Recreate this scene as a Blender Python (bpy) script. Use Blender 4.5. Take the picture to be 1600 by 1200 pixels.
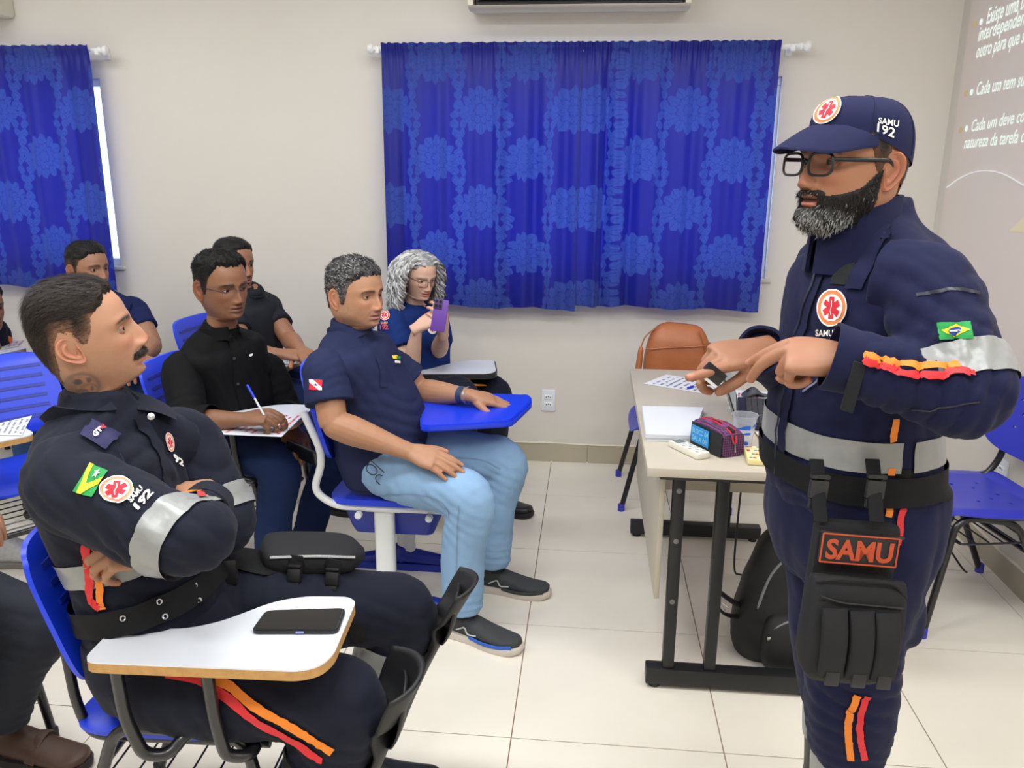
import bpy, bmesh, math, random
import numpy as np
from mathutils import Vector, Matrix, noise as mnoise
from mathutils.bvhtree import BVHTree

for o in list(bpy.data.objects):
    bpy.data.objects.remove(o, do_unlink=True)
SC = bpy.context.scene
COL = SC.collection
random.seed(7)
RNG = np.random.default_rng(7)

# ------------------------------------------------------------------ camera
FPX, CAMH = 1270.0, 1.57
_dy = np.array([128.0, -338.0, FPX]); _dy /= np.linalg.norm(_dy)
_dn = np.array([-35.0, FPX * FPX / 338.0, FPX]); _dn -= _dy * (_dn @ _dy); _dn /= np.linalg.norm(_dn)
_dx = np.cross(_dn, _dy)
CR = np.array([_dx, _dy, -_dn])            # rows: world axes seen from the camera (right, down, forward)
CC = np.array([0.0, 0.0, CAMH])
cam = bpy.data.cameras.new('camera'); camo = bpy.data.objects.new('camera', cam); COL.objects.link(camo)
cam.sensor_width = 36.0; cam.lens = 36.0 * FPX / 1600.0; cam.clip_start = 0.05
Mc = Matrix.Identity(4)
for r in range(3):
    Mc[r][0] = CR[r][0]; Mc[r][1] = -CR[r][1]; Mc[r][2] = -CR[r][2]; Mc[r][3] = CC[r]
camo.matrix_world = Mc
SC.camera = camo

# ------------------------------------------------------------------ light, sky, exposure
SC.view_settings.view_transform = 'Standard'
SC.view_settings.look = 'None'
SC.view_settings.gamma = 1.0
SC.view_settings.use_curve_mapping = False
SC.view_settings.exposure = 0.0
W = bpy.data.worlds.new('world'); SC.world = W; W.use_nodes = True
W.node_tree.nodes['Background'].inputs[0].default_value = (0.75, 0.86, 1.0, 1)
W.node_tree.nodes['Background'].inputs[1].default_value = 4.5
ROOMH = 2.85
def area(name, loc, sx, sy, power, col=(1, 1, 1)):
    l = bpy.data.lights.new(name, 'AREA'); l.shape = 'RECTANGLE'; l.size = sx; l.size_y = sy
    l.energy = power; l.color = col
    o = bpy.data.objects.new(name, l); o.location = loc; COL.objects.link(o); return o
for lx, ly, pw in ((-2.6, .1, 20), (-2.6, 1.6, 22), (-2.6, 3.0, 12), (-.7, .1, 28), (-.7, 1.6, 32), (-.7, 3.0, 11), (1.0, .1, 26), (1.0, 1.5, 22), (1.0, 2.9, 4)):
    area('ceiling_lamp', (lx, ly, ROOMH - 0.06), 1.2, 0.3, pw, (0.955, 0.985, 1.0))

# ------------------------------------------------------------------ pixel helpers (photograph 1600 x 1200)
def ray(px, py): return CR @ np.array([(px - 800) / FPX, (py - 600) / FPX, 1.0])
def P(px, py, Y):
    d = ray(px, py); return CC + d * (Y / d[1])
def PZ(px, py, z):
    d = ray(px, py); return CC + d * ((z - CAMH) / d[2])
def PX(px, py, x):
    d = ray(px, py); return CC + d * (x / d[0])
def proj(p):
    c = CR.T @ (np.asarray(p, float) - CC); return 800 + FPX * c[0] / c[2], 600 + FPX * c[1] / c[2]

# ------------------------------------------------------------------ colour and materials
def lin(r, g, b):
    f = lambda c: c / 12.92 if c <= 0.04045 else ((c + 0.055) / 1.055) ** 2.4
    return (f(r / 255), f(g / 255), f(b / 255), 1.0)
MATS = {}
class NT:
    def __init__(s, name):
        s.m = bpy.data.materials.new(name); s.m.use_nodes = True
        s.t = s.m.node_tree; s.b = s.t.nodes['Principled BSDF']; s.out = s.t.nodes['Material Output']
    def n(s, typ, **kw):
        nd = s.t.nodes.new(typ)
        for k, v in kw.items(): setattr(nd, k, v)
        return nd
    def l(s, a, b): s.t.links.new(a, b)
    def math(s, op, a, b=0.0, c=0.0):
        nd = s.n('ShaderNodeMath', operation=op)
        for i, v in enumerate((a, b, c)):
            if isinstance(v, (int, float)): nd.inputs[i].default_value = v
            else: s.l(v, nd.inputs[i])
        return nd.outputs[0]
    def mix(s, f, a, b):
        nd = s.n('ShaderNodeMix', data_type='RGBA')
        for i, v in ((0, f), (6, a), (7, b)):
            if isinstance(v, (tuple, list, float, int)): nd.inputs[i].default_value = v
            else: s.l(v, nd.inputs[i])
        return nd.outputs[2]
    def coord(s, scale=(1, 1, 1), kind='Object'):
        tc = s.n('ShaderNodeTexCoord'); mp = s.n('ShaderNodeMapping'); mp.inputs['Scale'].default_value = scale
        s.l(tc.outputs[kind], mp.inputs['Vector']); return mp.outputs[0]
    def noise(s, vec, scale, detail=3, rough=0.5, dist=0.0):
        nd = s.n('ShaderNodeTexNoise'); nd.inputs['Scale'].default_value = scale; nd.inputs['Detail'].default_value = detail
        nd.inputs['Roughness'].default_value = rough; nd.inputs['Distortion'].default_value = dist
        s.l(vec, nd.inputs['Vector']); return nd.outputs['Fac']
    def bump(s, h, strength, dist=0.01):
        nd = s.n('ShaderNodeBump'); nd.inputs['Strength'].default_value = strength; nd.inputs['Distance'].default_value = dist
        s.l(h, nd.inputs['Height']); s.l(nd.outputs[0], s.b.inputs['Normal'])
def M(name, rgb=None, rough=0.5, metal=0.0, var=0.06, vscale=9.0, bump=0.0, bscale=200.0, spec=0.5, coat=0.0, sheen=0.0,
      attr=False, sss=0.0, stretch=(1, 1, 1), bdist=0.002, bdetail=2):
    if name in MATS: return MATS[name]
    k = NT(name); b = k.b
    b.inputs['Roughness'].default_value = rough; b.inputs['Metallic'].default_value = metal
    b.inputs['Specular IOR Level'].default_value = spec
    if coat: b.inputs['Coat Weight'].default_value = coat; b.inputs['Coat Roughness'].default_value = 0.15
    if sheen: b.inputs['Sheen Weight'].default_value = sheen; b.inputs['Sheen Roughness'].default_value = 0.5
    v = k.coord(stretch)
    if attr:
        a = k.n('ShaderNodeAttribute', attribute_name='Col'); base = a.outputs['Color']
    else:
        base = lin(*rgb)
    if var:
        f = k.noise(v, vscale, 4)
        hs = k.n('ShaderNodeHueSaturation')
        k.l(k.math('MULTIPLY_ADD', f, 2 * var, 1 - var), hs.inputs['Value'])
        if attr: k.l(base, hs.inputs['Color'])
        else: hs.inputs['Color'].default_value = base
        k.l(hs.outputs[0], b.inputs['Base Color'])
    elif attr: k.l(base, b.inputs['Base Color'])
    else: b.inputs['Base Color'].default_value = base
    if sss:
        b.inputs['Subsurface Weight'].default_value = sss; b.inputs['Subsurface Radius'].default_value = (1.0, 0.35, 0.2)
        b.inputs['Subsurface Scale'].default_value = 0.006
    if bump: k.bump(k.noise(v, bscale, bdetail), bump, bdist)
    MATS[name] = k.m; return k.m

# ------------------------------------------------------------------ mesh tools
def unit(v):
    v = np.asarray(v, float); return v / (np.linalg.norm(v) + 1e-12)
class MB:
    """collects shapes that become one mesh"""
    def __init__(s): s.v = []; s.f = []; s.n = 0
    def add(s, V, F):
        V = np.asarray(V, float).reshape(-1, 3); s.v.append(V)
        s.f.extend([tuple(int(i) + s.n for i in f) for f in F]); s.n += len(V); return s
    def V(s): return np.concatenate(s.v) if s.v else np.zeros((0, 3))
    def box(s, c, size, rz=0.0, bev=0.0, rot=None):
        bm = bmesh.new(); bmesh.ops.create_cube(bm, size=1.0)
        for v in bm.verts: v.co = Vector((v.co.x * size[0], v.co.y * size[1], v.co.z * size[2]))
        if bev: bmesh.ops.bevel(bm, geom=list(bm.edges), offset=bev, segments=2, affect='EDGES', profile=0.6)
        m = Matrix.Translation(Vector(c)) @ (rot.to_4x4() if rot else Matrix.Rotation(rz, 4, 'Z'))
        bm.transform(m); s.bm(bm); return s
    def bm(s, bm):
        bm.verts.index_update(); V = [tuple(v.co) for v in bm.verts]; F = [tuple(v.index for v in f.verts) for f in bm.faces]
        bm.free(); return s.add(V, F)
    def prism(s, poly, z0, z1, bev=0.0):
        bm = bmesh.new(); vs = [bm.verts.new((p[0], p[1], z0)) for p in poly]; f = bm.faces.new(vs)
        r = bmesh.ops.extrude_face_region(bm, geom=[f])
        for v in [g for g in r['geom'] if isinstance(g, bmesh.types.BMVert)]: v.co.z = z1
        bmesh.ops.recalc_face_normals(bm, faces=list(bm.faces))
        if bev: bmesh.ops.bevel(bm, geom=[e for e in bm.edges if abs(e.verts[0].co.z - e.verts[1].co.z) < 1e-6], offset=bev, segments=2, affect='EDGES')
        return s.bm(bm)
    def tube(s, *a, **k): return s.add(*tube(*a, **k))
    def pipe(s, pts, r, rad=0.03, seg=10, flat=1.0):
        pts = fillet(pts, rad); return s.add(*tube([(p[0], p[1], p[2], r, r * flat) for p in pts], per=1, seg=seg))
    def lathe(s, prof, c=(0, 0, 0), seg=24, axis=(0, 0, 1)):
        a = unit(axis); t = np.array([1, 0, 0]) if abs(a[0]) < .9 else np.array([0, 1, 0]); u = unit(np.cross(a, t)); w = np.cross(a, u)
        V = []; F = []
        for (r, z) in prof:
            for k in range(seg):
                q = 2 * math.pi * k / seg; V.append(np.asarray(c) + a * z + r * (u * math.cos(q) + w * math.sin(q)))
        for i in range(len(prof) - 1):
            for k in range(seg):
                F.append((i * seg + k, i * seg + (k + 1) % seg, (i + 1) * seg + (k + 1) % seg, (i + 1) * seg + k))
        return s.add(V, F)
    def sphere(s, c, r, seg=14, rings=9):
        r = np.ones(3) * np.asarray(r)
        V = []; F = []
        for i in range(rings + 1):
            t = math.pi * i / rings
            for k in range(seg):
                q = 2 * math.pi * k / seg
                V.append((c[0] + r[0] * math.sin(t) * math.cos(q), c[1] + r[1] * math.sin(t) * math.sin(q), c[2] + r[2] * math.cos(t)))
        for i in range(rings):
            for k in range(seg): F.append((i * seg + k, i * seg + (k + 1) % seg, (i + 1) * seg + (k + 1) % seg, (i + 1) * seg + k))
        return s.add(V, F)
    def grid(s, fn, nu, nv):
        V = [fn(i / nu, j / nv) for j in range(nv + 1) for i in range(nu + 1)]
        F = [(j * (nu + 1) + i, j * (nu + 1) + i + 1, (j + 1) * (nu + 1) + i + 1, (j + 1) * (nu + 1) + i) for j in range(nv) for i in range(nu)]
        return s.add(V, F)
def fillet(pts, rad, n=5):
    pts = [np.asarray(p, float) for p in pts]; out = [pts[0]]
    for a, b, c in zip(pts[:-2], pts[1:-1], pts[2:]):
        d1 = a - b; d2 = c - b; l1 = np.linalg.norm(d1); l2 = np.linalg.norm(d2); q = min(rad, l1 * .45, l2 * .45)
        p0 = b + d1 / l1 * q; p2 = b + d2 / l2 * q
        for i in range(n + 1):
            t = i / n; out.append((1 - t) ** 2 * p0 + 2 * t * (1 - t) * b + t * t * p2)
    out.append(pts[-1]); return out
def spline(c, per):
    c = np.asarray(c, float); n = len(c)
    if per <= 1: return c
    if n == 2: return np.array([c[0] + (c[1] - c[0]) * t for t in np.linspace(0, 1, per + 1)])
    ext = np.vstack([2 * c[0] - c[1], c, 2 * c[-1] - c[-2]]); out = []
    for i in range(n - 1):
        p0, p1, p2, p3 = ext[i:i + 4]
        for k in range(per):
            t = k / per
            out.append(.5 * ((2 * p1) + (-p0 + p2) * t + (2 * p0 - 5 * p1 + 4 * p2 - p3) * t * t + (-p0 + 3 * p1 - 3 * p2 + p3) * t ** 3))
    out.append(c[-1]); return np.array(out)
def frames(pts, front):
    t = np.gradient(pts, axis=0); t /= np.linalg.norm(t, axis=1)[:, None] + 1e-12
    us = []; vs = []; v = None
    for i, ti in enumerate(t):
        if front is not None:
            f = np.asarray(front, float); f = f if f.ndim == 1 else f[min(i, len(f) - 1)]
            v = unit(f - ti * (f @ ti))
        else:
            if v is None:
                a = np.array([0, 0, 1.]) if abs(ti[2]) < .9 else np.array([1., 0, 0]); v = unit(a - ti * (a @ ti))
            else: v = unit(v - ti * (v @ ti))
        vs.append(v); us.append(np.cross(ti, v))
    return t, np.array(us), np.array(vs)
def tube(ctrl, per=5, seg=18, front=None, n=2.0, caps=True):
    c = spline(ctrl, per); pts = c[:, :3]
    t, us, vs = frames(pts, front)
    q = np.linspace(0, 2 * math.pi, seg, endpoint=False)
    cq = np.sign(np.cos(q)) * np.abs(np.cos(q)) ** (2 / n); sq = np.sign(np.sin(q)) * np.abs(np.sin(q)) ** (2 / n)
    V = pts[:, None, :] + us[:, None, :] * (c[:, 3, None] * cq[None])[:, :, None] + vs[:, None, :] * (c[:, 4, None] * sq[None])[:, :, None]
    m = len(pts); V = V.reshape(-1, 3); F = []
    for i in range(m - 1):
        for k in range(seg):
            F.append((i * seg + k, i * seg + (k + 1) % seg, (i + 1) * seg + (k + 1) % seg, (i + 1) * seg + k))
    if caps:
        V = np.vstack([V, pts[0], pts[-1]]); a = m * seg
        for k in range(seg):
            F.append((a, (k + 1) % seg, k)); F.append((a + 1, (m - 1) * seg + k, (m - 1) * seg + (k + 1) % seg))
    return V, F
def mesh(name, V, F, mat=None, smooth=True, colors=None, uv=None, autos=None):
    me = bpy.data.meshes.new(name); V = np.asarray(V, np.float32)
    me.from_pydata(V.tolist(), [], [tuple(map(int, f)) for f in F])
    me.update()
    if smooth: me.polygons.foreach_set('use_smooth', [True] * len(me.polygons))
    if autos is not None:
        bm = bmesh.new(); bm.from_mesh(me)
        for e in bm.edges:
            if len(e.link_faces) == 2 and e.calc_face_angle(0) > autos: e.smooth = False
        bm.to_mesh(me); bm.free()
    if mat: me.materials.append(mat)
    if colors is not None:
        a = me.color_attributes.new('Col', 'FLOAT_COLOR', 'POINT'); c = np.ones((len(V), 4), np.float32); c[:, :3] = np.asarray(colors)[:, :3]
        a.data.foreach_set('color', c.ravel())
    if uv is not None:
        l = me.uv_layers.new(name='uv'); idx = np.zeros(len(me.loops), np.int32); me.loops.foreach_get('vertex_index', idx)
        l.data.foreach_set('uv', np.asarray(uv, np.float32)[idx].ravel())
    return me
# ------------------------------------------------------------------ things and parts
def tag(o, label=None, cat=None, group=None, kind=None):
    if label: o['label'] = label
    if cat: o['category'] = cat
    if group: o['group'] = group
    if kind: o['kind'] = kind
    return o
def thing(name, label, cat, loc=(0, 0, 0), rz=0.0, group=None):
    o = bpy.data.objects.new(name, None); o.empty_display_size = .1; o.location = tuple(loc); o.rotation_euler = (0, 0, rz)
    COL.objects.link(o); return tag(o, label, cat, group)
def origin(o):
    while o.parent: o = o.parent
    return np.array(o.location)
def part(name, mb, mat, parent=None, local=False, smooth=True, autos=0.7, label=None, **k):
    """a mesh part; world coordinates unless local"""
    V, F = (mb.V(), mb.f) if isinstance(mb, MB) else (mb[0], mb[1])
    if parent is not None and not local: V = np.asarray(V) - origin(parent)
    o = bpy.data.objects.new(name, mesh(name, V, F, mat, smooth, autos=autos, **k)); COL.objects.link(o)
    if parent is not None: o.parent = parent
    if label: o['label'] = label
    return o
def copy_tree(o, parent=None):
    c = o.copy(); COL.objects.link(c)
    if parent is not None: c.parent = parent
    for ch in list(o.children): copy_tree(ch, c)
    return c
def place(src, loc, rz, label, group=None):
    r = copy_tree(src); r.location = loc; r.rotation_euler = (0, 0, rz); r['label'] = label
    if group: r['group'] = group
    return r

# ------------------------------------------------------------------ the room
XL, XR, YF, YB = -4.6, 1.67, -1.3, 4.24
def k_wall():
    k = NT('wall_paint'); v = k.coord()
    f = k.noise(v, 1.3, 5, .6); g = k.noise(v, 14, 4, .6)
    c = k.mix(f, lin(215, 209, 199), lin(223, 218, 210)); k.l(k.mix(k.math('MULTIPLY', g, .25), c, lin(208, 201, 190)), k.b.inputs['Base Color'])
    k.b.inputs['Roughness'].default_value = .62; k.b.inputs['Specular IOR Level'].default_value = .3
    k.bump(k.noise(v, 120, 3), .06, .002); return k.m
WALL = k_wall()
def k_tile():
    k = NT('floor_tile_glaze'); v = k.coord((1, 1, 1), 'Object'); oi = k.n('ShaderNodeObjectInfo')
    ad = k.n('ShaderNodeVectorMath', operation='ADD'); k.l(v, ad.inputs[0]); k.l(oi.outputs['Location'], ad.inputs[1]); v = ad.outputs[0]
    f = k.noise(v, 5, 6, .65); g = k.noise(v, 38, 3)
    c = k.mix(f, lin(224, 216, 201), lin(236, 229, 216)); c = k.mix(k.math('MULTIPLY', g, .3), c, lin(227, 219, 204))
    k.l(c, k.b.inputs['Base Color']); k.b.inputs['Roughness'].default_value = .30; k.b.inputs['Specular IOR Level'].default_value = .4
    k.l(k.math('MULTIPLY_ADD', g, .15, .24), k.b.inputs['Roughness']); return k.m
TILE = k_tile()
GROUT = M('tile_grout', (158, 128, 104), .9, var=.1, vscale=30)
SKIRT = M('skirting_tile_glaze', (181, 171, 150), .35, var=.05, vscale=14)
def struct(name, mb, mat, **k):
    return tag(part(name, mb, mat, None, **k), kind='structure')
floor = struct('floor', MB().box(((XL + XR) / 2, (YF + YB) / 2, -.03), (XR - XL, YB - YF, .05)), GROUT, smooth=False)
TS = 0.595
tme = mesh('floor_tile', *(lambda m: (m.V(), m.f))(MB().box((0, 0, -.003), (TS - .0032, TS - .0032, .006), bev=.0008)), TILE, smooth=False)
x0 = -.183; y0 = 4.24
rows = [PZ(842, 858, 0)[1] - .035 + TS * (2 - i) for i in range(0, 10)]
for i in range(-8, 4):
    for r in rows:
        cx = x0 + TS * (i + .5); cy = r - TS / 2 + .035
        ax0, ax1 = max(cx - TS / 2, XL), min(cx + TS / 2, XR); ay0, ay1 = max(cy - TS / 2, YF), min(cy + TS / 2, YB)
        if ax1 - ax0 < .02 or ay1 - ay0 < .02: continue
        o = bpy.data.objects.new('floor_tile', tme); o.location = ((ax0 + ax1) / 2, (ay0 + ay1) / 2, 0)
        o.scale = ((ax1 - ax0) / TS, (ay1 - ay0) / TS, 1); o.parent = floor; COL.objects.link(o)
struct('ceiling', MB().box(((XL + XR) / 2, (YF + YB) / 2, ROOMH + .05), (XR - XL + .3, YB - YF + .3, .1)), M('ceiling_paint', (232, 230, 224), .8), smooth=False)
WZ0, WZ1 = 1.03, 2.0
WIN = [(-.97, .885), (-4.45, -2.56)]
wb = MB(); t = .15; xs = [XL, WIN[1][0], WIN[1][1], WIN[0][0], WIN[0][1], XR]
for i in range(5):
    a, b = xs[i], xs[i + 1]
    if i in (1, 3):
        wb.box(((a + b) / 2, YB + t / 2, WZ0 / 2), (b - a, t, WZ0)); wb.box(((a + b) / 2, YB + t / 2, (WZ1 + ROOMH) / 2), (b - a, t, ROOMH - WZ1))
    else: wb.box(((a + b) / 2, YB + t / 2, ROOMH / 2), (b - a, t, ROOMH))
struct('wall_back', wb, WALL, smooth=False)
struct('wall_right', MB().box((XR + .075, (YF + YB) / 2, ROOMH / 2), (.15, YB - YF + .3, ROOMH)), WALL, smooth=False)
struct('wall_left', MB().box((XL - .075, (YF + YB) / 2, ROOMH / 2), (.15, YB - YF + .3, ROOMH)), WALL, smooth=False)
struct('wall_front', MB().box(((XL + XR) / 2, YF - .075, ROOMH / 2), (XR - XL, .15, ROOMH)), WALL, smooth=False)
# skirting: one tile after another, with a lip of old plaster on top
LIP = M('plaster_lip', (222, 212, 190), .8, var=.08, vscale=40, bump=.3, bscale=60)
def skirting(name, a, b, nrm, off):
    a = np.array(a, float); b = np.array(b, float); L = np.linalg.norm(b - a); d = (b - a) / L; n = np.array(nrm, float)
    def lipf(u, v):
        p = a + d * L * u + n * (.0125 * (1 - .35 * math.sin(40 * u + 5 * math.sin(17 * u)) * .5) * v); return (p[0], p[1], .1085 + .0025 * math.sin(61 * u) * math.sin(23 * u + 1) - .004 * v ** 3)
    root = struct(name, MB().grid(lipf, 220, 5), LIP)
    s = -off
    while s < L:
        u0, u1 = max(s, 0), min(s + .6, L)
        if u1 - u0 > .02:
            c = a + d * (u0 + u1) / 2 + n * .005
            part('skirting_tile', MB().box((c[0], c[1], .0525), ((u1 - u0) - .003 if abs(d[0]) > .5 else .01, (u1 - u0) - .003 if abs(d[1]) > .5 else .01, .105), bev=.0008), SKIRT, root, smooth=False)
        s += .6
skirting('baseboard_back', (XL, YB, 0), (XR, YB, 0), (0, -1, 0), .186)
skirting('baseboard_right', (XR, YF, 0), (XR, YB, 0), (-1, 0, 0), .2)
# windows
FRAME = M('white_window_metal', (226, 230, 236), .35, var=.02)
def k_glass():
    k = NT('window_glass'); tp = k.n('ShaderNodeBsdfTransparent'); tp.inputs['Color'].default_value = (.80, .88, .95, 1)
    tl = k.n('ShaderNodeBsdfTranslucent'); tl.inputs['Color'].default_value = (.85, .92, 1, 1); gl = k.n('ShaderNodeBsdfGlossy'); gl.inputs['Roughness'].default_value = .1
    f = k.math('MULTIPLY_ADD', k.noise(k.coord(), 30, 2), .2, .35)
    m1 = k.n('ShaderNodeMixShader'); k.l(f, m1.inputs[0]); k.l(tp.outputs[0], m1.inputs[1]); k.l(tl.outputs[0], m1.inputs[2])
    m2 = k.n('ShaderNodeMixShader'); m2.inputs[0].default_value = .05; k.l(m1.outputs[0], m2.inputs[1]); k.l(gl.outputs[0], m2.inputs[2]); k.l(m2.outputs[0], k.out.inputs['Surface']); return k.m
GLASS = k_glass()
for wi, (a, b) in enumerate(WIN):
    w = struct('window_%d' % (wi + 1), MB().box(((a + b) / 2, YB + .06, WZ0 + .02), (b - a, .06, .04), bev=.003).box(((a + b) / 2, YB + .06, WZ1 - .02), (b - a, .06, .04), bev=.003)
               .box((a + .011, YB + .055, (WZ0 + WZ1) / 2), (.022, .05, WZ1 - WZ0 - .08), bev=.003).box((b - .011, YB + .055, (WZ0 + WZ1) / 2), (.022, .05, WZ1 - WZ0 - .08), bev=.003), FRAME)
    n = 4
    for i in range(n):
        xa = a + .02 + (b - a - .04) * i / n; xb = a + .02 + (b - a - .04) * (i + 1) / n
        part('window_pane', MB().box(((xa + xb) / 2, YB + .06 + .01 * (i % 2), (WZ0 + WZ1) / 2), (xb - xa - .004, .005, WZ1 - WZ0 - .08)), GLASS, w, smooth=False)
        if i: part('mullion', MB().box((xa, YB + .06, (WZ0 + WZ1) / 2), (.035, .045, WZ1 - WZ0 - .07), bev=.003), FRAME, w)
    part('window_sill', MB().box(((a + b) / 2, YB + .01, WZ0 - .008), (b - a + .05, .06, .018), bev=.003), M('sill_stone', (200, 197, 190), .4), w)

# ------------------------------------------------------------------ curtains
def k_damask():
    k = NT('blue_damask'); tc = k.n('ShaderNodeTexCoord'); sp = k.n('ShaderNodeSeparateXYZ'); k.l(tc.outputs['UV'], sp.inputs[0])
    dn = k.n('ShaderNodeTexNoise'); dn.inputs['Scale'].default_value = 26; dn.inputs['Detail'].default_value = 2; k.l(tc.outputs['UV'], dn.inputs['Vector'])
    s3 = k.n('ShaderNodeSeparateXYZ'); k.l(dn.outputs['Color'], s3.inputs[0])
    u = k.math('ADD', sp.outputs[0], k.math('MULTIPLY_ADD', s3.outputs[0], .022, -.011)); v = k.math('ADD', sp.outputs[1], k.math('MULTIPLY_ADD', s3.outputs[1], .022, -.011))
    masks = []; lines = []
    for ou, ov in ((0, 0), (.25, .23)):
        du = k.math('SUBTRACT', k.math('PINGPONG', k.math('ADD', u, ou), .25), 0.0)
        dv = k.math('SUBTRACT', k.math('PINGPONG', k.math('ADD', v, ov), .23), 0.0)
        r = k.math('SQRT', k.math('ADD', k.math('MULTIPLY', du, du), k.math('MULTIPLY', dv, dv)))
        th = k.math('ARCTAN2', dv, du)
        R = k.math('MULTIPLY_ADD', k.math('ABSOLUTE', k.math('COSINE', k.math('MULTIPLY', th, 6.0))), .024, .088)
        masks.append(k.math('GREATER_THAN', R, r))
        R2 = k.math('MULTIPLY_ADD', k.math('ABSOLUTE', k.math('SINE', k.math('MULTIPLY', th, 6.0))), .016, .050)
        R3 = k.math('MULTIPLY_ADD', k.math('ABSOLUTE', k.math('COSINE', k.math('MULTIPLY', th, 4.0))), .010, .022)
        ed = lambda q, w: k.math('LESS_THAN', k.math('ABSOLUTE', k.math('SUBTRACT', r, q)), w)
        fan = k.math('LESS_THAN', k.math('ABSOLUTE', k.math('SINE', k.math('ADD', k.math('MULTIPLY', th, 12.0), k.math('MULTIPLY', r, 9.0)))), .30)
        lines.append(k.math('MULTIPLY', k.math('MAXIMUM', k.math('MAXIMUM', ed(R2, .0035), ed(R3, .003)), k.math('MULTIPLY', fan, .7)), masks[-1]))
    # scrolling leaves in a column between the medallions
    cu = k.math('PINGPONG', u, .125); wav = k.math('MULTIPLY_ADD', k.math('SINE', k.math('MULTIPLY', v, 27.3)), .013, .112)
    dd = k.math('ABSOLUTE', k.math('SUBTRACT', cu, wav))
    lobes = k.math('MULTIPLY_ADD', k.math('ABSOLUTE', k.math('SINE', k.math('MULTIPLY', v, 70.0))), .016, .006)
    leaf = k.math('GREATER_THAN', lobes, dd)
    fe = k.math('ABSOLUTE', k.math('SINE', k.math('ADD', k.math('MULTIPLY', v, 150.0), k.math('MULTIPLY', dd, 190.0))))
    vein = k.math('MULTIPLY', k.math('LESS_THAN', fe, .32), leaf)
    m = k.math('MAXIMUM', k.math('MAXIMUM', masks[0], masks[1]), leaf)
    ln = k.math('MAXIMUM', k.math('MAXIMUM', lines[0], lines[1]), vein)
    m = k.math('SUBTRACT', m, k.math('MULTIPLY', ln, .62))
    fine = k.noise(tc.outputs['UV'], 420, 2)
    ca = k.mix(fine, lin(8, 17, 120), lin(12, 26, 144)); cb = k.mix(fine, lin(24, 45, 134), lin(54, 82, 168))
    c = k.mix(m, ca, cb); k.l(c, k.b.inputs['Base Color'])
    k.l(k.math('MULTIPLY_ADD', m, .25, .42), k.b.inputs['Roughness'])
    k.b.inputs['Sheen Weight'].default_value = .15
    k.bump(k.math('ADD', m, k.math('MULTIPLY', fine, .4)), .25, .002)
    tr = k.n('ShaderNodeBsdfTranslucent'); k.l(c, tr.inputs['Color'])
    mx = k.n('ShaderNodeMixShader'); mx.inputs[0].default_value = .30; k.l(k.b.outputs[0], mx.inputs[1]); k.l(tr.outputs[0], mx.inputs[2]); k.l(mx.outputs[0], k.out.inputs['Surface'])
    return k.m
DAMASK = k_damask()
WPLAST = M('white_plastic_rod', (232, 232, 230), .35, var=.02)
ROD_Z = 2.122; ROD_Y = YB - .085
def curtain(name, label, xa, xb, folds, seed, zb):
    nu, nv = 240, 70; rg = random.Random(seed); ph = [rg.uniform(0, 6.28) for _ in range(9)]
    V = []; UV = []
    for j in range(nv + 1):
        q = j / nv; z = ROD_Z + .022 - (ROD_Z + .022 - zb) * q
        for i in range(nu + 1):
            s = i / nu
            dens = folds(s)
            a = .0035 + .016 * min(1, q * 2.2) * dens
            w = 2 * math.pi
            y = a * (math.sin(w * 7 * s + ph[0] + .8 * math.sin(w * 2.1 * s + ph[1])) + .55 * math.sin(w * 13.3 * s + ph[2]) * (1 - .4 * q))
            gat = max(0, 1 - q * 9); y += .006 * gat * math.sin(w * 34 * s + ph[3] + 5 * math.sin(9 * s)) + .012 * math.exp(-((q - .005) / .02) ** 2)
            x = xa + (xb - xa) * s + .006 * math.sin(w * 7 * s + ph[4]) * q * dens
            V.append((x, ROD_Y - .018 - y - .006 * q, z + .0022 * gat * math.sin(w * 21 * s + ph[5] + 6 * math.sin(7 * s)) - .006 * q * math.sin(w * 2.3 * s + ph[6]) - .01 * q * s))
            UV.append((xa + (xb - xa) * s * 1.12 + dens * .02 * math.sin(w * 7 * s), z))
    F = [(j * (nu + 1) + i, j * (nu + 1) + i + 1, (j + 1) * (nu + 1) + i + 1, (j + 1) * (nu + 1) + i) for j in range(nv) for i in range(nu)]
    o = part(name, (V, F), DAMASK, None, uv=UV, autos=None)
    return tag(o, label, 'curtain', 'blue curtains')
curtain('curtain', 'royal blue damask curtain panel, left half of the pair over the wider window', -1.042, -.072, lambda s: .30 + .5 * (abs(s - .05) < .04) + .35 * (s > .55), 3, .875)
curtain('curtain', 'royal blue damask curtain panel with deeper folds, right half of the pair nearest the instructor', -.082, .843, lambda s: .25 + .95 * math.exp(-((s - .2) / .17) ** 2), 5, .89)
curtain('curtain', 'royal blue damask curtain cut off by the left edge of the photo', -3.65, -2.532, lambda s: .3 + .3 * math.sin(5 * s) ** 2, 9, .93)
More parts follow.
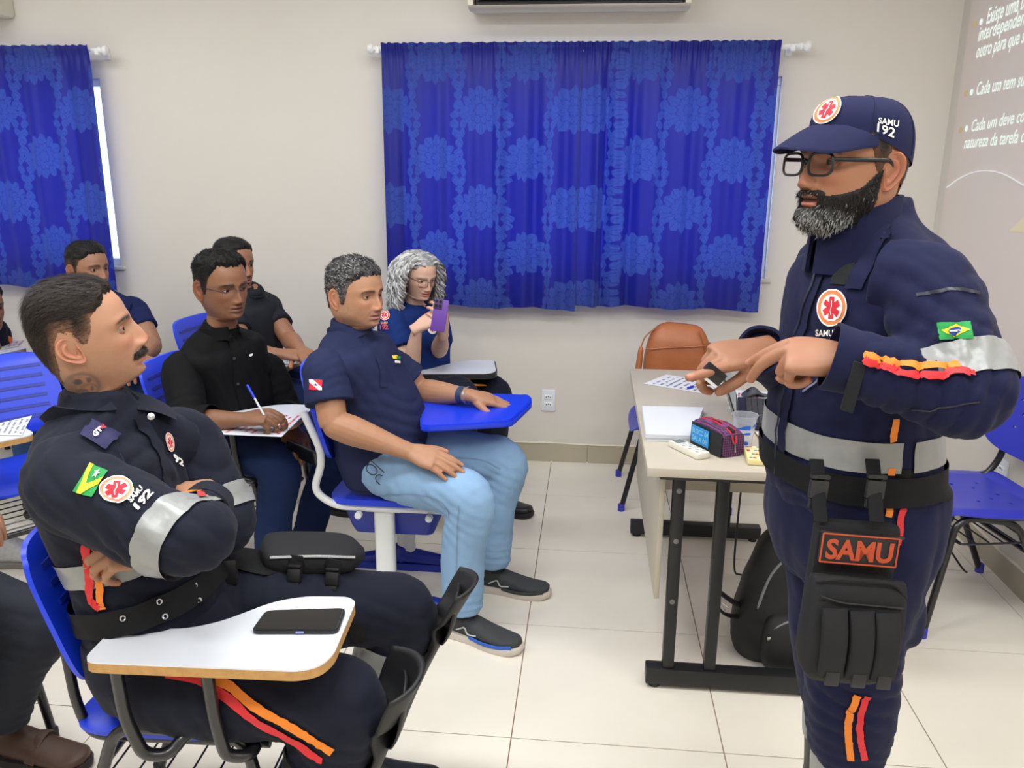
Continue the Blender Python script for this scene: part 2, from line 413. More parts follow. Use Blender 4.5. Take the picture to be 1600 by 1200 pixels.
def rod(xa, xb, label, rings):
    t = thing('curtain_rod', label, 'curtain rod', (xa, ROD_Y, ROD_Z))
    part('pole', MB().pipe([(xa + .02, ROD_Y, ROD_Z), (xb - .02, ROD_Y, ROD_Z)], .0125, seg=14), WPLAST, t)
    for x, s in ((xa + .02, -1), (xb - .02, 1)):
        part('finial', MB().lathe([(0, -.004), (.016, -.004), (.018, .006), (.013, .012), (.013, .018), (.021, .024), (.025, .034), (.021, .046), (.008, .053), (0, .053)], (x, ROD_Y, ROD_Z), 18, (s, 0, 0)), WPLAST, t)
    for x in rings:
        part('bracket', MB().pipe([(x, YB, ROD_Z - .01), (x, ROD_Y, ROD_Z - .01)], .009).box((x, YB - .005, ROD_Z - .01), (.03, .01, .05), bev=.003).box((x, ROD_Y, ROD_Z - .008), (.022, .034, .03), bev=.006), WPLAST, t)
rod(-1.085, .955, 'white curtain rod with round finials above the wider window', (-1.065, -.076, .90))
rod(-4.5, -2.475, 'white curtain rod whose right finial shows above the left window', (-4.4, -2.50))

# ------------------------------------------------------------------ air conditioner and the box in the corner
CREAM = M('aged_cream_plastic', (214, 208, 190), .4, var=.03)
DARKP = M('dark_plastic', (24, 24, 26), .45, var=.1)
ac = thing('air_conditioner', 'cream split air conditioner with dark louver mounted high above the curtains', 'air conditioner', (-.1, YB, 2.29))
acx0, acx1 = -.59, .40; az = 2.278
prof = [(YB, az + .27), (YB - .16, az + .27), (YB - .205, az + .22), (YB - .215, az + .10), (YB - .21, az + .07)]
low = [(YB - .212, az + .012), (YB - .20, az + .001), (YB - .15, az - .004), (YB, az + .01)]
def extr(poly, xa, xb, n=1):
    m = len(poly); V = [(xa, p[0], p[1]) for p in poly] + [(xb, p[0], p[1]) for p in poly]
    return V, [tuple(range(m))[::-1], tuple(range(m, 2 * m))] + [(i, (i + 1) % m, m + (i + 1) % m, m + i) for i in range(m)]
part('body', MB().add(*extr(prof + [(YB - .12, az + .06), (YB - .10, az + .04)] + [(YB - .02, az + .02), (YB, az + .02)], acx0 + .01, acx1 - .01)), CREAM, ac)
part('lower_lip', MB().add(*extr(low + [(YB - .04, az + .02), (YB - .17, az + .016)], acx0 + .01, acx1 - .01)), CREAM, ac)
for x in (acx0, acx1): part('end_cap', MB().add(*extr(prof + low, x - .012, x + .012)), CREAM, ac)
part('air_outlet', MB().box(((acx0 + acx1) / 2, YB - .11, az + .042), (acx1 - acx0 - .04, .10, .06)), DARKP, ac)
for dz in (.026, .045): part('louver_vane', MB().box(((acx0 + acx1) / 2, YB - .19, az + dz), (acx1 - acx0 - .06, .035, .004), rot=Matrix.Rotation(.5, 3, 'X')), M('vane_plastic', (70, 70, 72), .3), ac)
for i in range(5): part('vane_pin', MB().box((acx0 + .12 + .2 * i, YB - .2, az + .05), (.006, .02, .03)), DARKP, ac)
b2 = thing('wall_box', 'corner of a cream box mounted high on the wall at the top left edge', 'box', (-3.2, YB, 2.3))
part('body', MB().box((-3.35, YB - .11, 2.42), (.76, .22, .27), bev=.02), CREAM, b2)
part('lower_strip', MB().box((-3.35, YB - .12, 2.30), (.70, .2, .03), bev=.008), M('beige_strip', (196, 190, 172), .45), b2)

# ------------------------------------------------------------------ wall sockets
OUT = M('socket_plastic', (226, 230, 238), .3, var=.01)
def socket(label, c, n):
    rz = 0 if n == 'back' else -math.pi / 2
    t = thing('wall_socket', label, 'socket', c)
    R = Matrix.Rotation(rz, 3, 'Z')
    def bx(off, size, bev): 
        o = R @ Vector(off); return MB().box(np.array(c) + np.array(o), size, rz, bev)
    part('cover_plate', bx((0, -.005, 0), (.076, .010, .118), .004), OUT, t)
    for dz in (.02, -.022):
        p = part('socket_insert', bx((0, -.011, dz), (.044, .006, .024), .003), M('socket_insert_white', (240, 242, 246), .3, var=.01), t)
        for dx in (-.011, 0, .011): part('pin_hole', bx((dx, -.0142, dz + (.003 if dx == 0 else 0)), (.006, .002, .006), .001), DARKP, p)
socket('white double wall socket low on the back wall', tuple(P(857, 625, YB)), 'back')
sk = PX(1568, 740, XR)
socket('white wall socket on the right wall behind the blue chair', (XR, sk[1], sk[2]), 'right')

# ------------------------------------------------------------------ projected slide on the right wall
def emis(name, col, s):
    k = NT(name); k.b.inputs['Base Color'].default_value = (0, 0, 0, 1) if s > 0 else col
    k.b.inputs['Emission Color'].default_value = col; k.b.inputs['Emission Strength'].default_value = s; k.b.inputs['Roughness'].default_value = .8; return k.m
def k_slide():
    k = NT('projected_light'); v = k.coord()
    k.b.inputs['Base Color'].default_value = lin(208, 196, 184); k.b.inputs['Roughness'].default_value = .7
    f = k.noise(v, 2.2, 4, .6)
    k.l(k.mix(f, (.95, .78, .80, 1), (.80, .80, .92, 1)), k.b.inputs['Emission Color']); k.b.inputs['Emission Strength'].default_value = .10; return k.m
sl = thing('projected_slide', 'lecture slide projected onto the right wall with white text lines', 'projection', (XR, 3.0, 1.6))
ye = PX(1478, 300, XR)[1]
part('slide_field', MB().box((XR - .0025, (ye + 1.3) / 2, 1.70), (.002, ye - 1.3, 1.78)), k_slide(), sl, smooth=False)
SLT = emis('slide_text_light', (.86, .97, .90, 1), .95)
def text_mesh(body, shear=0.0, bold=0.0, sub=0.0):
    cu = bpy.data.curves.new('t', 'FONT'); cu.body = body; cu.size = 1.0; cu.shear = shear; cu.offset = bold; cu.resolution_u = 3
    o = bpy.data.objects.new('t', cu); COL.objects.link(o)
    dg = bpy.context.evaluated_depsgraph_get(); me = o.evaluated_get(dg).to_mesh()
    bm = bmesh.new(); bm.from_mesh(me); o.evaluated_get(dg).to_mesh_clear(); bpy.data.objects.remove(o); bpy.data.curves.remove(cu)
    bmesh.ops.triangulate(bm, faces=list(bm.faces))
    if sub:
        for _ in range(3):
            es = [e for e in bm.edges if e.calc_length() > sub]
            if not es: break
            bmesh.ops.subdivide_edges(bm, edges=es, cuts=1); bmesh.ops.triangulate(bm, faces=list(bm.faces))
    bm.verts.index_update(); V = np.array([tuple(v.co) for v in bm.verts]); F = [tuple(v.index for v in f.verts) for f in bm.faces]; bm.free()
    return V, F
def slide_text(body, a, b, hpx):
    """text whose baseline starts at photo pixel a and heads to b along the wall"""
    A = PX(*a, XR - .005); B = PX(*b, XR - .005); d = B - A; L = np.linalg.norm(d); d /= L
    V, F = text_mesh(body, shear=.18, bold=.012); h = abs(PX(a[0], a[1] - hpx, XR)[2] - A[2])
    w = V[:, 0].max(); s = L / w; sv = h / .69
    W3 = A[None] + d[None] * (V[:, 0:1] * s) + np.array([0, 0, 1.])[None] * (V[:, 1:2] * sv)
    xs_ = sorted({float(V[list(f), 0].min()): None for f in F}); o_ = np.argsort([V[list(f), 0].min() for f in F]); words = []; mx = -9
    for fi in o_:
        f = F[fi]; a_, b_ = V[list(f), 0].min(), V[list(f), 0].max()
        if a_ - mx > .17: words.append([])
        words[-1].append(f); mx = max(mx, b_)
    for w_ in words:
        u_ = sorted({i for f in w_ for i in f}); ix = {q: i for i, q in enumerate(u_)}
        part('slide_text', (W3[u_], [tuple(ix[i] for i in f) for f in w_]), SLT, sl, smooth=False, autos=None)
for body, a, b, h in (('Existe uma b', (1540, 38), (1600, 13), 22), ('interdependen', (1527, 65), (1600, 38), 21), ('outro para que s', (1524, 91), (1600, 66), 20),
                      ('Cada um tem su', (1524, 149), (1600, 134), 19), ('Cada um deve co', (1516, 206), (1600, 190), 18), ('natureza da tarefa c', (1505, 232), (1600, 222), 18)):
    slide_text(body, a, b, h)
ORG = emis('slide_bullet_orange', (.95, .72, .35, 1), .5)
for (px, py), mt in (((1523, 38), ORG), ((1533, 34), SLT), ((1509, 146), ORG), ((1518, 144), SLT), ((1501, 203), ORG), ((1510, 201), SLT)):
    c = PX(px, py, XR - .006); part('slide_bullet', MB().lathe([(0, 0), (.014, 0), (.014, .001)], c, 14, (-1, 0, 0)), mt, sl, smooth=False, autos=None)
arc = spline([tuple(PX(*p, XR - .006)) for p in ((1479, 293), (1500, 278), (1522, 269), (1545, 267), (1570, 273), (1600, 290))], 6)
part('slide_curve', MB().tube([(p[0], p[1], p[2], .005, .002) for p in arc], per=1, seg=6), emis('slide_curve_light', (.95, .93, .92, 1), .75), sl)
tri = [PX(*p, XR - .006) for p in ((1575, 362), (1600, 338), (1640, 330), (1640, 364))]
part('slide_shape', (tri, [(0, 1, 2, 3)]), emis('slide_shape_light', (.95, .82, .58, 1), .62), sl, smooth=False, autos=None)
# ------------------------------------------------------------------ furniture materials
BLUEP = M('blue_chair_plastic', (22, 58, 214), .34, var=.04, bump=.12, bscale=420, bdist=.0006)
BLUEV = M('violet_blue_chair_plastic', (52, 58, 176), .36, var=.04, bump=.1, bscale=420, bdist=.0006)
BLUED = M('deep_blue_plastic', (20, 42, 150), .4, var=.05)
BLACKT = M('black_enamel_tube', (22, 23, 26), .3, var=.08, coat=.3)
WHITET = M('white_enamel_tube', (224, 226, 226), .32, var=.03, coat=.2)
WLAM = M('white_laminate', (217, 220, 227), .3, var=.02)
WOODE = M('raw_board_edge', (186, 142, 86), .8, var=.25, vscale=60, bump=.4, bscale=160)
BEDGE = M('black_edge_band', (30, 30, 32), .5)
STEEL = M('chrome_metal', (190, 192, 196), .22, 1.0, var=.03)
DESKL = M('cream_desk_laminate', (188, 179, 163), .42, var=.025, vscale=5)
DESKE = M('cream_desk_edge', (200, 191, 174), .4, var=.02)
BLACKM = M('black_powder_coat', (20, 20, 23), .42, var=.1, bump=.1, bscale=300)
PAPER = M('white_paper', (208, 210, 219), .75, var=.015)

# ------------------------------------------------------------------ desk
dx0, dx1, dy0, dy1, dz = .178, .80, 2.19, 3.375, .75
desk = thing('desk', 'cream laminate desk on a black steel frame in front of the instructor', 'desk', ((dx0 + dx1) / 2, (dy0 + dy1) / 2, 0))
part('desktop', MB().box(((dx0 + dx1) / 2, (dy0 + dy1) / 2, dz - .0135), (dx1 - dx0, dy1 - dy0, .027), bev=.003), DESKL, desk)
part('modesty_panel', MB().box((.232, (dy0 + dy1) / 2, .505), (.016, dy1 - dy0 - .16, .42), bev=.002), DESKL, desk)
part('cross_panel', MB().box((.53, 2.86, .57), (.56, .016, .30), bev=.002), DESKL, desk)
for y in (dy0 + .075, dy1 - .03):
    part('foot_beam', MB().box((.49, y, .042), (.56, .05, .055), bev=.006), BLACKM, desk)
    part('top_beam', MB().box((.49, y, .7075), (.54, .035, .03), bev=.004), BLACKM, desk)
    for x in (.278, .405) if y < 2.5 else (.30, .62):
        po = part('post', MB().box((x, y, .38), (.036, .034, .63), bev=.005), BLACKM, desk)
        if y < 2.5 and x < .3:
            for z in (.66, .50, .30): part('bolt_cap', MB().lathe([(0, .02), (.008, .019), (.009, .016), (.009, .014)], (x, y, z), 10, (0, -1, 0)), M('bolt_grey', (120, 120, 122), .4, .6), po)
    for x in (.24, .74): part('foot_pad', MB().lathe([(0, 0), (.018, 0), (.018, .016), (0, .016)], (x, y, 0), 12), DARKP, desk)

# ------------------------------------------------------------------ chairs
BOARD0 = [(-.245, -.315), (-.245, -.215), (-.21, -.205), (-.10, -.195), (-.045, -.165), (.03, -.085), (.09, -.058), (.18, -.055), (.20, -.072), (.205, -.26), (.19, -.298), (.155, -.315)]
BOARD = [(x + .165, y) for x, y in BOARD0]
def rnd_poly(p, r=.018, n=4):
    out = []; m = len(p)
    for i in range(m):
        a, b, c = np.array(p[i - 1]), np.array(p[i]), np.array(p[(i + 1) % m])
        l1, l2 = np.linalg.norm(a - b), np.linalg.norm(c - b); q = min(r, l1 * .45, l2 * .45)
        p0 = b + (a - b) / l1 * q; p2 = b + (c - b) / l2 * q
        for k in range(n + 1):
            t = k / n; out.append(tuple((1 - t) ** 2 * p0 + 2 * t * (1 - t) * b + t * t * p2))
    return out
def slab(fn, nu, nv, th):
    """a curved panel with thickness: fn(u,v) gives the point, th the offset vector"""
    mb = MB(); th = np.array(th, float)
    A = [np.array(fn(i / nu, j / nv), float) for j in range(nv + 1) for i in range(nu + 1)]
    n = len(A); V = A + [a + th for a in A]; F = []
    ix = lambda i, j: j * (nu + 1) + i
    for j in range(nv):
        for i in range(nu):
            F.append((ix(i, j), ix(i + 1, j), ix(i + 1, j + 1), ix(i, j + 1))); F.append((n + ix(i, j), n + ix(i, j + 1), n + ix(i + 1, j + 1), n + ix(i + 1, j)))
    ed = [ix(i, 0) for i in range(nu + 1)] + [ix(nu, j) for j in range(1, nv + 1)] + [ix(i, nv) for i in range(nu - 1, -1, -1)] + [ix(0, j) for j in range(nv - 1, 0, -1)]
    for a, b in zip(ed, ed[1:] + ed[:1]): F.append((a, n + a, n + b, b))
    return mb.add(V, F)
def se(u, v, p=5.0):
    """unit square to rounded square"""
    x, y = 2 * u - 1, 2 * v - 1; m = max(abs(x), abs(y))
    if m < 1e-6: return 0.0, 0.0
    s = m / (abs(x) ** p + abs(y) ** p) ** (1 / p); return x * s, y * s
def chair_a(label, board='wood', ribs=True):
    """lecture chair: blue shell seat and back, black tube frame, book rack and a writing board on the right arm"""
    c = thing('lecture_chair', label, 'chair', (0, 0, 0))
    def seat(u, v):
        x, y = se(u, v, 6); X, Y = .205 * x, .205 * y
        return (X - .01, Y, .475 - .014 * (1 - y * y) * (1 - .5 * x) - .03 * max(0, x - .75) / .25 * .8 - .016 * max(0, abs(y) - .8) / .2)
    part('seat', slab(seat, 18, 14, (0, 0, -.009)), BLUEP, c, local=True)
    def back(u, v):
        x, y = se(u, v, 5); z = .15 * y
        return (-.215 - .055 * y + .02 * (x * x) - .012 * max(0, abs(y) - .8) / .2, .21 * x * (1 - .04 * y), .70 + z)
    bk = part('backrest', slab(back, 20, 16, (-.012, 0, 0)), BLUEP, c, local=True)
    if ribs:
        part('ribs', MB().add(*merge([slab(lambda u, v, i=i: (-.2115 - .055 * (-.62 + .25 * i + .07 * v) + .02 * (1.5 * u - .75) ** 2, .21 * (1.5 * u - .75), .70 + .15 * (-.62 + .25 * i + .07 * v)), 8, 1, (-.004, 0, 0)) for i in range(6)])), BLUED, bk, local=True)
    for s in (-1, 1):
        part('side_tube', MB().pipe([(.20, s * .17, .425), (-.18, s * .17, .425), (-.205, s * .165, .50), (-.222, s * .15, .64)], .0105, .07), BLACKT, c, local=True)
        part('leg', MB().pipe([(.02, s * .226, .492), (.17, s * .226, .492), (.245, s * .215, .012)], .0125, .085), BLACKT, c, local=True)
        part('leg', MB().pipe([(.02, s * .226, .492), (-.09, s * .226, .492), (-.265, s * .215, .012)], .0125, .085), BLACKT, c, local=True)
        for x in (.245, -.265): part('foot_cap', MB().lathe([(0, 0), (.015, 0), (.015, .03), (.012, .034), (0, .034)], (x, s * .215, 0), 12), DARKP, c, local=True)
    for x in (.19, -.20): part('cross_tube', MB().pipe([(x, -.185, .30), (x, .185, .30)], .008), BLACKT, c, local=True)
    rk = part('book_rack', MB().pipe([(-.21, -.16, .28), (.19, -.16, .29), (.19, .16, .29), (-.21, .16, .28)], .004, .02), BLACKT, c, local=True)
    for i in range(7): part('rack_wire', MB().pipe([(.17 - .06 * i, -.16, .288 - .0015 * i), (.17 - .06 * i, .16, .288 - .0015 * i)], .0026, seg=6), BLACKT, rk, local=True)
    # arm: two hooked tubes carry the writing board
    part('board_tube', MB().pipe([(-.03, -.292, .675), (-.028, -.288, .56), (-.005, -.280, .475), (.035, -.262, .462), (.06, -.228, .492), (.09, -.20, .465)], .0125, .04), BLACKT, c, local=True)
    part('board_tube', MB().pipe([(.135, -.280, .675), (.140, -.278, .56), (.152, -.272, .475), (.185, -.256, .462), (.195, -.228, .46), (.165, -.19, .455)], .0125, .04), BLACKT, c, local=True)
    pl = rnd_poly(BOARD, .03)
    if board == 'wood':
        b = part('writing_board', MB().prism(pl, .676, .695), WOODE, c, local=True, smooth=False); part('board_top', MB().prism(pl, .695, .6985), WLAM, b, local=True, smooth=False)
    else:
        b = part('writing_board', MB().prism(pl, .672, .696), BEDGE, c, local=True, smooth=False); part('board_top', MB().prism([(p[0] * .985, p[1] * .985 - .003) for p in pl], .696, .6985), WLAM, b, local=True, smooth=False)
    return c
def merge(mbs):
    m = MB()
    for a in mbs: m.add(a.V(), a.f)
    return m.V(), m.f
# the chair of the front left man; its board rests where the photograph shows it
CH1 = chair_a('blue and black lecture chair of the man with crossed arms, phone on its board')
CH1.location = (-.83, 1.53, 0); CH1.rotation_euler = (0, 0, .04)
GRPC = 'lecture chairs with writing boards'
CH1['group'] = GRPC
CH3 = place(CH1, (-1.225, 2.885, 0), math.radians(-2), 'black framed lecture chair of the man in the black shirt who is writing', GRPC)
CH3.location = (-1.375, 2.92, 0)
CH4 = place(CH1, (-1.67, 3.74, 0), math.radians(-8), 'lecture chair by the back wall under the man in the charcoal T-shirt', GRPC)
CH5 = place(CH1, (-2.36, 3.69, 0), math.radians(-8), 'lecture chair of the man in the navy T-shirt below the left curtain', GRPC)
CH7 = place(CH1, (-3.07, 3.80, 0), math.radians(-15), 'lecture chair at the left edge under the person in blue jeans', GRPC)
CHV = place(CH1, (-2.08, 2.68, 0), math.radians(-38), 'empty lecture chair with ribbed blue back at the left edge', GRPC)
CH8 = place(CH1, (-1.70, 1.60, 0), math.radians(4), 'lecture chair cut off at the lower left corner with one black leg showing', GRPC)
CH6 = chair_a('lecture chair of the woman with grey hair, white board with a black edge', 'black', False)
CH6.location = (-.80, 3.68, 0); CH6.rotation_euler = (0, 0, math.radians(8)); CH6['group'] = GRPC

# the white framed chair of the man in jeans
def chair_b(label, loc, rz):
    c = thing('lecture_chair', label, 'chair', loc, rz, GRPC)
    def seat(u, v):
        x, y = se(u, v, 6); return (.215 * x, .215 * y, .452 - .012 * (1 - y * y) - .02 * max(0, x - .75) / .25)
    part('seat', slab(seat, 18, 14, (0, 0, -.022)), BLUEP, c, local=True)
    def back(u, v):
        x, y = se(u, v, 4.5); return (-.255 - .045 * y + .03 * x * x, .215 * x, .74 + .17 * y)
    part('backrest', slab(back, 18, 14, (-.016, 0, 0)), BLUEP, c, local=True)
    for s in (-1, 1):
        part('side_tube', MB().pipe([(.19, s * .19, .415), (-.19, s * .19, .415), (-.262, s * .195, .47), (-.215, s * .20, .60), (-.28, s * .20, .76)], .0135, .08, seg=12), WHITET, c, local=True)
        part('post', MB().tube([(-.02, s * .16, .41, .024, .036), (-.02, s * .16, .06, .024, .036)], per=2, seg=14, front=(1, 0, 0), n=3.0), WHITET, c, local=True)
        part('bracket', MB().box((-.02, s * .16, .402), (.13, .05, .016), bev=.006), WHITET, c, local=True)
        part('foot', MB().prism(rnd_poly([(-.28, .022), (-.28, -.022), (.28, -.022), (.28, .022)], .02), 0.0, .03).add(*tube([(-.26, 0, .028, .022, .012), (-.05, 0, .06, .034, .03), (-.02, 0, .07, .04, .045), (.02, 0, .06, .034, .03), (.26, 0, .028, .022, .012)], front=(0, 0, 1))), BLUED, c, local=True).location = (-.02, s * .16, 0)
        for x in (-.10, .15): part('bolt_knob', MB().lathe([(0, .02), (.012, .018), (.013, .01), (.013, 0)], (x, s * .2, .392), 12, (0, s, 0)), WHITET, c, local=True)
    bq = lambda z, k: [(-.17 * k - .01, -.15 * k), (.18 * k, -.15 * k), (.18 * k, .15 * k), (-.17 * k - .01, .15 * k)]
    V = []; F = []
    for z, k in ((.40, 1.0), (.31, .86), (.285, .8)):
        for p in rnd_poly(bq(0, k), .03): V.append((p[0] - .0, p[1], z))
    m = len(V) // 3
    for i in range(2):
        for q in range(m): F.append((i * m + q, i * m + (q + 1) % m, (i + 1) * m + (q + 1) % m, (i + 1) * m + q))
    F.append(tuple(range(2 * m, 3 * m)))
    part('book_basket', MB().add(V, F), BLUED, c, local=True)
    bd = rnd_poly([(-.02, .27), (.0, .15), (.065, .066), (.125, -.20), (.15, -.205), (.43, -.115), (.480, .116), (.468, .225), (.27, .225), (.1, .29)], .03)
    b = part('writing_board', MB().prism(bd, .703, .728, bev=.006), BLUEP, c, local=True)
    part('board_rim', MB().prism(rnd_poly([(.405, -.11), (.425, -.105), (.470, .116), (.458, .215), (.43, .215), (.44, .116)], .012), .726, .731, bev=.002), BLUEP, b, local=True)
    part('board_tube', MB().pipe([(-.10, .21, .42), (-.10, .27, .44), (-.05, .26, .69), (.25, .12, .695)], .014, .06, seg=12), WHITET, c, local=True)
    return c
CH2 = chair_b('white framed blue lecture chair with blue board under the man in light jeans', (-.68, 2.77, 0), 0.0)

# plain blue chairs by the desk: perforated shell, black tube
def holed(fn, nu, nv, th, holes):
    mb = slab(fn, nu, nv, th); N = (nu + 1) * (nv + 1)
    drop = set()
    for (i, j) in holes:
        q = j * nu + i; drop.add(2 * q); drop.add(2 * q + 1)
    ix = lambda i, j: j * (nu + 1) + i
    F = [f for k, f in enumerate(mb.f) if k not in drop]
    for (i, j) in holes:
        e = [ix(i, j), ix(i + 1, j), ix(i + 1, j + 1), ix(i, j + 1)]
        for a, b in zip(e, e[1:] + e[:1]): F.append((a, b, N + b, N + a))
    mb.f = F; return mb
def chair_c(label, loc, rz):
    c = thing('plastic_chair', label, 'chair', loc, rz, 'plain blue chairs by the desk')
    def seat(u, v):
        x, y = se(u, v, 5); d = .012 * math.sin(16 * 0)
        return (.22 * x, .225 * y * (1 - .05 * x), .455 - .018 * (1 - y * y) + .012 * x - .05 * max(0, x - .7) ** 2 / .09 - .014 * max(0, abs(y) - .8) / .2 + .02 * max(0, -x - .8) / .2)
    part('seat', holed(seat, 36, 36, (0, 0, -.006), [(9, 9), (9, 18), (9, 26), (13, 13), (13, 22), (19, 11), (19, 24)]), BLUEV, c, local=True)
    def back(u, v):
        x, y = se(u, v, 3.4); return (-.222 - .035 * y + .040 * x * x, .225 * x, .70 + .145 * y)
    part('backrest', holed(back, 36, 26, (-.007, 0, 0), [(8, 18), (14, 20), (22, 20), (28, 18), (11, 13), (18, 14), (25, 13), (9, 8), (18, 9), (27, 8)]), BLUEV, c, local=True)
    for s in (-1, 1):
        part('side_tube', MB().pipe([(-.245, s * .17, .66), (-.235, s * .185, .50), (-.19, s * .19, .425), (.13, s * .19, .425), (.17, s * .195, .40), (.25, s * .225, .012)], .0125, .07, seg=12), BLACKT, c, local=True)
        part('leg', MB().pipe([(.08, s * .18, .42), (-.06, s * .185, .40), (-.25, s * .215, .012)], .0125, .05, seg=12), BLACKT, c, local=True)
        for x, y in ((.25, .225), (-.25, .215)): part('foot_cap', MB().lathe([(0, 0), (.016, 0), (.016, .035), (.0135, .038), (0, .038)], (x, s * y, 0), 12), BLUEV, c, local=True)
    rk = part('book_rack', MB().pipe([(-.14, -.19, .33), (.14, -.19, .33), (.14, .19, .33), (-.14, .19, .33)], .004, .02), BLACKT, c, local=True)
    for i in range(6): part('rack_wire', MB().pipe([(.13 - .05 * i, -.19, .33), (.13 - .05 * i, .19, .33)], .003, seg=6), BLACKT, rk, local=True)
    part('cross_tube', MB().pipe([(-.10, -.19, .30), (-.10, .19, .30)], .009), BLACKT, c, local=True)
    return c
chair_c('violet blue plastic chair with diamond holes standing empty by the right wall', (1.395, 2.90, 0), math.radians(190))
chair_c('violet blue chair behind the desk holding the brown bag', (.43, 3.83, 0), math.radians(180)).scale = (1, 1, .9)

# ------------------------------------------------------------------ things on the desk
def flat_poly(pts, z, th=.0012): return MB().prism([(p[0], p[1]) for p in pts], z, z + th)
def pz(pts, z): return [PZ(*p, z)[:2] for p in pts]
Z = dz
INK = M('printed_ink', (120, 122, 140), .8, var=.2)
REDINK = M('red_print', (196, 90, 88), .8, var=.2)
# ream of paper
st = thing('paper_stack', 'thick stack of white paper at the left edge of the desk', 'paper', (*PZ(1050, 660, Z)[:2], Z))
q = pz([(1003, 639), (1099, 641), (1081, 686), (1009, 684)], Z + .012)
for i in range(4):
    a = .004 * math.sin(i * 2.1); part('sheet_bundle', MB().prism([(p[0] + a * .4, p[1] + a * .3) for p in q], Z + .0005 + .0058 * i, Z + .0058 * (i + 1)), PAPER, st, smooth=False)
# loose sheet with print and its pen
def printed(name, label, quad, z, nlines, mat=INK, cat='paper', skip=0.3, seed=1, bits=None):
    quad = [np.array(p) for p in quad]; rg = random.Random(seed)
    t = thing(name, label, cat, (*((quad[0] + quad[2]) / 2)[:2], z))
    part('sheet', flat_poly(quad, z), PAPER, t, smooth=False)
    mb = MB(); bl = lambda u, v: (quad[0] * (1 - u) + quad[1] * u) * (1 - v) + (quad[3] * (1 - u) + quad[2] * u) * v
    for i in range(nlines):
        v = .1 + .8 * i / max(1, nlines - 1); u = .08
        while u < .9:
            w = rg.uniform(.03, .12)
            if rg.random() > skip:
                p = [bl(u, v), bl(min(u + w, .93), v), bl(min(u + w, .93), v + .35 / nlines), bl(u, v + .35 / nlines)]
                mb.add([(a[0], a[1], z + .0014) for a in p], [(0, 1, 2, 3)])
            u += w + .015
    o = part('print', mb, mat, t, smooth=False, autos=None); o['kind'] = 'stuff'
    return t
printed('paper_sheet', 'printed sheet lying flat near the far left corner of the desk', pz([(1006, 600), (1041, 586), (1135, 601), (1113, 618)], Z), Z + .001, 9)
def pen(label, a, b, grip=None, capcol=(30, 50, 200)):
    a, b = np.array(a), np.array(b); d = unit(b - a); L = np.linalg.norm(b - a)
    t = thing('pen', label, 'pen', a)
    part('barrel', MB().tube([(*(a + d * L * .12), .0036, .0036), (*(a + d * L * .8), .0036, .0036)], per=1, seg=8), M('clear_pen_barrel', (196, 200, 212), .2), t)
    part('tip', MB().tube([(*a, .0006, .0006), (*(a + d * L * .12), .0034, .0034)], per=1, seg=8), M('pen_tip_blue', (60, 66, 120), .3), t)
    part('pen_cap', MB().tube([(*(a + d * L * .66), .0045, .0045), (*(a + d * L * .97), .0042, .0042), (*b, .003, .003)], per=1, seg=10).box(tuple(a + d * L * .8 + np.array([0, 0, .0055])), (.002, .002, .002)), M('blue_pen_cap_%d' % capcol[2], capcol, .3), t)
    return t
pen('blue capped pen lying on the printed sheet on the desk', (*PZ(1100, 600, Z + .006)[:2], Z + .008), (*PZ(1074, 607, Z + .006)[:2], Z + .008))
printed('paper_sheet', 'sheet with red print under the computer mouse', pz([(1138, 640), (1148, 610), (1215, 614), (1222, 640)], Z), Z + .001, 7, REDINK, seed=4)
# laptop, opened towards the right
LAPD = M('black_laptop_plastic', (28, 28, 31), .45, var=.06); LAPG = M('grey_laptop_lid', (128, 126, 122), .38, .3, var=.03)
lp = thing('laptop', 'black laptop with grey lid opened on the desk beside the instructor', 'laptop', (*PZ(1175, 655, Z)[:2], Z))
la, lb = PZ(1153, 671, Z)[:2], PZ(1152, 630, Z)[:2]
ld = unit(lb - la); ln_ = np.array([ld[1], -ld[0]])       # along the hinge, and away from it (to the right)
LW, LDp = .335, .225
def L3(u, v, z): p = np.array(la) + ld * u + ln_ * v; return (p[0], p[1], Z + z)
lrz = math.atan2(ld[1], ld[0])
part('base', MB().box(L3(LW / 2, LDp / 2, .011), (LW, LDp, .018), lrz, .004), LAPD, lp)
kb = part('keyboard_deck', MB().box(L3(LW / 2, .085, .0205), (LW - .03, .115, .002), lrz), DARKP, lp)
KEY = M('laptop_key', (52, 52, 56), .5, var=.04)
kme = mesh('key', *(lambda m: (m.V(), m.f))(MB().box((0, 0, 0), (.0165, .0165, .003), bev=.0012)), KEY, smooth=False)
for r in range(6):
    for c in range(17):
        o = bpy.data.objects.new('key', kme); COL.objects.link(o); o.parent = kb
        o.location = Vector(L3(.022 + .0182 * c, .036 + .0192 * r, .0228)) - lp.location; o.rotation_euler = (0, 0, lrz); o.scale = (1, 1, 1)
tl = .34
def S3(u, w, n): # point on the lid: u along hinge, w up the lid, n out of its screen face
    p = np.array(la) + ld * u + ln_ * (-.004 - math.sin(tl) * w + math.cos(tl) * n); return (p[0], p[1], Z + .018 + math.cos(tl) * w + math.sin(tl) * n)
def lidbox(u0, u1, w0, w1, n0, n1):
    V = [S3(u, w, n) for u in (u0, u1) for w in (w0, w1) for n in (n0, n1)]
    return V, [(0, 1, 3, 2), (4, 6, 7, 5), (0, 4, 5, 1), (2, 3, 7, 6), (0, 2, 6, 4), (1, 5, 7, 3)]
part('lid', MB().add(*lidbox(0, LW, 0, .215, -.006, -.0005)), LAPG, lp, smooth=False)
part('screen_bezel', MB().add(*lidbox(0, LW, 0, .215, -.0005, .003)), LAPD, lp, smooth=False)
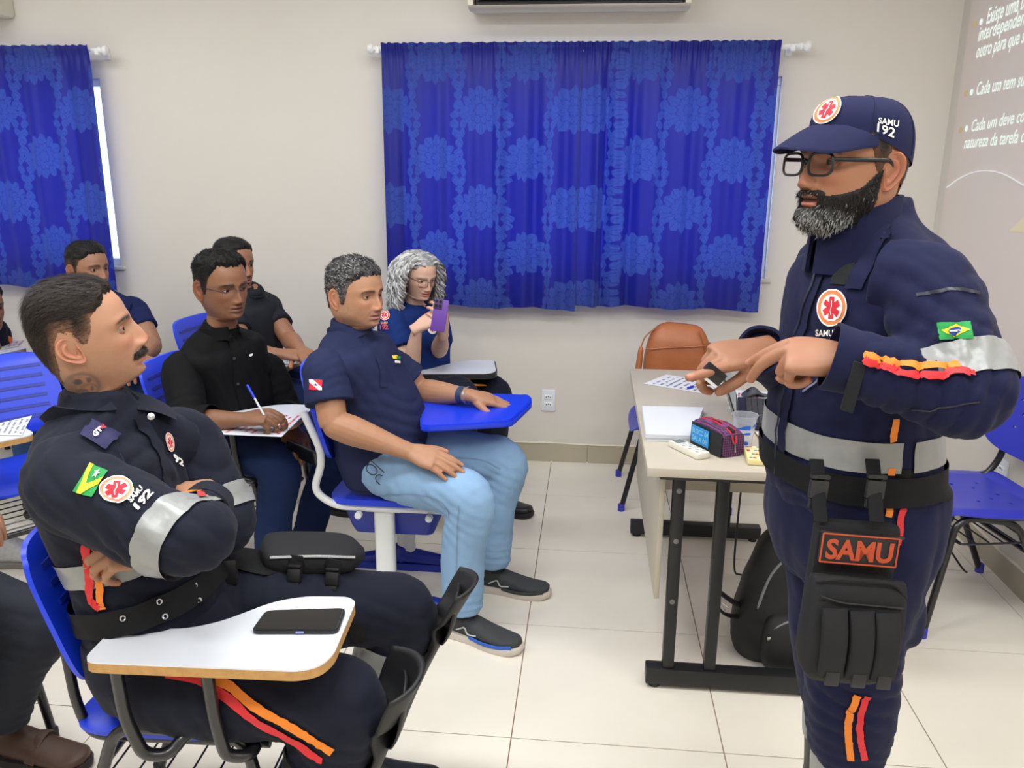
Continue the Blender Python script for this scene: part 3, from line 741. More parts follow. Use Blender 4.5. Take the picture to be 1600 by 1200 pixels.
part('screen', MB().add(*lidbox(.015, LW - .015, .02, .2, .003, .0035)), emis('laptop_screen_light', (.55, .58, .62, 1), .5), lp, smooth=False)
# mouse
mp = PZ(1180, 620, Z)
mo = thing('mouse', 'dark grey arched computer mouse on the red printed sheet', 'mouse', (mp[0], mp[1], Z))
def msf(u, v):
    x, y = se(u, v, 2.6); h = .034 * math.exp(-((x + .2) / .55) ** 2) * (1 - .5 * y * y) + .003
    r = .35; return (mp[0] + (.054 * x) * math.cos(r) - .029 * y * math.sin(r), mp[1] + .054 * x * math.sin(r) + .029 * y * math.cos(r), Z + .002 + h)
part('shell', slab(msf, 16, 12, (0, 0, -.0035)), M('mouse_rubber', (58, 62, 70), .5), mo)
part('wheel', MB().lathe([(0, -.003), (.006, -.003), (.006, .003), (0, .003)], (mp[0] - .03, mp[1] - .012, Z + .026), 12, (math.sin(-.35), math.cos(.35), 0)), DARKP, mo)
# plastic cup
cp = PZ(1160, 697, Z)
def k_cup():
    k = NT('clear_cup_plastic'); k.b.inputs['Base Color'].default_value = (.93, .95, 1, 1); k.b.inputs['Transmission Weight'].default_value = .85; k.b.inputs['Roughness'].default_value = .18; k.b.inputs['IOR'].default_value = 1.15
    k.l(k.math('MULTIPLY_ADD', k.noise(k.coord(), 60, 2), .1, .12), k.b.inputs['Roughness']); return k.m
cu = thing('plastic_cup', 'translucent plastic cup with blue print beside the pencil case', 'cup', (cp[0], cp[1], Z))
ch_ = .098; cr = lambda z: .0245 + .0125 * z / ch_
part('cup_wall', MB().lathe([(0, .002)] + [(cr(z) + (.0008 if i % 2 else 0), z) for i, z in enumerate(np.linspace(.001, ch_, 14))] + [(.0395, ch_), (.040, ch_ + .003), (.0375, ch_ + .003), (cr(ch_) - .0012, ch_ - .002)] + [(cr(z) - .0012, z) for z in np.linspace(ch_ - .01, .004, 6)] + [(0, .004)], (cp[0], cp[1], Z), 32), k_cup(), cu)
BLP = M('blue_cup_print', (40, 96, 200), .5, var=.1)
for z0, a0, w, h in ((.062, 3.5, 1.6, .014), (.045, 3.9, 1.3, .008), (.028, 3.4, .8, .012), (.012, 4.2, .9, .012), (.07, 5.3, .7, .008)):
    mb = MB().grid(lambda u, v: (cp[0] + (cr(z0) + .0022) * math.cos(a0 + w * u), cp[1] + (cr(z0) + .0022) * math.sin(a0 + w * u), Z + z0 + h * v * (.6 + .4 * math.sin(5 * u + a0))), 12, 2)
    part('cup_print', mb, BLP, cu, autos=None)
# pencil case
def k_plaid(d3, e3):
    k = NT('plaid_cloth'); v = k.coord(); c = lin(40, 33, 60)
    for ax, col in ((d3, lin(112, 62, 128)), (e3, lin(150, 70, 92)), ((0, 0, 1), lin(112, 62, 128))):
        dt = k.n('ShaderNodeVectorMath', operation='DOT_PRODUCT'); k.l(v, dt.inputs[0]); dt.inputs[1].default_value = tuple(float(x) for x in ax)
        c = k.mix(k.math('MULTIPLY', k.math('LESS_THAN', k.math('FRACT', k.math('MULTIPLY', dt.outputs['Value'], 130.0)), .22), .75), c, col)
    k.l(c, k.b.inputs['Base Color']); k.b.inputs['Roughness'].default_value = .85; k.bump(k.noise(v, 500, 2), .2, .001); return k.m
A0 = PZ(1078, 693, Z); A1 = PZ(1128, 718, Z); A2 = PZ(1167, 710, Z)
cdx = unit(np.array([A1[0] - A0[0], A1[1] - A0[1]])); cdn = np.array([-cdx[1], cdx[0]])
if cdn @ np.array([1, 1]) < 0: cdn = -cdn
CL, CWd, CHh = .150, .085, .086
pc = thing('pencil_case', 'purple plaid pencil case with red zip and blue room label', 'pencil case', (A0[0], A0[1], Z))
def C3(u, v, z): p = np.array(A0[:2]) + cdx * u + cdn * v; return np.array((p[0], p[1], Z + z))
V = []; F = []; n = 32; m = 17
for i, s_ in enumerate(np.linspace(0, 1, m)):
    pin = 1 - .10 * (abs(2 * s_ - 1) ** 6); hh = CHh * (.92 + .08 * math.sin(math.pi * s_)) * (1 - .10 * max(0, s_ - .8) / .2)
    for q_ in range(n):
        a = 2 * math.pi * q_ / n; x = np.sign(math.cos(a)) * abs(math.cos(a)) ** .42; y = np.sign(math.sin(a)) * abs(math.sin(a)) ** .42
        V.append(C3(CL * s_ + .002 * x, CWd * (.5 + .5 * x * pin * (1 - .10 * max(0, y))), hh * (.5 + .5 * y) + .0015 * math.sin(11 * s_ + 3 * x)))
for i in range(m - 1):
    for q_ in range(n): F.append((i * n + q_, i * n + (q_ + 1) % n, (i + 1) * n + (q_ + 1) % n, (i + 1) * n + q_))
F.append(tuple(range(n))[::-1]); F.append(tuple(range((m - 1) * n, m * n)))
part('case_body', (V, F), k_plaid((cdx[0], cdx[1], 0), (cdn[0], cdn[1], 0)), pc, autos=1.0)
BLKC = M('black_nylon', (27, 27, 30), .7, var=.12, bump=.3, bscale=500, bdist=.0008)
part('side_panel', MB().grid(lambda u, v: C3(CL * (.01 + .98 * u), -.0008 - .0012 * math.sin(math.pi * u) + .002 * v * v, .003 + CHh * .83 * v), 10, 4), BLKC, pc, autos=None)
ZIPR = M('red_zip', (190, 30, 42), .6, var=.1)
for dv, q_ in ((.40, 0), (.60, 1)):
    part('zip', MB().pipe([C3(.004, CWd * dv, CHh * .93), C3(CL * .5, CWd * dv, CHh + .0015), C3(CL * .97, CWd * (dv + (.02 if q_ else -.02)), CHh * .90), C3(CL + .004, CWd * (.54 if q_ else .46), CHh * .50)], .0028, .02, seg=8), ZIPR, pc)
part('zip_gap', MB().grid(lambda u, v: C3(CL * (.35 + .64 * v), CWd * (.42 + .16 * u), CHh * (1.006 - .09 * v ** 3)), 4, 8), DARKP, pc, autos=None)
part('zip_pull', MB().pipe([C3(CL + .005, CWd * .5, CHh * .52), C3(CL + .010, CWd * .5, CHh * .2)], .0016, seg=6), STEEL, pc)
lab = part('room_label', MB().grid(lambda u, v: C3(CL * (.06 + .56 * u), -.0040, .014 + CHh * .62 * v), 4, 3), M('sky_blue_card', (40, 146, 214), .5, var=.03), pc, autos=None)
LABW = M('pale_label_ink', (150, 208, 240), .6, var=0)
for body, z in (('BLOCO 04', .044), ('SALA 08.', .021)):
    V, F = text_mesh(body, bold=.004); s_ = CL * .50 / V[:, 0].max(); sv = .015 / .69
    part('label_text', ([C3(CL * .09 + p[0] * s_, -.0046, z + p[1] * sv) for p in V], F), LABW, lab, smooth=False, autos=None)
# remote controls
def remote(label, name, ca, cb, w, h, bodym, btnm, rows, cols, scr):
    ca, cb = np.array(ca[:2]), np.array(cb[:2]); d = unit(cb - ca); L = np.linalg.norm(cb - ca); n = np.array([-d[1], d[0]]); m = (ca + cb) / 2; rz = math.atan2(d[1], d[0])
    t = thing(name, label, name.split('_')[0] if name != 'remote_control' else 'remote', (m[0], m[1], Z))
    B = lambda u, v, z: (ca[0] + d[0] * u + n[0] * v, ca[1] + d[1] * u + n[1] * v, Z + z)
    part('body', MB().box(B(L / 2, 0, h / 2 + .0005), (L, w, h), rz, min(h, w) * .3), bodym, t)
    if scr: part('display', MB().box(B(L * .83, 0, h + .0005), (L * .2, w * .7, .002), rz, .0005), M('lcd_grey', (120, 128, 126), .25), t)
    for r in range(rows):
        for c in range(cols):
            part('button', MB().box(B(L * (.12 + (.55 if scr else .76) * r / max(1, rows - 1)), w * (-.3 + .6 * c / max(1, cols - 1)), h + .0008), (L * .06, w * .17, .0025), rz, .0008), btnm[(r + c) % len(btnm)], t)
    return t
RW = M('remote_white', (222, 218, 204), .4, var=.03)
remote('white air conditioner remote control lying in front of the pencil case', 'remote_control', PZ(1100, 713, Z + .01), PZ(1053, 691, Z + .01), .046, .02, RW, [M('remote_button_grey', (170, 174, 176), .5), M('remote_button_pale', (205, 208, 208), .5)], 6, 3, True)
remote('small pale yellow remote with coloured buttons at the near edge of the desk', 'remote_control', PZ(1183, 723, Z + .01), PZ(1174, 700, Z + .01), .052, .018, M('yellowed_plastic', (226, 212, 150), .45, var=.04), [M('button_blue', (110, 130, 170), .5), M('button_white', (222, 224, 220), .5), M('button_red', (196, 60, 56), .5)], 4, 4, False)
# clipboard with papers at the near right
cq = pz([(1178, 676), (1240, 676), (1250, 705), (1200, 706)], Z)
cb_ = thing('clipboard', 'brown clipboard with a printed form at the near right of the desk', 'clipboard', (*((cq[0] + cq[2]) / 2), Z))
part('board', flat_poly(cq, Z + .001, .003), M('hardboard_brown', (120, 84, 56), .6, var=.15), cb_, smooth=False)
part('form', flat_poly([np.array(p) * .94 + (np.array(cq[0]) + np.array(cq[2])) / 2 * .06 for p in cq], Z + .004, .001), PAPER, cb_, smooth=False)
for i in range(5):
    a, b = np.array(cq[0]), np.array(cq[1]); c_, d_ = np.array(cq[3]), np.array(cq[2]); v = .15 + .15 * i
    p = a * (1 - v) + c_ * v; r = b * (1 - v) + d_ * v
    part('form_line', MB().prism([tuple(p * .9 + r * .1), tuple(p * .2 + r * .8), tuple(p * .2 + r * .8 + (c_ - a) * .04), tuple(p * .9 + r * .1 + (c_ - a) * .04)], Z + .005, Z + .0054), INK, cb_, smooth=False)

# ------------------------------------------------------------------ brown handbag on the chair behind the desk
def k_leather():
    k = NT('tan_leather'); v = k.coord(); f = k.noise(v, 9, 4)
    k.l(k.mix(f, lin(146, 82, 46), lin(182, 108, 64)), k.b.inputs['Base Color']); k.b.inputs['Roughness'].default_value = .42
    k.bump(k.math('ADD', k.noise(v, 260, 3), k.math('MULTIPLY', k.noise(v, 14, 2), 3.0)), .25, .003); return k.m
LEA = k_leather()
bc = P(1055, 600, 3.80); bg = thing('handbag', 'tan leather handbag resting on the chair behind the desk', 'bag', (bc[0], 3.8, .612))
bx, by, bz = bc[0], 3.80, .612
def bagf(th, zt):
    pass
secs = [(bx, by, bz, .135, .06), (bx, by, bz + 0.015, .155, .078), (bx, by, bz + 0.102, .152, .08), (bx + .004, by, bz + 0.175, .14, .07), (bx + .008, by, bz + 0.212, .124, .055), (bx + .012, by, bz + 0.241, .10, .036), (bx + .014, by, bz + 0.256, .07, .018)]
V, F = tube(secs, per=5, seg=40, front=(0, 1, 0), n=3.4); V[:, 2] += .012 * (V[:, 0] - bx) / .15 * (V[:, 2] - bz)
V[:, 2] += .025 * (V[:, 0] - bx)
part('bag_body', (V, F), LEA, bg, autos=None)
part('seam_welt', MB().pipe([(bx - .15, by - .073, bz + 0.146), (bx - .06, by - .081, bz + 0.157), (bx + .06, by - .081, bz + 0.165), (bx + .148, by - .070, bz + 0.174)], .0028, .02, seg=6), LEA, bg)
part('seam_welt', MB().pipe([(bx + .120, by - .066, bz + 0.015), (bx + .118, by - .066, bz + 0.161), (bx + .09, by - .05, bz + 0.234)], .0028, .05, seg=6), LEA, bg)
part('strap', MB().pipe([(bx - .10, by - .01, bz + 0.241), (bx - .155, by - .02, bz + 0.197), (bx - .172, by - .03, bz + 0.146)], .007, .05, flat=.4), LEA, bg)
part('strap', MB().pipe([(bx + .12, by, bz + 0.182), (bx + .165, by - .03, bz + 0.161), (bx + .175, by - .05, bz + 0.088)], .008, .04, flat=.5), LEA, bg)
part('tassel', MB().tube([(bx - .172, by - .035, bz + 0.150, .007, .007), (bx - .173, by - .04, bz + 0.124, .013, .013), (bx - .182, by - .045, bz + 0.02, .017, .015), (bx - .186, by - .045, bz - .03, .016, .012)], seg=12), LEA, bg)
V_ = None
cl = thing('purple_bag', 'soft purple fabric bag squashed under the tan handbag', 'bag', (bx, by - .03, .412))
def clf(u, v):
    a = 2 * math.pi * u; r = 1 - v * .35; r = 1 - .25 * max(0, v - .8) / .2; x = .172 * math.cos(a) * r; y = .115 * math.sin(a) * r
    return (bx + x + .01 * math.sin(7 * a), by - .0 + y, .46 + .125 * v * (1 - v * .3) * (.75 + .25 * math.sin(5 * a + 1)) + .012 * math.sin(9 * a + 4 * v))
part('bag_body', MB().grid(clf, 60, 8), M('purple_fabric', (92, 58, 150), .8, var=.15, vscale=25, bump=.3, bscale=120), cl)

# ------------------------------------------------------------------ backpack under the desk
bp = PZ(1215, 1046, 0)
bk = thing('backpack', 'black backpack with grey zips standing on the floor under the desk', 'backpack', (bp[0], bp[1], 0))
NYL = M('black_backpack_nylon', (24, 24, 27), .62, var=.15, vscale=14, bump=.35, bscale=420, bdist=.001)
qx, qy = bp[0] + .03, bp[1] + .12
secs = [(qx, qy, .003, .14, .10), (qx, qy, .05, .165, .125), (qx + .01, qy, .16, .165, .12), (qx + .02, qy, .28, .15, .10), (qx + .03, qy + .01, .38, .12, .08), (qx + .035, qy + .015, .44, .08, .05), (qx + .035, qy + .015, .455, .03, .02)]
V, F = tube(secs, per=5, seg=36, front=(0, 1, 0), n=3.0); V = V + .004 * np.sin(V[:, [1, 2, 0]] * 55)
part('bag_body', (V, F), NYL, bk, autos=None)
secs = [(qx + .03, qy - .115, .02, .11, .03), (qx + .03, qy - .125, .06, .12, .045), (qx + .03, qy - .115, .16, .115, .038), (qx + .03, qy - .10, .20, .09, .015)]
part('front_pocket', tube(secs, per=5, seg=28, front=(0, 1, 0), n=3.2), NYL, bk, autos=None)
ZG = M('grey_zip_tape', (132, 134, 138), .5)
part('zip', MB().pipe([(qx - .11, qy - .09, .10), (qx - .105, qy - .098, .22), (qx - .07, qy - .085, .33), (qx - .0, qy - .07, .40), (qx + .08, qy - .06, .42)], .0045, .06, seg=8), ZG, bk)
part('zip', MB().pipe([(qx - .075, qy - .14, .12), (qx - .06, qy - .145, .165), (qx - .01, qy - .138, .19), (qx + .07, qy - .13, .19)], .004, .03, seg=8), ZG, bk)
part('zip_pull', MB().box((qx - .075, qy - .15, .125), (.012, .004, .022), bev=.002), STEEL, bk)
part('side_strap', MB().pipe([(qx - .14, qy - .03, .13), (qx - .20, qy - .05, .145), (qx - .235, qy - .055, .19), (qx - .225, qy - .055, .235), (qx - .185, qy - .05, .20), (qx - .14, qy - .03, .17)], .014, .03, flat=.35), NYL, bk)
part('strap_ring', MB().pipe([(qx - .20, qy - .062, .165), (qx - .22, qy - .062, .20), (qx - .19, qy - .062, .18)], .003, .01, seg=6), STEEL, bk)
# cables
CABM = M('black_cable', (26, 26, 28), .5)
def cable(label, pts, r=.004, plug=None, name='cable'):
    t = thing(name, label, 'cable', pts[0])
    part('cord', MB().tube([(*p, r, r) for p in spline(pts, 8)], per=1, seg=7), CABM, t)
    if plug is not None: part('plug', MB().box(plug, (.03, .022, .02), .5, .006), CABM, t)
a = [PZ(*p, .0) for p in ((1210, 1000), (1205, 792))]
cable('black cable hanging below the desk and running over the floor', [(.60, 2.95, .55), (.595, 2.96, .30), (.60, 2.98, .06), (.63, 3.0, .012), (.70, 3.02, .010), (.82, 3.05, .01)])
r0 = P(1470, 830, 3.0)
cable('black tangled cable bundled on the rack of the blue chair by the right wall', [(1.30, 3.02, .35), (1.33, 2.98, .30), (1.38, 3.0, .24), (1.34, 3.04, .22), (1.31, 3.0, .28), (1.36, 2.97, .33), (1.40, 3.0, .29), (1.36, 3.03, .21), (1.42, 3.05, .15), (1.50, 3.08, .05), (1.54, 3.12, .012)], .004, (1.36, 3.0, .215))
# phone on the front chair's board
def phone(label, poly_or_box, name='smartphone'): pass
ph = thing('smartphone', 'black smartphone lying face up on the white board of the front chair', 'phone', (*PZ(465, 970, .70)[:2], .6985))
p0, p1, p2, p3 = [np.array(PZ(*p, .705)[:2]) for p in ((392, 987), (415, 955), (541, 951), (528, 987))]
poly = rnd_poly([tuple(p0), tuple(p3), tuple(p2), tuple(p1)], .014)
part('phone_case', MB().prism(poly, .6988, .708, bev=.002), M('black_phone_case', (26, 26, 28), .5), ph)
cen = (p0 + p2) / 2
part('screen', MB().prism([tuple(cen + (np.array(p) - cen) * .93) for p in poly], .7078, .7085), M('dark_glass', (22, 22, 24), .08, spec=.6), ph, smooth=False)
sd = unit(p3 - p0); mm = p0 + (p3 - p0) * .56
part('charging_port', MB().box((mm[0] - sd[1] * -.001, mm[1] - .0008, .7035), (.016, .002, .0045), math.atan2(sd[1], sd[0]), .0015), M('pale_violet_port', (140, 146, 210), .5), ph)
for i in range(5):
    q_ = p0 + (p3 - p0) * (.66 + .035 * i); part('speaker_hole', MB().box((q_[0], q_[1] - .0006, .7035), (.002, .002, .002), math.atan2(sd[1], sd[0])), BLACKT, ph)
# papers on the boards
printed('paper_sheet', 'handout under the pen of the man in the black shirt', [np.array(PZ(*p, .70)[:2]) for p in ((318, 678), (396, 650), (477, 646), (440, 683))], .7005, 8, REDINK, seed=8)
printed('paper_sheet', 'handout on the board of the man in the charcoal T-shirt', [np.array(PZ(*p, .70)[:2]) for p in ((425, 570), (430, 560), (468, 561), (467, 569))], .7005, 5, seed=9)
printed('paper_sheet', 'handout in front of the man in the navy T-shirt', [np.array(PZ(*p, .70)[:2]) for p in ((218, 568), (222, 555), (246, 557), (243, 567))], .7005, 5, seed=10)
printed('paper_sheet', 'papers on the board of the person at the far left edge', [np.array(PZ(*p, .70)[:2]) for p in ((-10, 548), (-4, 534), (40, 532), (30, 541))], .7005, 5, REDINK, seed=11)
printed('paper_sheet', 'white sheet on the empty chair at the left edge', [np.array(PZ(*p, .70)[:2]) for p in ((-20, 680), (-10, 664), (50, 650), (34, 681))], .7005, 6, seed=12)
# ------------------------------------------------------------------ tools for people
def vnoise(p, s, seed=0.0):
    X = np.asarray(p) * s + seed * 17.31; i = np.floor(X); f = X - i; u = f * f * (3 - 2 * f); out = 0
    for a in (0, 1):
        for b in (0, 1):
            for c in (0, 1):
                q = i + np.array([a, b, c]); h = np.sin(q @ np.array([127.1, 311.7, 74.7])) * 43758.5453; h = h - np.floor(h)
                w = (u[:, 0] if a else 1 - u[:, 0]) * (u[:, 1] if b else 1 - u[:, 1]) * (u[:, 2] if c else 1 - u[:, 2]); out = out + w * h
    return out * 2 - 1
def normals(V, F4):
    a = V[F4[:, 2]] - V[F4[:, 0]]; b = V[F4[:, 3]] - V[F4[:, 1]]; n = np.cross(a, b); N = np.zeros_like(V)
    for k in range(4): np.add.at(N, F4[:, k], n)
    return N / (np.linalg.norm(N, axis=1)[:, None] + 1e-12)
def remesh(parts, voxel, smooth=3, fac=.5):
    mb = MB()
    for V, F in parts: mb.add(V, F)
    o = bpy.data.objects.new('tmp', mesh('tmp', mb.V(), mb.f)); COL.objects.link(o)
    m = o.modifiers.new('r', 'REMESH'); m.mode = 'VOXEL'; m.voxel_size = voxel; m.adaptivity = 0.0
    if smooth: s = o.modifiers.new('s', 'SMOOTH'); s.iterations = smooth; s.factor = fac
    dg = bpy.context.evaluated_depsgraph_get(); e = o.evaluated_get(dg); me = e.to_mesh()
    V = np.zeros(len(me.vertices) * 3); me.vertices.foreach_get('co', V); V = V.reshape(-1, 3)
    F = [tuple(p.vertices) for p in me.polygons]; e.to_mesh_clear(); old = o.data; bpy.data.objects.remove(o); bpy.data.meshes.remove(old)
    F4 = np.array([f if len(f) == 4 else (*f, f[-1]) for f in F], int)
    n = normals(V, F4); c = V - V.mean(0)
    return V, F4
def faces(F4): return [tuple(f) if f[2] != f[3] else tuple(f[:3]) for f in F4.tolist()]
def wrinkle(V, F4, folds=(), amp=.002, scale=14, seed=1, stretch=(1, 1, 1), fine=.0006):
    N = normals(V, F4); st = np.array(stretch); q = V * st
    wob = np.stack([vnoise(q, 5, seed + 3), vnoise(q, 5, seed + 4), vnoise(q, 5, seed + 5)], 1) * .05
    b = np.abs(vnoise(q + wob, scale, seed)) ** .8; d = amp * (1.6 * b - .6)
    d += amp * .5 * (1.6 * np.abs(vnoise(q + wob, scale * 2.1, seed + 1)) - .6) + fine * vnoise(V, 60, seed)
    for (c, dr, rad, a, lam) in folds:
        r = V - np.asarray(c); w = np.exp(-(np.sum(r * r, 1) / rad ** 2)); ph = r @ unit(dr) / lam + .45 * vnoise(V, 9, seed + 7)
        d += a * w * (1.9 * np.abs(np.sin(math.pi * ph)) ** .8 - 1.0)
    return V + N * d[:, None]
def bvh(V, F4): return BVHTree.FromPolygons([tuple(v) for v in V], faces(F4))
class Cloth:
    """one garment: closed tubes fused into a continuous surface with folds"""
    def __init__(s, name, tubes, mat, parent, voxel=.008, smooth=4, label=None, **w):
        V, F4 = remesh(tubes, voxel, smooth); V = wrinkle(V, F4, **w)
        s.V, s.F4 = V, F4; s.o = part(name, (V, faces(F4)), mat, parent, autos=None, label=label); s.b = bvh(V, F4)
class multi:
    def __init__(s, *cl):
        V = []; F = []; n = 0
        for c in cl: V.append(c.V); F += [tuple(i + n for i in f) for f in faces(c.F4)]; n += len(c.V)
        s.b = BVHTree.FromPolygons([tuple(v) for v in np.concatenate(V)], F)
def snap(b, V, off, maxd=.15):
    out = []
    for v in V:
        h, n, i, d = b.find_nearest(Vector(v), maxd)
        if h is None: out.append(np.array(v)); continue
        r = Vector(v) - h; nn = n if n.dot(r) >= 0 or d < .02 else -n
        out.append(np.array(h + nn * off))
    return np.array(out)
def band(name, cl, ctrl, front, mat, parent, off=.0035, per=6, seg=56, n=2.0, arc=None, label=None):
    """a strip of cloth around a limb or the trunk, lying on the garment"""
    c = spline(ctrl, per); V, F = tube(c, per=1, seg=seg, front=front, n=n, caps=False); m = len(c); R_ = np.zeros((m, seg)); V = V.reshape(m, seg, 3)
    for i in range(m):
        for k in range(seg):
            o = V[i, k]; d = c[i, :3] - o; L = np.linalg.norm(d); h, nn, q, dd = cl.b.ray_cast(Vector(o), Vector(d / L), L)
            R_[i, k] = np.nan if h is None else np.linalg.norm(np.array(h) - c[i, :3])
    R_ = np.where(np.isnan(R_), np.nanmedian(R_), R_); md = np.median(R_, axis=0)
    md = np.median(np.stack([np.roll(md, j) for j in range(-3, 4)]), axis=0); R_ = np.clip(R_, md[None] * .93, md[None] * 1.07)
    for i in range(m):
        o = V[i] - c[i, :3]; V[i] = c[i, :3] + o / np.linalg.norm(o, axis=1)[:, None] * (R_[i] + off)[:, None]
    if arc:
        keep = []
        for f in F:
            a = (f[0] % seg + .5) / seg
            if (arc[0] <= a <= arc[1]) or (arc[1] > 1 and a <= arc[1] - 1): keep.append(f)
        F = keep
    return part(name, (V.reshape(-1, 3), F), mat, parent, autos=None, label=label)
def ribbon(name, cl, pts, width, mat, parent, off=.004, n=40, side=None):
    """a flat tape along points lying on a garment"""
    c = spline([tuple(p) for p in pts], max(2, n // max(1, len(pts) - 1))); S = snap(cl.b, c, off)
    V = []; 
    for i, p in enumerate(S):
        t = unit(S[min(i + 1, len(S) - 1)] - S[max(i - 1, 0)]); h, nn, k, d = cl.b.find_nearest(Vector(p)); nn = np.array(nn)
        if nn @ (p - np.array(h)) < 0: nn = -nn
        w = unit(np.cross(t, nn))
        for k in range(5): V.append(p + w * width * (k / 4 - .5))
    V = snap(cl.b, V, off)
    F = [(i * 5 + k, i * 5 + k + 1, (i + 1) * 5 + k + 1, (i + 1) * 5 + k) for i in range(len(S) - 1) for k in range(4)]
    return part(name, (V, F), mat, parent, autos=None)
# ------------------------------------------------------------------ flat marks sewn on the clothes
def on_surface(b, uv, quad, off):
    """unit square -> photo quad (tl, tr, br, bl) -> the garment's surface there"""
    q = [np.array(p, float) for p in quad]; out = []; last = None
    for u, v in uv:
        p = (q[0] * (1 - u) + q[1] * u) * (1 - v) + (q[3] * (1 - u) + q[2] * u) * v
        d = unit(ray(*p)); h, n, i, dist = b.ray_cast(Vector(CC), Vector(d))
        if h is None:
            c = last if last is not None else CC + d * 2
            t = (c - CC) @ d; h, n, i, dist = b.find_nearest(Vector(CC + d * t))
        n = np.array(n); 
        if n @ d > 0: n = -n
        last = np.array(h); out.append(last + n * off)
    return np.array(out)
def g_rect(u0, v0, u1, v1, nu=8, nv=8):
    UV = [(u0 + (u1 - u0) * i / nu, v0 + (v1 - v0) * j / nv) for j in range(nv + 1) for i in range(nu + 1)]
    return UV, [(j * (nu + 1) + i, j * (nu + 1) + i + 1, (j + 1) * (nu + 1) + i + 1, (j + 1) * (nu + 1) + i) for j in range(nv) for i in range(nu)]
def g_disc(cu, cv, r, seg=32, rings=5, r0=0.0):
    UV = []; F = []
    for i in range(rings + 1):
        rr = r0 + (r - r0) * i / rings
        for k in range(seg): a = 2 * math.pi * k / seg; UV.append((cu + rr * math.cos(a), cv + rr * math.sin(a)))
    for i in range(rings):
        for k in range(seg): F.append((i * seg + k, i * seg + (k + 1) % seg, (i + 1) * seg + (k + 1) % seg, (i + 1) * seg + k))
    return UV, F
def g_poly(pts, sub=.12):
    bm = bmesh.new(); bm.faces.new([bm.verts.new((p[0], p[1], 0)) for p in pts]); bmesh.ops.triangulate(bm, faces=list(bm.faces))
    for _ in range(3):
        es = [e for e in bm.edges if e.calc_length() > sub]
        if not es: break
        bmesh.ops.subdivide_edges(bm, edges=es, cuts=1); bmesh.ops.triangulate(bm, faces=list(bm.faces))
    bm.verts.index_update(); r = ([(v.co.x, v.co.y) for v in bm.verts], [tuple(v.index for v in f.verts) for f in bm.faces]); bm.free(); return r
def g_text(body, u0, v0, u1, v1, bold=.02, shear=0.0):
    V, F = text_mesh(body, shear=shear, bold=bold, sub=.35)
    x0, x1 = V[:, 0].min(), V[:, 0].max(); y0, y1 = min(0, V[:, 1].min()), V[:, 1].max()
    return [(u0 + (u1 - u0) * (p[0] - x0) / (x1 - x0), v1 + (v0 - v1) * (p[1] - y0) / (y1 - y0)) for p in V], F
def g_star6(cu, cv, r, w):
    UV = []; F = []
    for k in range(3):
        a = math.pi * k / 3 + math.pi / 2; c, s = math.cos(a), math.sin(a); u, f = g_rect(-r, -w, r, w, 6, 2); n = len(UV)
        UV += [(cu + x * c - y * s, cv + x * s + y * c) for x, y in u]; F += [tuple(i + n for i in q) for q in f]
    return UV, F
def g_star5(cu, cv, r):
    return g_poly([(cu + (r if k % 2 == 0 else r * .42) * math.sin(math.pi * k / 5), cv - (r if k % 2 == 0 else r * .42) * math.cos(math.pi * k / 5)) for k in range(10)])
def mark(name, cl, g, quad, mat, parent, off=.004):
    return part(name, (on_surface(cl.b, g[0], quad, off), g[1]), mat, parent, autos=None)
EMB = {}
def TH(n, rgb): return M('thread_' + n, rgb, .75, var=.08, vscale=300, bump=.3, bscale=900, bdist=.0006)
T_OR, T_RED, T_WH, T_GR, T_YE, T_BL = TH('orange', (226, 128, 70)), TH('red', (204, 36, 52)), TH('white', (232, 226, 222)), TH('green', (26, 140, 64)), TH('yellow', (242, 208, 40)), TH('blue', (30, 70, 160))
T_SAL = TH('salmon', (214, 140, 106))
def emblem(cl, quad, parent, off=.004, rim=T_OR):
    r = mark('round_emblem', cl, g_disc(.5, .5, .5), quad, rim, parent, off)
    mark('emblem_border', cl, g_disc(.5, .5, .5, rings=1, r0=.46), quad, T_WH, r, off + .0006)
    mark('emblem_field', cl, g_disc(.5, .5, .36), quad, T_WH, r, off + .0008)
    mark('emblem_star', cl, g_star6(.5, .5, .29, .085), quad, T_RED, r, off + .0016)
    mark('emblem_staff', cl, g_poly([(.485, .3), (.515, .3), (.53, .45), (.49, .55), (.52, .7), (.49, .7), (.465, .55), (.5, .45)]), quad, T_WH, r, off + .0022)
    return r
# ------------------------------------------------------------------ heads
def interp_tab(tab, z):
    t = np.array(sorted(tab)); d = spline(t, 8); o = np.argsort(d[:, 0]); d = d[o]
    return [np.interp(z, d[:, 0], d[:, k]) for k in range(1, t.shape[1])]
#        z      front   back   half   (eye level is z = 0)
HEADT = [(.1135, -.012, -.014, .001), (.1115, .014, -.040, .024), (.107, .034, -.058, .040), (.098, .054, -.074, .054), (.085, .070, -.086, .0645), (.068, .082, -.096, .0715), (.05, .0895, -.102, .0755),
         (.03, .094, -.1045, .0775), (.015, .0955, -.104, .0775), (0, .0925, -.102, .0765), (-.015, .091, -.098, .0745), (-.03, .090, -.092, .072), (-.045, .0895, -.085, .0695), (-.06, .0885, -.078, .066),
         (-.075, .086, -.073, .0605), (-.088, .0835, -.070, .0545), (-.098, .080, -.068, .050), (-.105, .074, -.067, .0475), (-.111, .062, -.066, .047), (-.116, .046, -.066, .0475), (-.124, .035, -.066, .049), (-.14, .028, -.066, .0515), (-.17, .024, -.070, .0545), (-.22, .026, -.076, .062)]
def ga(x, c, w): return np.exp(-((x - c) / w) ** 2)
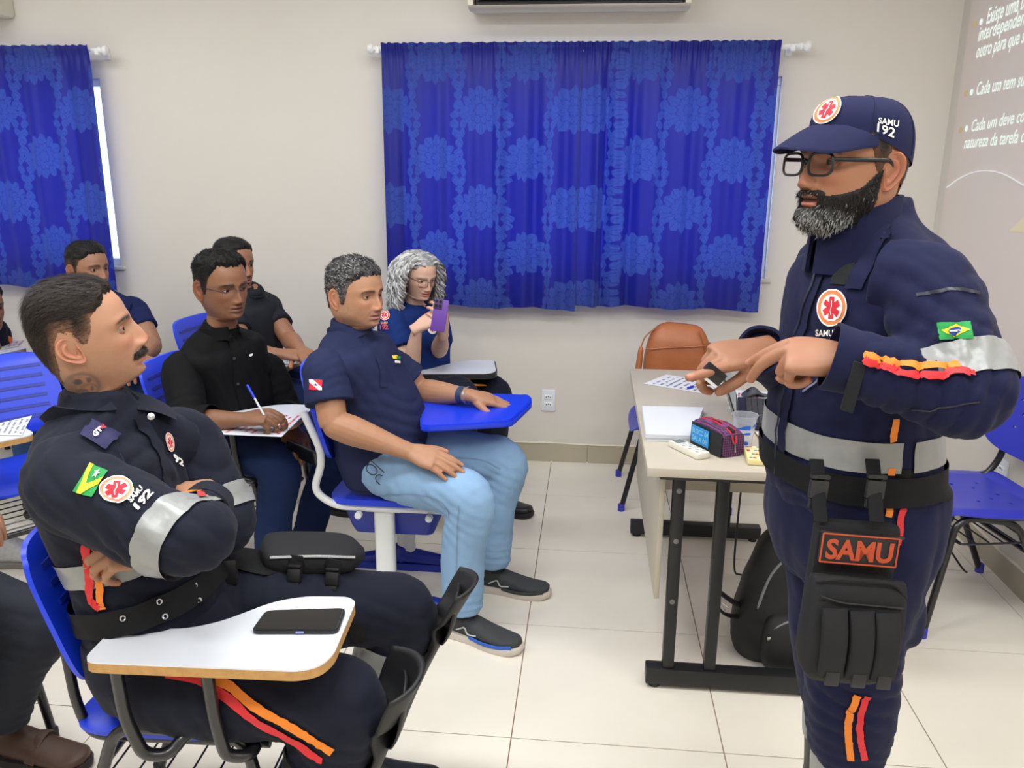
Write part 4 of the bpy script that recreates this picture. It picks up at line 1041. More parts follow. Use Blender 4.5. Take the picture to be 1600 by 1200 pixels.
class Head:
    def __init__(s, cen, heading, pitch=0, roll=0, scale=1.0, skin=(190, 140, 110), hair=(35, 30, 28), nphi=132, dz=.0026, width=1.0, nose=1.0, jaw=1.0, neck=1.0, gaze=(0, 0), lip=(170, 100, 92), brow=1.0,
                 lid=1.0, hairline=None, top=.016, side=.004, fade=.4, stubble=0.0, beard=None, must=None, nosehook=0.0, mouth_open=0.0, chin=1.0, eyecol=(40, 26, 18), seed=1, ear=1.0, browcol=None, occ=1.0, muzzle=.002, eartilt=.0, earw=1.0):
        s.cfg = dict(locals()); s.scale = scale
        h, p, r = math.radians(heading), math.radians(pitch), math.radians(roll)
        F0 = np.array([math.cos(h), math.sin(h), 0]); L0 = np.array([-math.sin(h), math.cos(h), 0]); U0 = np.array([0, 0, 1.])
        F = F0 * math.cos(p) + U0 * math.sin(p); U = U0 * math.cos(p) - F0 * math.sin(p); L = L0 * math.cos(r) + U * math.sin(r); U = U * math.cos(r) - L0 * math.sin(r)
        s.R = np.array([F, L, U]) * scale; s.cen = np.asarray(cen, float)
        z = np.concatenate([.1135 - .0005 * np.arange(0, 8) ** 1.6, np.arange(.099, -.095, -dz), np.arange(-.095, -.126, -dz * .55), np.linspace(-.13, -.22, 14)])
        z = np.unique(z)[::-1]; q = np.linspace(-1, 1, nphi, endpoint=False); phi = math.pi * (.5 * q + .5 * q ** 3)
        fr, ba, hw = interp_tab(HEADT, z); hw = hw * np.where(z > -.1, width, 1) 
        jw = ga(z, -.07, .035); hw = hw * (1 + (jaw - 1) * jw); nk = np.clip((-z - .105) / .03, 0, 1); hw = hw * (1 + (neck - 1) * nk); ba = ba * (1 + (neck - 1) * nk * .5); fr = fr * (1 + (neck - 1) * nk * .8)
        Z, PH = np.meshgrid(z, phi, indexing='ij'); c = np.where(z > -.1, -.012, -.02)[:, None]; c = np.minimum(c, (fr * .6 + ba * .4)[:, None]); c = np.maximum(c, (ba * .6 + fr * .4)[:, None])
        n = 2.25; cs, sn = np.cos(PH), np.sin(PH)
        ax = np.where(cs > 0, fr[:, None] - c, c - ba[:, None])
        rr = 1.0 / ((np.abs(cs) / ax) ** n + (np.abs(sn) / hw[:, None]) ** n) ** (1 / n)
        f = c + rr * cs; l = rr * sn
        front = np.clip(cs * 1.4, 0, 1); al = np.abs(l); d = np.zeros_like(f)
        # nose
        nz = np.interp(Z, [-.0545, -.0505, -.046, -.040, -.034, -.027, -.018, -.008, .002, .012, .02], np.array([0, .006, .0165, .0225, .0230, .0205, .0160, .0115, .0075, .0025, 0]) + nosehook * np.array([0, 0, 0, 0, .001, .002, .0045, .004, .001, 0, 0]))
        nw = np.interp(Z, [-.055, -.046, -.038, -.028, -.012, .004, .02], [.0135, .0140, .0130, .0105, .0084, .0084, .011])
        d += nose * nz * np.exp(-(al / nw) ** 2.4)
        d += .0085 * nose * ga(al, .0135, .0055) * ga(Z, -.043, .0065)
        # brow, sockets, cheeks, lips, chin
        d += .0045 * ga(Z, .018, .008) * ga(al, .03, .025) + .002 * ga(Z, .05, .02) * ga(l, 0, .04)
        d -= .0145 * ga(al, .0315, .0175) * ga(Z, -.001, .0112) + .004 * ga(al, .013, .006) * ga(Z, .001, .009)
        d += .0045 * ga(al, .045, .017) * ga(Z, -.028, .014) - .003 * ga(al, .05, .014) * ga(Z, -.062, .015)
        d += .0075 * ga(Z, -.0605 , .0052) * np.exp(-(al / .021) ** 3.2) + .0085 * ga(Z, -.0745 - .004 * mouth_open, .0058) * np.exp(-(al / .019) ** 3.2) - (.0045 + .012 * mouth_open) * ga(Z, -.0672 - .001 * mouth_open, .0022 + .003 * mouth_open) * np.exp(-(al / .024) ** 4)
        d -= .002 * ga(l, 0, .0035) * ga(Z, -.0535, .005); d += .003 * ga(Z, -.055, .012) * ga(l, 0, .03)
        d -= .0045 * ga(Z, -.083, .0045) * ga(l, 0, .02); d += .0075 * chin * ga(Z, -.098, .010) * ga(l, 0, .019)
        d += muzzle * ga(Z, -.078, .034) * ga(l, 0, .034)
        d -= .0022 * ga(al - .62 * np.clip(-.046 - Z, 0, 1) - .02, .0, .004) * ga(Z, -.058, .013)
        if must: d += .0022 * must[3] * np.exp(-(al / must[0]) ** 8) * ga(Z, -.0555 - .06 * np.clip(al - .010, 0, 1) * must[1], must[2])
        f = f + d * front
        f = np.where((f < -.012) & (Z > -.1), -.012 + (f + .012) * occ, f)
        s.z, s.phi, s.Z, s.PH = z, phi, Z, PH; s.f, s.l = f, l; m, k = f.shape; s.m, s.k = m, k
        V = np.stack([f, l, Z], -1).reshape(-1, 3); s.V = V
        s.F = [(i * k + j, (i + 1) * k + j, (i + 1) * k + (j + 1) % k, i * k + (j + 1) % k) for i in range(m - 1) for j in range(k)]
        s.N = normals(V, np.array(s.F)); ctr = V - np.array([0, 0, 0]); 
        if np.mean(np.sum(s.N * (V * np.array([1, 1, .3])), 1)) < 0: s.N = -s.N
        # colours
        C = np.array(lin(*skin)[:3])[None] * np.ones((len(V), 1)); fl, ll, zl = V.T; al = np.abs(ll); fw = (fl > .02)
        def mixc(C, col, w): w = np.clip(w, 0, 1)[:, None]; return C * (1 - w) + np.array(col)[None] * w
        sk = np.array(lin(*skin)[:3]) * .80; C = C * .80
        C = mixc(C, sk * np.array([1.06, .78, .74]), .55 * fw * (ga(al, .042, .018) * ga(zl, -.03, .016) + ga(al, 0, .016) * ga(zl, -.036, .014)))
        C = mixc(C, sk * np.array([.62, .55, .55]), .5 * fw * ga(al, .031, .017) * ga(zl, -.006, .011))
        hc = np.array(lin(*hair)[:3]); rn = vnoise(V, 320, seed)
        if stubble:
            w = fw * 1.0 * np.clip((-.045 - zl - .25 * np.clip(.05 - al, 0, 1) * 0) / .012, 0, 1) * np.clip((zl + .125) / .012, 0, 1); w = np.maximum(w, (fl > -.005) * np.clip((al - .045) / .012, 0, 1) * np.clip((-.015 - zl) / .02, 0, 1) * np.clip((zl + .125) / .012, 0, 1))
            C = mixc(C, (sk * .45 + hc * .55), stubble * w * (.8 + .4 * rn))
        lipm = fw * np.exp(-(al / .0235) ** 6) * (ga(zl, -.0618, .0048) + ga(zl, -.0738 - .004 * mouth_open, .0056)) 
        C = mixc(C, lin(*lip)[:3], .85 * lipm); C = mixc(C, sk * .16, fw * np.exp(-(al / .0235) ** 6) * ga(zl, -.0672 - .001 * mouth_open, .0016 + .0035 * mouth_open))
        if must:
            mz = -.0555 - .06 * np.clip(al - .010, 0, 1) ** 1.0 * must[1]; mm = fw * np.exp(-(al / must[0]) ** 8) * ga(zl, mz, must[2]); C = mixc(C, hc * 1.0, must[3] * mm * (.85 + .35 * rn))
        bz = .0162 + .0036 * (1 - ((al - .030) / .020) ** 2) - .05 * np.clip(al - .045, 0, 1); bw = .0056 * np.clip(1.25 - (al - .012) / .06, .3, 1)
        C = mixc(C, np.array(lin(*browcol)[:3]) if browcol else hc * .8, brow * fw * np.clip((al - .009) / .005, 0, 1) * np.clip((.057 - al) / .006, 0, 1) * ga(zl, bz, bw) * (.9 + .3 * rn))
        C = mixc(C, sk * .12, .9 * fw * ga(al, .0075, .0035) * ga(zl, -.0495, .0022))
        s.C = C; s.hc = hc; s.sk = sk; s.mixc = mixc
        # hairline
        s.hl = hairline or [(0, .070), (.45, .066), (.75, .050), (.98, .038), (1.12, .014), (1.22, -.016), (1.36, -.022), (1.44, .006), (1.55, .020), (1.85, .018), (2.05, -.004), (2.2, -.05), (2.6, -.085), (3.15, -.092)]
        s.eyes()
    def W(s, V): return s.cen + np.asarray(V) @ s.R
    def eyes(s):
        c = s.cfg; EV = []; EF = []; EC = []; LV = []; LF = []; LC = []; n0 = 0; m0 = 0
        gy, gp = math.radians(c['gaze'][0]), math.radians(c['gaze'][1]); g = np.array([math.cos(gp) * math.cos(gy), math.cos(gp) * math.sin(gy), math.sin(gp)]); r = .0126
        s.eye_c = []
        for sd in (1, -1):
            e = np.array([.0690, .0315 * sd, -.001]); s.eye_c.append(e)
            mb = MB().sphere((0, 0, 0), r, 28, 20); V = mb.V(); ang = np.degrees(np.arccos(np.clip(V @ g / r, -1, 1)))
            col = np.where((ang < 14)[:, None], np.array([.008, .007, .007]), np.where((ang < 33)[:, None], np.array(lin(*c['eyecol'])[:3]), np.array([.42, .37, .34])))
            EV.append(V + e); EC.append(col); EF += [tuple(i + n0 for i in q) for q in mb.f]; n0 += len(V)
            lid = c['lid']
            for up in (1, -1):
                na, ne = 22, 9; R_ = r * 1.10
                for j in range(ne + 1):
                    for i in range(na + 1):
                        a = -1.35 + 2.7 * i / na; w = max(0, 1 - (abs(a) / 1.02) ** 2.2)
                        e0 = (math.radians(21) * lid * w if up > 0 else -math.radians(19) * w * (.6 + .4 * lid)) - math.radians(2) + .05 * a * sd * -1 * 0
                        e1 = up * 1.35; el = e0 + (e1 - e0) * (j / ne) ** 1.2; rr_ = R_ - (.0006 if j == 0 else 0)
                        LV.append(e + rr_ * np.array([math.cos(el) * math.cos(a), math.cos(el) * math.sin(a), math.sin(el)]))
                        LC.append(s.sk * (np.array([.12, .10, .10]) if (j == 0 and up > 0) else np.array([.55, .42, .4]) if j == 0 else np.array([.80, .74, .72])))
                LF += [tuple(m0 + x for x in (j * (na + 1) + i, j * (na + 1) + i + 1, (j + 1) * (na + 1) + i + 1, (j + 1) * (na + 1) + i)) for j in range(ne) for i in range(na)]; m0 += (na + 1) * (ne + 1)
        s.EV, s.EF, s.EC = np.concatenate(EV), EF, np.concatenate(EC); s.LV, s.LF, s.LC = np.array(LV), LF, np.array(LC)
        # ears
        AV = []; AF = []; AC = []; n0 = 0
        for sd in (1, -1):
            nr, na = 9, 36; Vs = []
            for layer in (0, 1):
                for j in range(nr + 1):
                    t = j / nr
                    for i in range(na):
                        a = 2 * math.pi * i / na; x, y = math.cos(a), math.sin(a)    # x back, y up
                        ox = 1.1 * (.019 if x > 0 else .013) * (1 + .18 * y) * (1 - .25 * max(0, -y)); oy = .036 * (1 if y > 0 else .98)
                        p, q = ox * x * t, oy * y * t
                        o_ = .0035 + .0125 * np.clip((p + .014) / .033, 0, 1) ** 1.1
                        if layer == 0:
                            lobe = max(0, -y) ** 2 * t; o_ += .0035 * math.exp(-((t - .93) / .10) ** 2) * (1 - .7 * lobe) - .0045 * math.exp(-((t - .74) / .10) ** 2) * (1 - .9 * lobe) + .0025 * math.exp(-((t - .55) / .10) ** 2) * (x > -.3) * (1 - lobe) - .009 * math.exp(-(t / .34) ** 2)
                            o_ += .005 * math.exp(-((p + .012) / .004) ** 2 - ((q + .004) / .006) ** 2)
                        else: o_ -= .0045 + .004 * (1 - t)
                        p, q = p * c['ear'] * c['earw'], q * c['ear']; p, q = p * math.cos(c['eartilt']) + q * math.sin(c['eartilt']), q * math.cos(c['eartilt']) - p * math.sin(c['eartilt']); Vs.append((-.016 - p * .97 + q * -.16, sd * ((.0705 * c['width'] if c['width'] > 1 else .0705) + o_), -.012 + q - p * .12))
            AV += Vs; per = (nr + 1) * na
            for layer in (0, 1):
                b = n0 + layer * per
                for j in range(nr):
                    for i in range(na): AF.append((b + j * na + i, b + j * na + (i + 1) % na, b + (j + 1) * na + (i + 1) % na, b + (j + 1) * na + i))
            for i in range(na): a_, b_ = n0 + nr * na + i, n0 + nr * na + (i + 1) % na; AF.append((a_, b_, b_ + per, a_ + per))
            for layer in (0, 1):
                for j in range(nr + 1):
                    for i in range(na):
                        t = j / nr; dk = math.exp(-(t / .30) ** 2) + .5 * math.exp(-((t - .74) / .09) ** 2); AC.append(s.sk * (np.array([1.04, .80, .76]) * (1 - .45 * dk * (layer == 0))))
            n0 += 2 * per
        s.AV, s.AF, s.AC = np.array(AV), AF, np.array(AC)
    def hair_mask(s):
        ph = np.abs(s.PH).ravel(); x = [a for a, b in s.hl]; y = [b for a, b in s.hl]
        return s.V[:, 2] - np.interp(ph, x, y) + .0040 * vnoise(s.V, 150, 3) + .002 * vnoise(s.V, 420, 5)
    def hair_part(s, parent, name='hair', strands=2200, curl=0.0, grey=0.0, flow=(-1, 0, -.1), length=.02, col2=None, lift=.25, thick=.00042, topfn=None, salt=None, clip=None):
        """short hair: a shell over the scalp plus fine strands; root colour fades to the skin at the sides"""
        c = s.cfg; d = s.hair_mask(); V = s.V; w = np.clip(d / .014, 0, 1); w = w * w * (3 - 2 * w)
        t = np.clip((V[:, 2] - .035) / .05, 0, 1); th = c['side'] + (c['top'] - c['side']) * t * t * (3 - 2 * t)
        th = th * (1 - .55 * np.clip((-.035 - V[:, 0]) / .05, 0, 1))
        if topfn is not None: th = th * topfn(V)
        nz = vnoise(V * np.array([.6, 1, 1]), 90, c['seed']) * .30 + (vnoise(V, 45, c['seed'] + 2) * .55 if curl else 0)
        H = V + s.N * (-.0016 + (th + .0016) * w * (1 + nz * (.5 + curl)))[:, None]
        sel = d > -.004
        if clip is not None: sel &= clip(V)
        idx = -np.ones(len(V), int); F = [f for f in s.F if all(sel[list(f)])]; used = sorted({i for f in F for i in f}); idx[used] = range(len(used))
        hc = s.hc; fa = c['fade'] * np.clip(1 - (d / .05), 0, 1) * (V[:, 2] < .05); col = s.mixc(np.ones((len(V), 1)) * hc[None], s.sk * .6, fa)
        sc = np.array(lin(*(salt or (150, 150, 150)))[:3]); g = grey * np.clip(.5 + .9 * vnoise(V * np.array([1, 1, 1.6]), 75, c['seed'] + 5), 0, 1); col = s.mixc(col, sc, g)
        o = part(name, (s.W(H[used]), [tuple(idx[list(f)]) for f in F]), HAIR, parent, autos=None, colors=col[used])
        # strands
        cand = np.where((d > .001) & sel)[0]; rg = np.random.default_rng(c['seed']); pick = rg.choice(cand, strands); SV = []; SF = []; SCc = []; n0 = 0; fl = np.array(flow, float)
        for i in pick:
            p = H[i] + (rg.random(3) - .5) * .003; nn = s.N[i]; g0 = fl + np.array([0, 0, -1.2]) * np.clip((-.02 - V[i, 0]) / .06, 0, 1) + (rg.random(3) - .5) * .7 + curl * (rg.random(3) - .5) * 2.0; g0 = g0 - nn * (g0 @ nn); g0 = unit(g0)
            lw = np.clip(d[i] / .03, .3, 1); Ln = length * (.6 + .8 * rg.random()) * lw * (.45 + .55 * t[i]); up = lift * (.5 + rg.random())
            a = p - nn * .001; b = p + g0 * Ln * .5 + nn * Ln * up * .6; e = p + unit(g0 + curl * (rg.random(3) - .5) * 1.6) * Ln + nn * Ln * up * (.35 - curl * .3)
            sd = unit(np.cross(g0, nn)) * thick * (1 + curl)
            SV += [a + sd, a - sd, b + sd + nn * thick, b - sd + nn * thick, e]; SF += [(n0, n0 + 1, n0 + 3, n0 + 2), (n0 + 2, n0 + 3, n0 + 4)]; n0 += 5
            cc = (sc if rg.random() < grey * .9 else hc * (.55 + .9 * rg.random())); cc = cc * (1 - fa[i] * .5) + s.sk * .5 * fa[i] * .5; SCc += [cc] * 5
        part('hair_strands', (s.W(np.array(SV)), SF), HAIR, o, autos=None, colors=np.array(SCc))['kind'] = 'stuff'
        return o
    def beard_part(s, parent, mask, th, strands=1500, length=.012, grey=.2, salt=(150, 150, 148), name='beard', thick=.0004):
        V = s.V; w = np.clip(mask(V), 0, 1); nz = 1 + .35 * vnoise(V, 140, 8)
        H = V + s.N * (-.0012 + (th(V) + .0012) * w * nz)[:, None]; sel = w > .02
        F = [f for f in s.F if all(sel[list(f)])]; used = sorted({i for f in F for i in f}); idx = -np.ones(len(V), int); idx[used] = range(len(used))
        sc = np.array(lin(*salt)[:3]); gm = grey(V) if callable(grey) else grey * np.ones(len(V)); col = s.mixc(np.ones((len(V), 1)) * s.hc[None], sc * .6, gm * np.clip(.4 + vnoise(V, 160, 4), 0, 1))
        o = part(name, (s.W(H[used]), [tuple(idx[list(f)]) for f in F]), HAIR, parent, autos=None, colors=col[used])
        rg = np.random.default_rng(5); pick = rg.choice(np.where(w > .25)[0], strands); SV = []; SF = []; SC_ = []; n0 = 0
        for i in pick:
            p = H[i] + (rg.random(3) - .5) * .003; nn = s.N[i]; g0 = np.array([.25, 0, -1.]) + (rg.random(3) - .5) * .9; g0 = unit(g0 - nn * (g0 @ nn) * .8); L = length * (.5 + rg.random()) * w[i]
            b = p + g0 * L * .5 + nn * L * .35; e = p + g0 * L + nn * L * .45; sd = unit(np.cross(g0, nn) + 1e-6) * thick
            SV += [p - nn * .001 + sd, p - nn * .001 - sd, b + sd, b - sd, e]; SF += [(n0, n0 + 1, n0 + 3, n0 + 2), (n0 + 2, n0 + 3, n0 + 4)]; n0 += 5; SC_ += [sc if rg.random() < gm[i] else s.hc * (.6 + .8 * rg.random())] * 5
        part('beard_strands', (s.W(np.array(SV)), SF), HAIR, o, autos=None, colors=np.array(SC_))['kind'] = 'stuff'
        return o
    def skin_arrays(s): return [(s.W(s.V), s.F, s.C), (s.W(s.LV), s.LF, s.LC), (s.W(s.AV), s.AF, s.AC)]
    def glasses(s, parent, mat, lensmat, hw=.0275, hh=.018, z=-.004, rim=.0016, top=True, full=True, temple=None, fr=.098):
        g = thing_part('glasses', parent, None); first = None
        for sd in (1, -1):
            c = np.array([fr, sd * (hw + .0085), z]); pts = []
            for a in np.linspace(0, 2 * math.pi, 37)[:-1]:
                x = np.sign(math.cos(a)) * abs(math.cos(a)) ** .55 * hw; y = np.sign(math.sin(a)) * abs(math.sin(a)) ** .6 * hh
                pts.append(c + np.array([-.0045 * ((x * sd + hw) / (2 * hw)) ** 2, x, y]))
            P_ = s.W(np.array(pts)); n = len(P_)
            o = part('lens', (P_, [tuple(range(n))]), lensmat, parent if first is None else first, smooth=False, autos=None)
            ring = np.vstack([P_, P_[:2]]); V, F = tube([(*p, rim, rim) for p in (ring if full else ring[:int(n * .55)])], per=1, seg=6)
            if first is None: first = part('eyeglasses', (V, F), mat, parent); o.parent = first
            else: part('lens_rim', (V, F), mat, first)
            e0 = c + np.array([-.0045, sd * hw, hh * .45]); e1 = np.array([.01, sd * (.079 * s.cfg['width']), z + hh * .45 + .004]); e2 = np.array([-.012, sd * .077 * s.cfg['width'], z + .012]); e3 = np.array([-.032, sd * .075, -.012])
            part('temple_arm', MB().tube([(*p, rim * (.8), rim * 1.5) for p in s.W(np.array([e0, e1, e2, e3]))], per=5, seg=8), temple or mat, first)
        part('nose_bridge', MB().tube([(*p, rim, rim) for p in s.W(np.array([(fr, .0085, z + .004), (fr + .003, 0, z + .008), (fr, -.0085, z + .004)]))], per=5, seg=6), mat, first)
        return first
def thing_part(*a): return None
HAIR = M('hair_fibre', attr=True, rough=.5, var=.25, vscale=160, spec=.18, bump=.5, bscale=260, bdist=.002)
SKIN = M('skin', attr=True, rough=.48, var=.05, vscale=22, spec=.4, sss=.12, bump=.12, bscale=420, bdist=.0006)
EYE = M('eye', attr=True, rough=.12, var=0, spec=.5)
# ------------------------------------------------------------------ hands and arms
def hand_tubes(wrist, d, n, side, sc=1.0, curls=((.25, .35, .2),) * 4, splay=(.10, .03, -.04, -.12), thumb=((.75, .62, -.25), .25, .3), plump=1.0):
    """five-fingered hand; d = finger direction, n = back of the hand, side = +1 when the thumb lies on d x n's left"""
    y = unit(d); z = unit(np.asarray(n, float) - y * (np.asarray(n, float) @ y)); x = np.cross(y, z) * side
    L = lambda p: np.asarray(wrist) + sc * (x * p[0] + y * p[1] + z * p[2])
    T = []; nails = []
    def T_(pts, rs, flat=1.0, fr=z): T.append(tube([(*L(p), sc * r * plump, sc * r * flat * plump) for p, r in zip(pts, rs)], per=4, seg=12, front=fr))
    pal = [((0, -.03, 0), .027, .021), ((0, 0, 0), .0285, .020), ((.002, .03, 0), .037, .0185), ((.001, .06, .001), .0415, .0165), ((0, .085, .001), .0405, .0135), ((0, .095, 0), .036, .009)]
    T.append(tube([(*L(p), sc * a * plump, sc * b * plump) for p, a, b in pal], per=4, seg=20, front=z, n=2.4))
    T.append(tube([(*L(p), sc * r, sc * r) for p, r in (((.012, .012, -.008), .014), ((.027, .035, -.011), .0165), ((.033, .055, -.008), .012))], per=3, seg=12))
    base = [(.0305, .088, 0), (.0105, .093, .001), (-.0105, .089, 0), (-.0295, .079, -.001)]; lens = [(.043, .026, .021), (.047, .030, .022), (.043, .028, .022), (.034, .021, .019)]; rad = [.0093, .0096, .0091, .0080]; tips = []
    for b, ln, r, cu, sp in zip(base, lens, rad, curls, splay):
        pts = [np.array(b) - np.array([0, .02, 0.001]), np.array(b)]; a = 0; p = np.array(b)
        for k in range(3):
            a += cu[k]; dd = np.array([math.sin(sp) * math.cos(a), math.cos(sp) * math.cos(a), -math.sin(a)]); p = p + dd * ln[k]; pts.append(p.copy())
        pts.append(p + dd * r * .35); T_(pts, [r * 1.05, r * 1.12, r * 1.04, r * .93, r * .78, r * .42]); nrm = np.array([math.sin(sp) * math.sin(a), math.cos(sp) * math.sin(a), math.cos(a)])
        nails.append((L(p - dd * .004 + nrm * r * .8), sc * .0058)); tips.append(L(p))
    td, c1, c2 = thumb; td = unit(td); b = np.array([.026, .022, -.008]); p = b + td * .040; bend = unit(np.array([-.6, .75, -.25])); d2 = unit(td + bend * c1); p2 = p + d2 * .032; d3 = unit(d2 + bend * c2); p3 = p2 + d3 * .022
    T_([b - td * .01, b + td * .012, p, p2, p3, p3 + d3 * .004], [.013, .0145, .0122, .0112, .0085, .0045]); nails.append((L(p3 - d3 * .003 + np.array([.3, 0, .95]) * .007), sc * .0062)); tips.append(L(p3))
    return T, nails, tips
def arm_skin(sh, el, wr, hand, skin, voxel=.0032, fat=1.0, nailcol=None, upper=True):
    sh, el, wr = map(np.asarray, (sh, el, wr)); a = unit(wr - el); T = []
    mid = lambda p, q, t: p + (q - p) * t
    if upper: T.append(tube([(*mid(sh, el, t), r * fat, r * fat) for t, r in ((.36, .030), (.46, .043), (.7, .044), (1.0, .040), (1.06, .03))], per=4, seg=16))
    T.append(tube([(*mid(el, wr, t), r * fat, q * fat) for t, r, q in ((-.08, .028, .028), (0, .040, .040), (.22, .0445, .0445), (.5, .039, .038), (.8, .0305, .027), (1, .0275, .0215))], per=4, seg=18, front=hand['n']))
    Th, nails, tips = hand_tubes(wr, hand['d'], hand['n'], hand['side'], hand.get('sc', 1.0), **{k: v for k, v in hand.items() if k in ('curls', 'splay', 'thumb', 'plump')})
    V, F4 = remesh(T + Th, voxel, 2, .5)
    sk = np.array(lin(*skin)[:3]) * .80; C = np.ones((len(V), 1)) * sk[None]
    kn = vnoise(V, 70, 2); C = C * (1 + .06 * kn[:, None] * np.array([.6, 1, 1]))
    for t in tips:
        w = np.exp(-(np.linalg.norm(V - t, axis=1) / .016) ** 2)[:, None] * .5; C = C * (1 - w) + sk * np.array([1.12, .82, .78]) * w
    for p, r in nails:
        w = np.clip(1.6 - np.linalg.norm(V - p, axis=1) / r, 0, 1)[:, None]; nc = np.array(lin(*nailcol)[:3]) if nailcol else sk * np.array([1.15, .98, .95]) + .05
        C = C * (1 - w) + nc * w
    return V, faces(F4), C
def body_mesh(parent, head, arms=(), trunk=(), name='body'):
    mb = MB(); C = []
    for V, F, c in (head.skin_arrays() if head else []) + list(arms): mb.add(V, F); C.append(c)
    for tubes in trunk:
        V, F4 = remesh(tubes, .012, 2); mb.add(V, faces(F4)); C.append(np.ones((len(V), 1)) * (head.sk if head else np.array([.4, .25, .2]))[None])
    o = part(name, mb, SKIN, parent, autos=None, colors=np.concatenate(C))
    if head: 
        e = part('eyes', (head.W(head.EV), head.EF), EYE, parent, autos=None, colors=head.EC)
    return o
def trunk_tube(pel, neck, front, w=1.0, d=1.0, belly=0.0, bend=0.0, sh=1.0, low=.10):
    """torso sections from below the hips to the neck"""
    pel, neck = np.asarray(pel, float), np.asarray(neck, float); up = neck - pel; f = np.asarray(front, float); f = unit(f - unit(up) * (f @ unit(up)))
    tab = [(-low / .52, .165, .115, 0), (0, .178, .128, 0), (.16, .172, .128, .004), (.34, .164, .122, .012), (.52, .172, .124, .008), (.68, .186, .124, .0), (.80, .194, .112, -.008), (.89, .165, .088, -.012), (.95, .105, .068, -.006), (1.0, .068, .062, .0), (1.06, .062, .060, .008)]
    rows = []
    for t, a, b, o in tab:
        bl = belly * math.exp(-((t - .22) / .22) ** 2); a2 = a * w * (sh if t > .6 else 1); rows.append((*(pel + up * t + f * (o + bl * .6 + bend * math.sin(math.pi * min(1, max(0, t))))), a2, b * d + bl * .6))
    return tube(rows, per=4, seg=28, front=f, n=2.35), rows, f
def yoke(neck, pel, sL, sR, r0=.062, r1=.062):
    t = unit(np.asarray(neck) - np.asarray(pel)); n0 = np.asarray(neck) - t * .035
    return [limb([n0 + t * .01, lerp(n0, s_, .5) + t * .004, np.asarray(s_) + t * .0], (r0, (r0 + r1) / 2, r1), per=5, seg=20) for s_ in (sL, sR)]
def limb(pts, rads, per=5, seg=18, flat=1.0, front=None):
    return tube([(*p, r, r * flat) for p, r in zip(pts, rads)], per=per, seg=seg, front=front)
def lerp(a, b, t): return np.asarray(a) + (np.asarray(b) - np.asarray(a)) * t
def leg_tube(hip, knee, ank, r=(.10, .095, .078, .076, .070, .062), ext=0.0):
    hip, knee, ank = map(np.asarray, (hip, knee, ank))
    k2 = knee + unit(knee - hip) * .02
    pts = [hip - unit(knee - hip) * .05, lerp(hip, knee, .35), lerp(hip, knee, .8), k2 + unit(ank - knee) * .02, lerp(knee, ank, .45), ank + unit(ank - knee) * ext]
    return limb(pts, r, per=6, seg=20)
def shoe(parent, heel, d, L=.285, up=(0, 0, 1), upper=None, sole=None, extra=None, h=.075, name='shoe', laces=None, mid=None):
    """heel = ground point under the heel; d = towards the toe"""
    d = unit(d); upv = unit(up); s = np.cross(upv, d); hl = np.asarray(heel, float); w = .047
    B = lambda x, y, z: hl + d * (x * L) + s * y + upv * z
    secs = [(0.0, .026, .045, h * .62), (.06, .033, .048, h * .95), (.2, .036, .05, h * 1.05), (.38, .038, .048, h * .85), (.58, .045, .044, h * .55), (.78, .047, .038, h * .36), (.93, .037, .03, h * .24), (1.0, .016, .024, h * .12)]
    rows = [(*B(x, 0, .022 + hh * .5 + (.012 * max(0, x - .8) / .2)), wd, hh * .5 + .008) for x, wd, cz, hh in secs]
    o = part(name, tube(rows, per=5, seg=24, front=upv, n=2.5), upper, parent, autos=None)
    ot = [(-.01, .022), (.03, .036), (.2, .040), (.4, .040), (.62, .050), (.8, .050), (.94, .040), (1.02, .016)]
    pl = [B(x, wd, 0) for x, wd in spline(ot, 4)] + [B(x, -wd, 0) for x, wd in spline(ot, 4)[::-1]]; n = len(pl)
    prof = [(0, .97), (.006, 1.0), (.020, 1.02), (.027, .99)]; V = []; c0 = B(.5, 0, 0)
    for z, k in prof:
        for p in pl: r = np.asarray(p) - c0; tx = (r @ d) / L + .5; V.append(c0 + r * k + upv * (z + .014 * max(0, tx - .8) ** 1.5 * 3 + .008 * max(0, .25 - tx) * 2))
    F = [(i * n + j, i * n + (j + 1) % n, (i + 1) * n + (j + 1) % n, (i + 1) * n + j) for i in range(3) for j in range(n)] + [tuple(range(n))[::-1], tuple(range(3 * n, 4 * n))]
    part('sole', (V, F), sole, o, autos=.8)
    if laces:
        for k in range(5):
            x = .36 + .055 * k; zz = .022 + h * (.96 - .145 * k) + .012; part('lace', MB().tube([(*B(x + .015, .022, zz - .012), .0026, .002), (*B(x, 0, zz - .002), .0026, .002), (*B(x + .015, -.022, zz - .012), .0026, .002)], per=4, seg=6), laces, o)
        part('shoe_opening', MB().tube([(*B(.10, 0, h * 1.02 + .02), .03, .012), (*B(.18, 0, h * 1.02 + .035), .032, .03)], per=3, seg=16, front=d), laces, o)
    return o
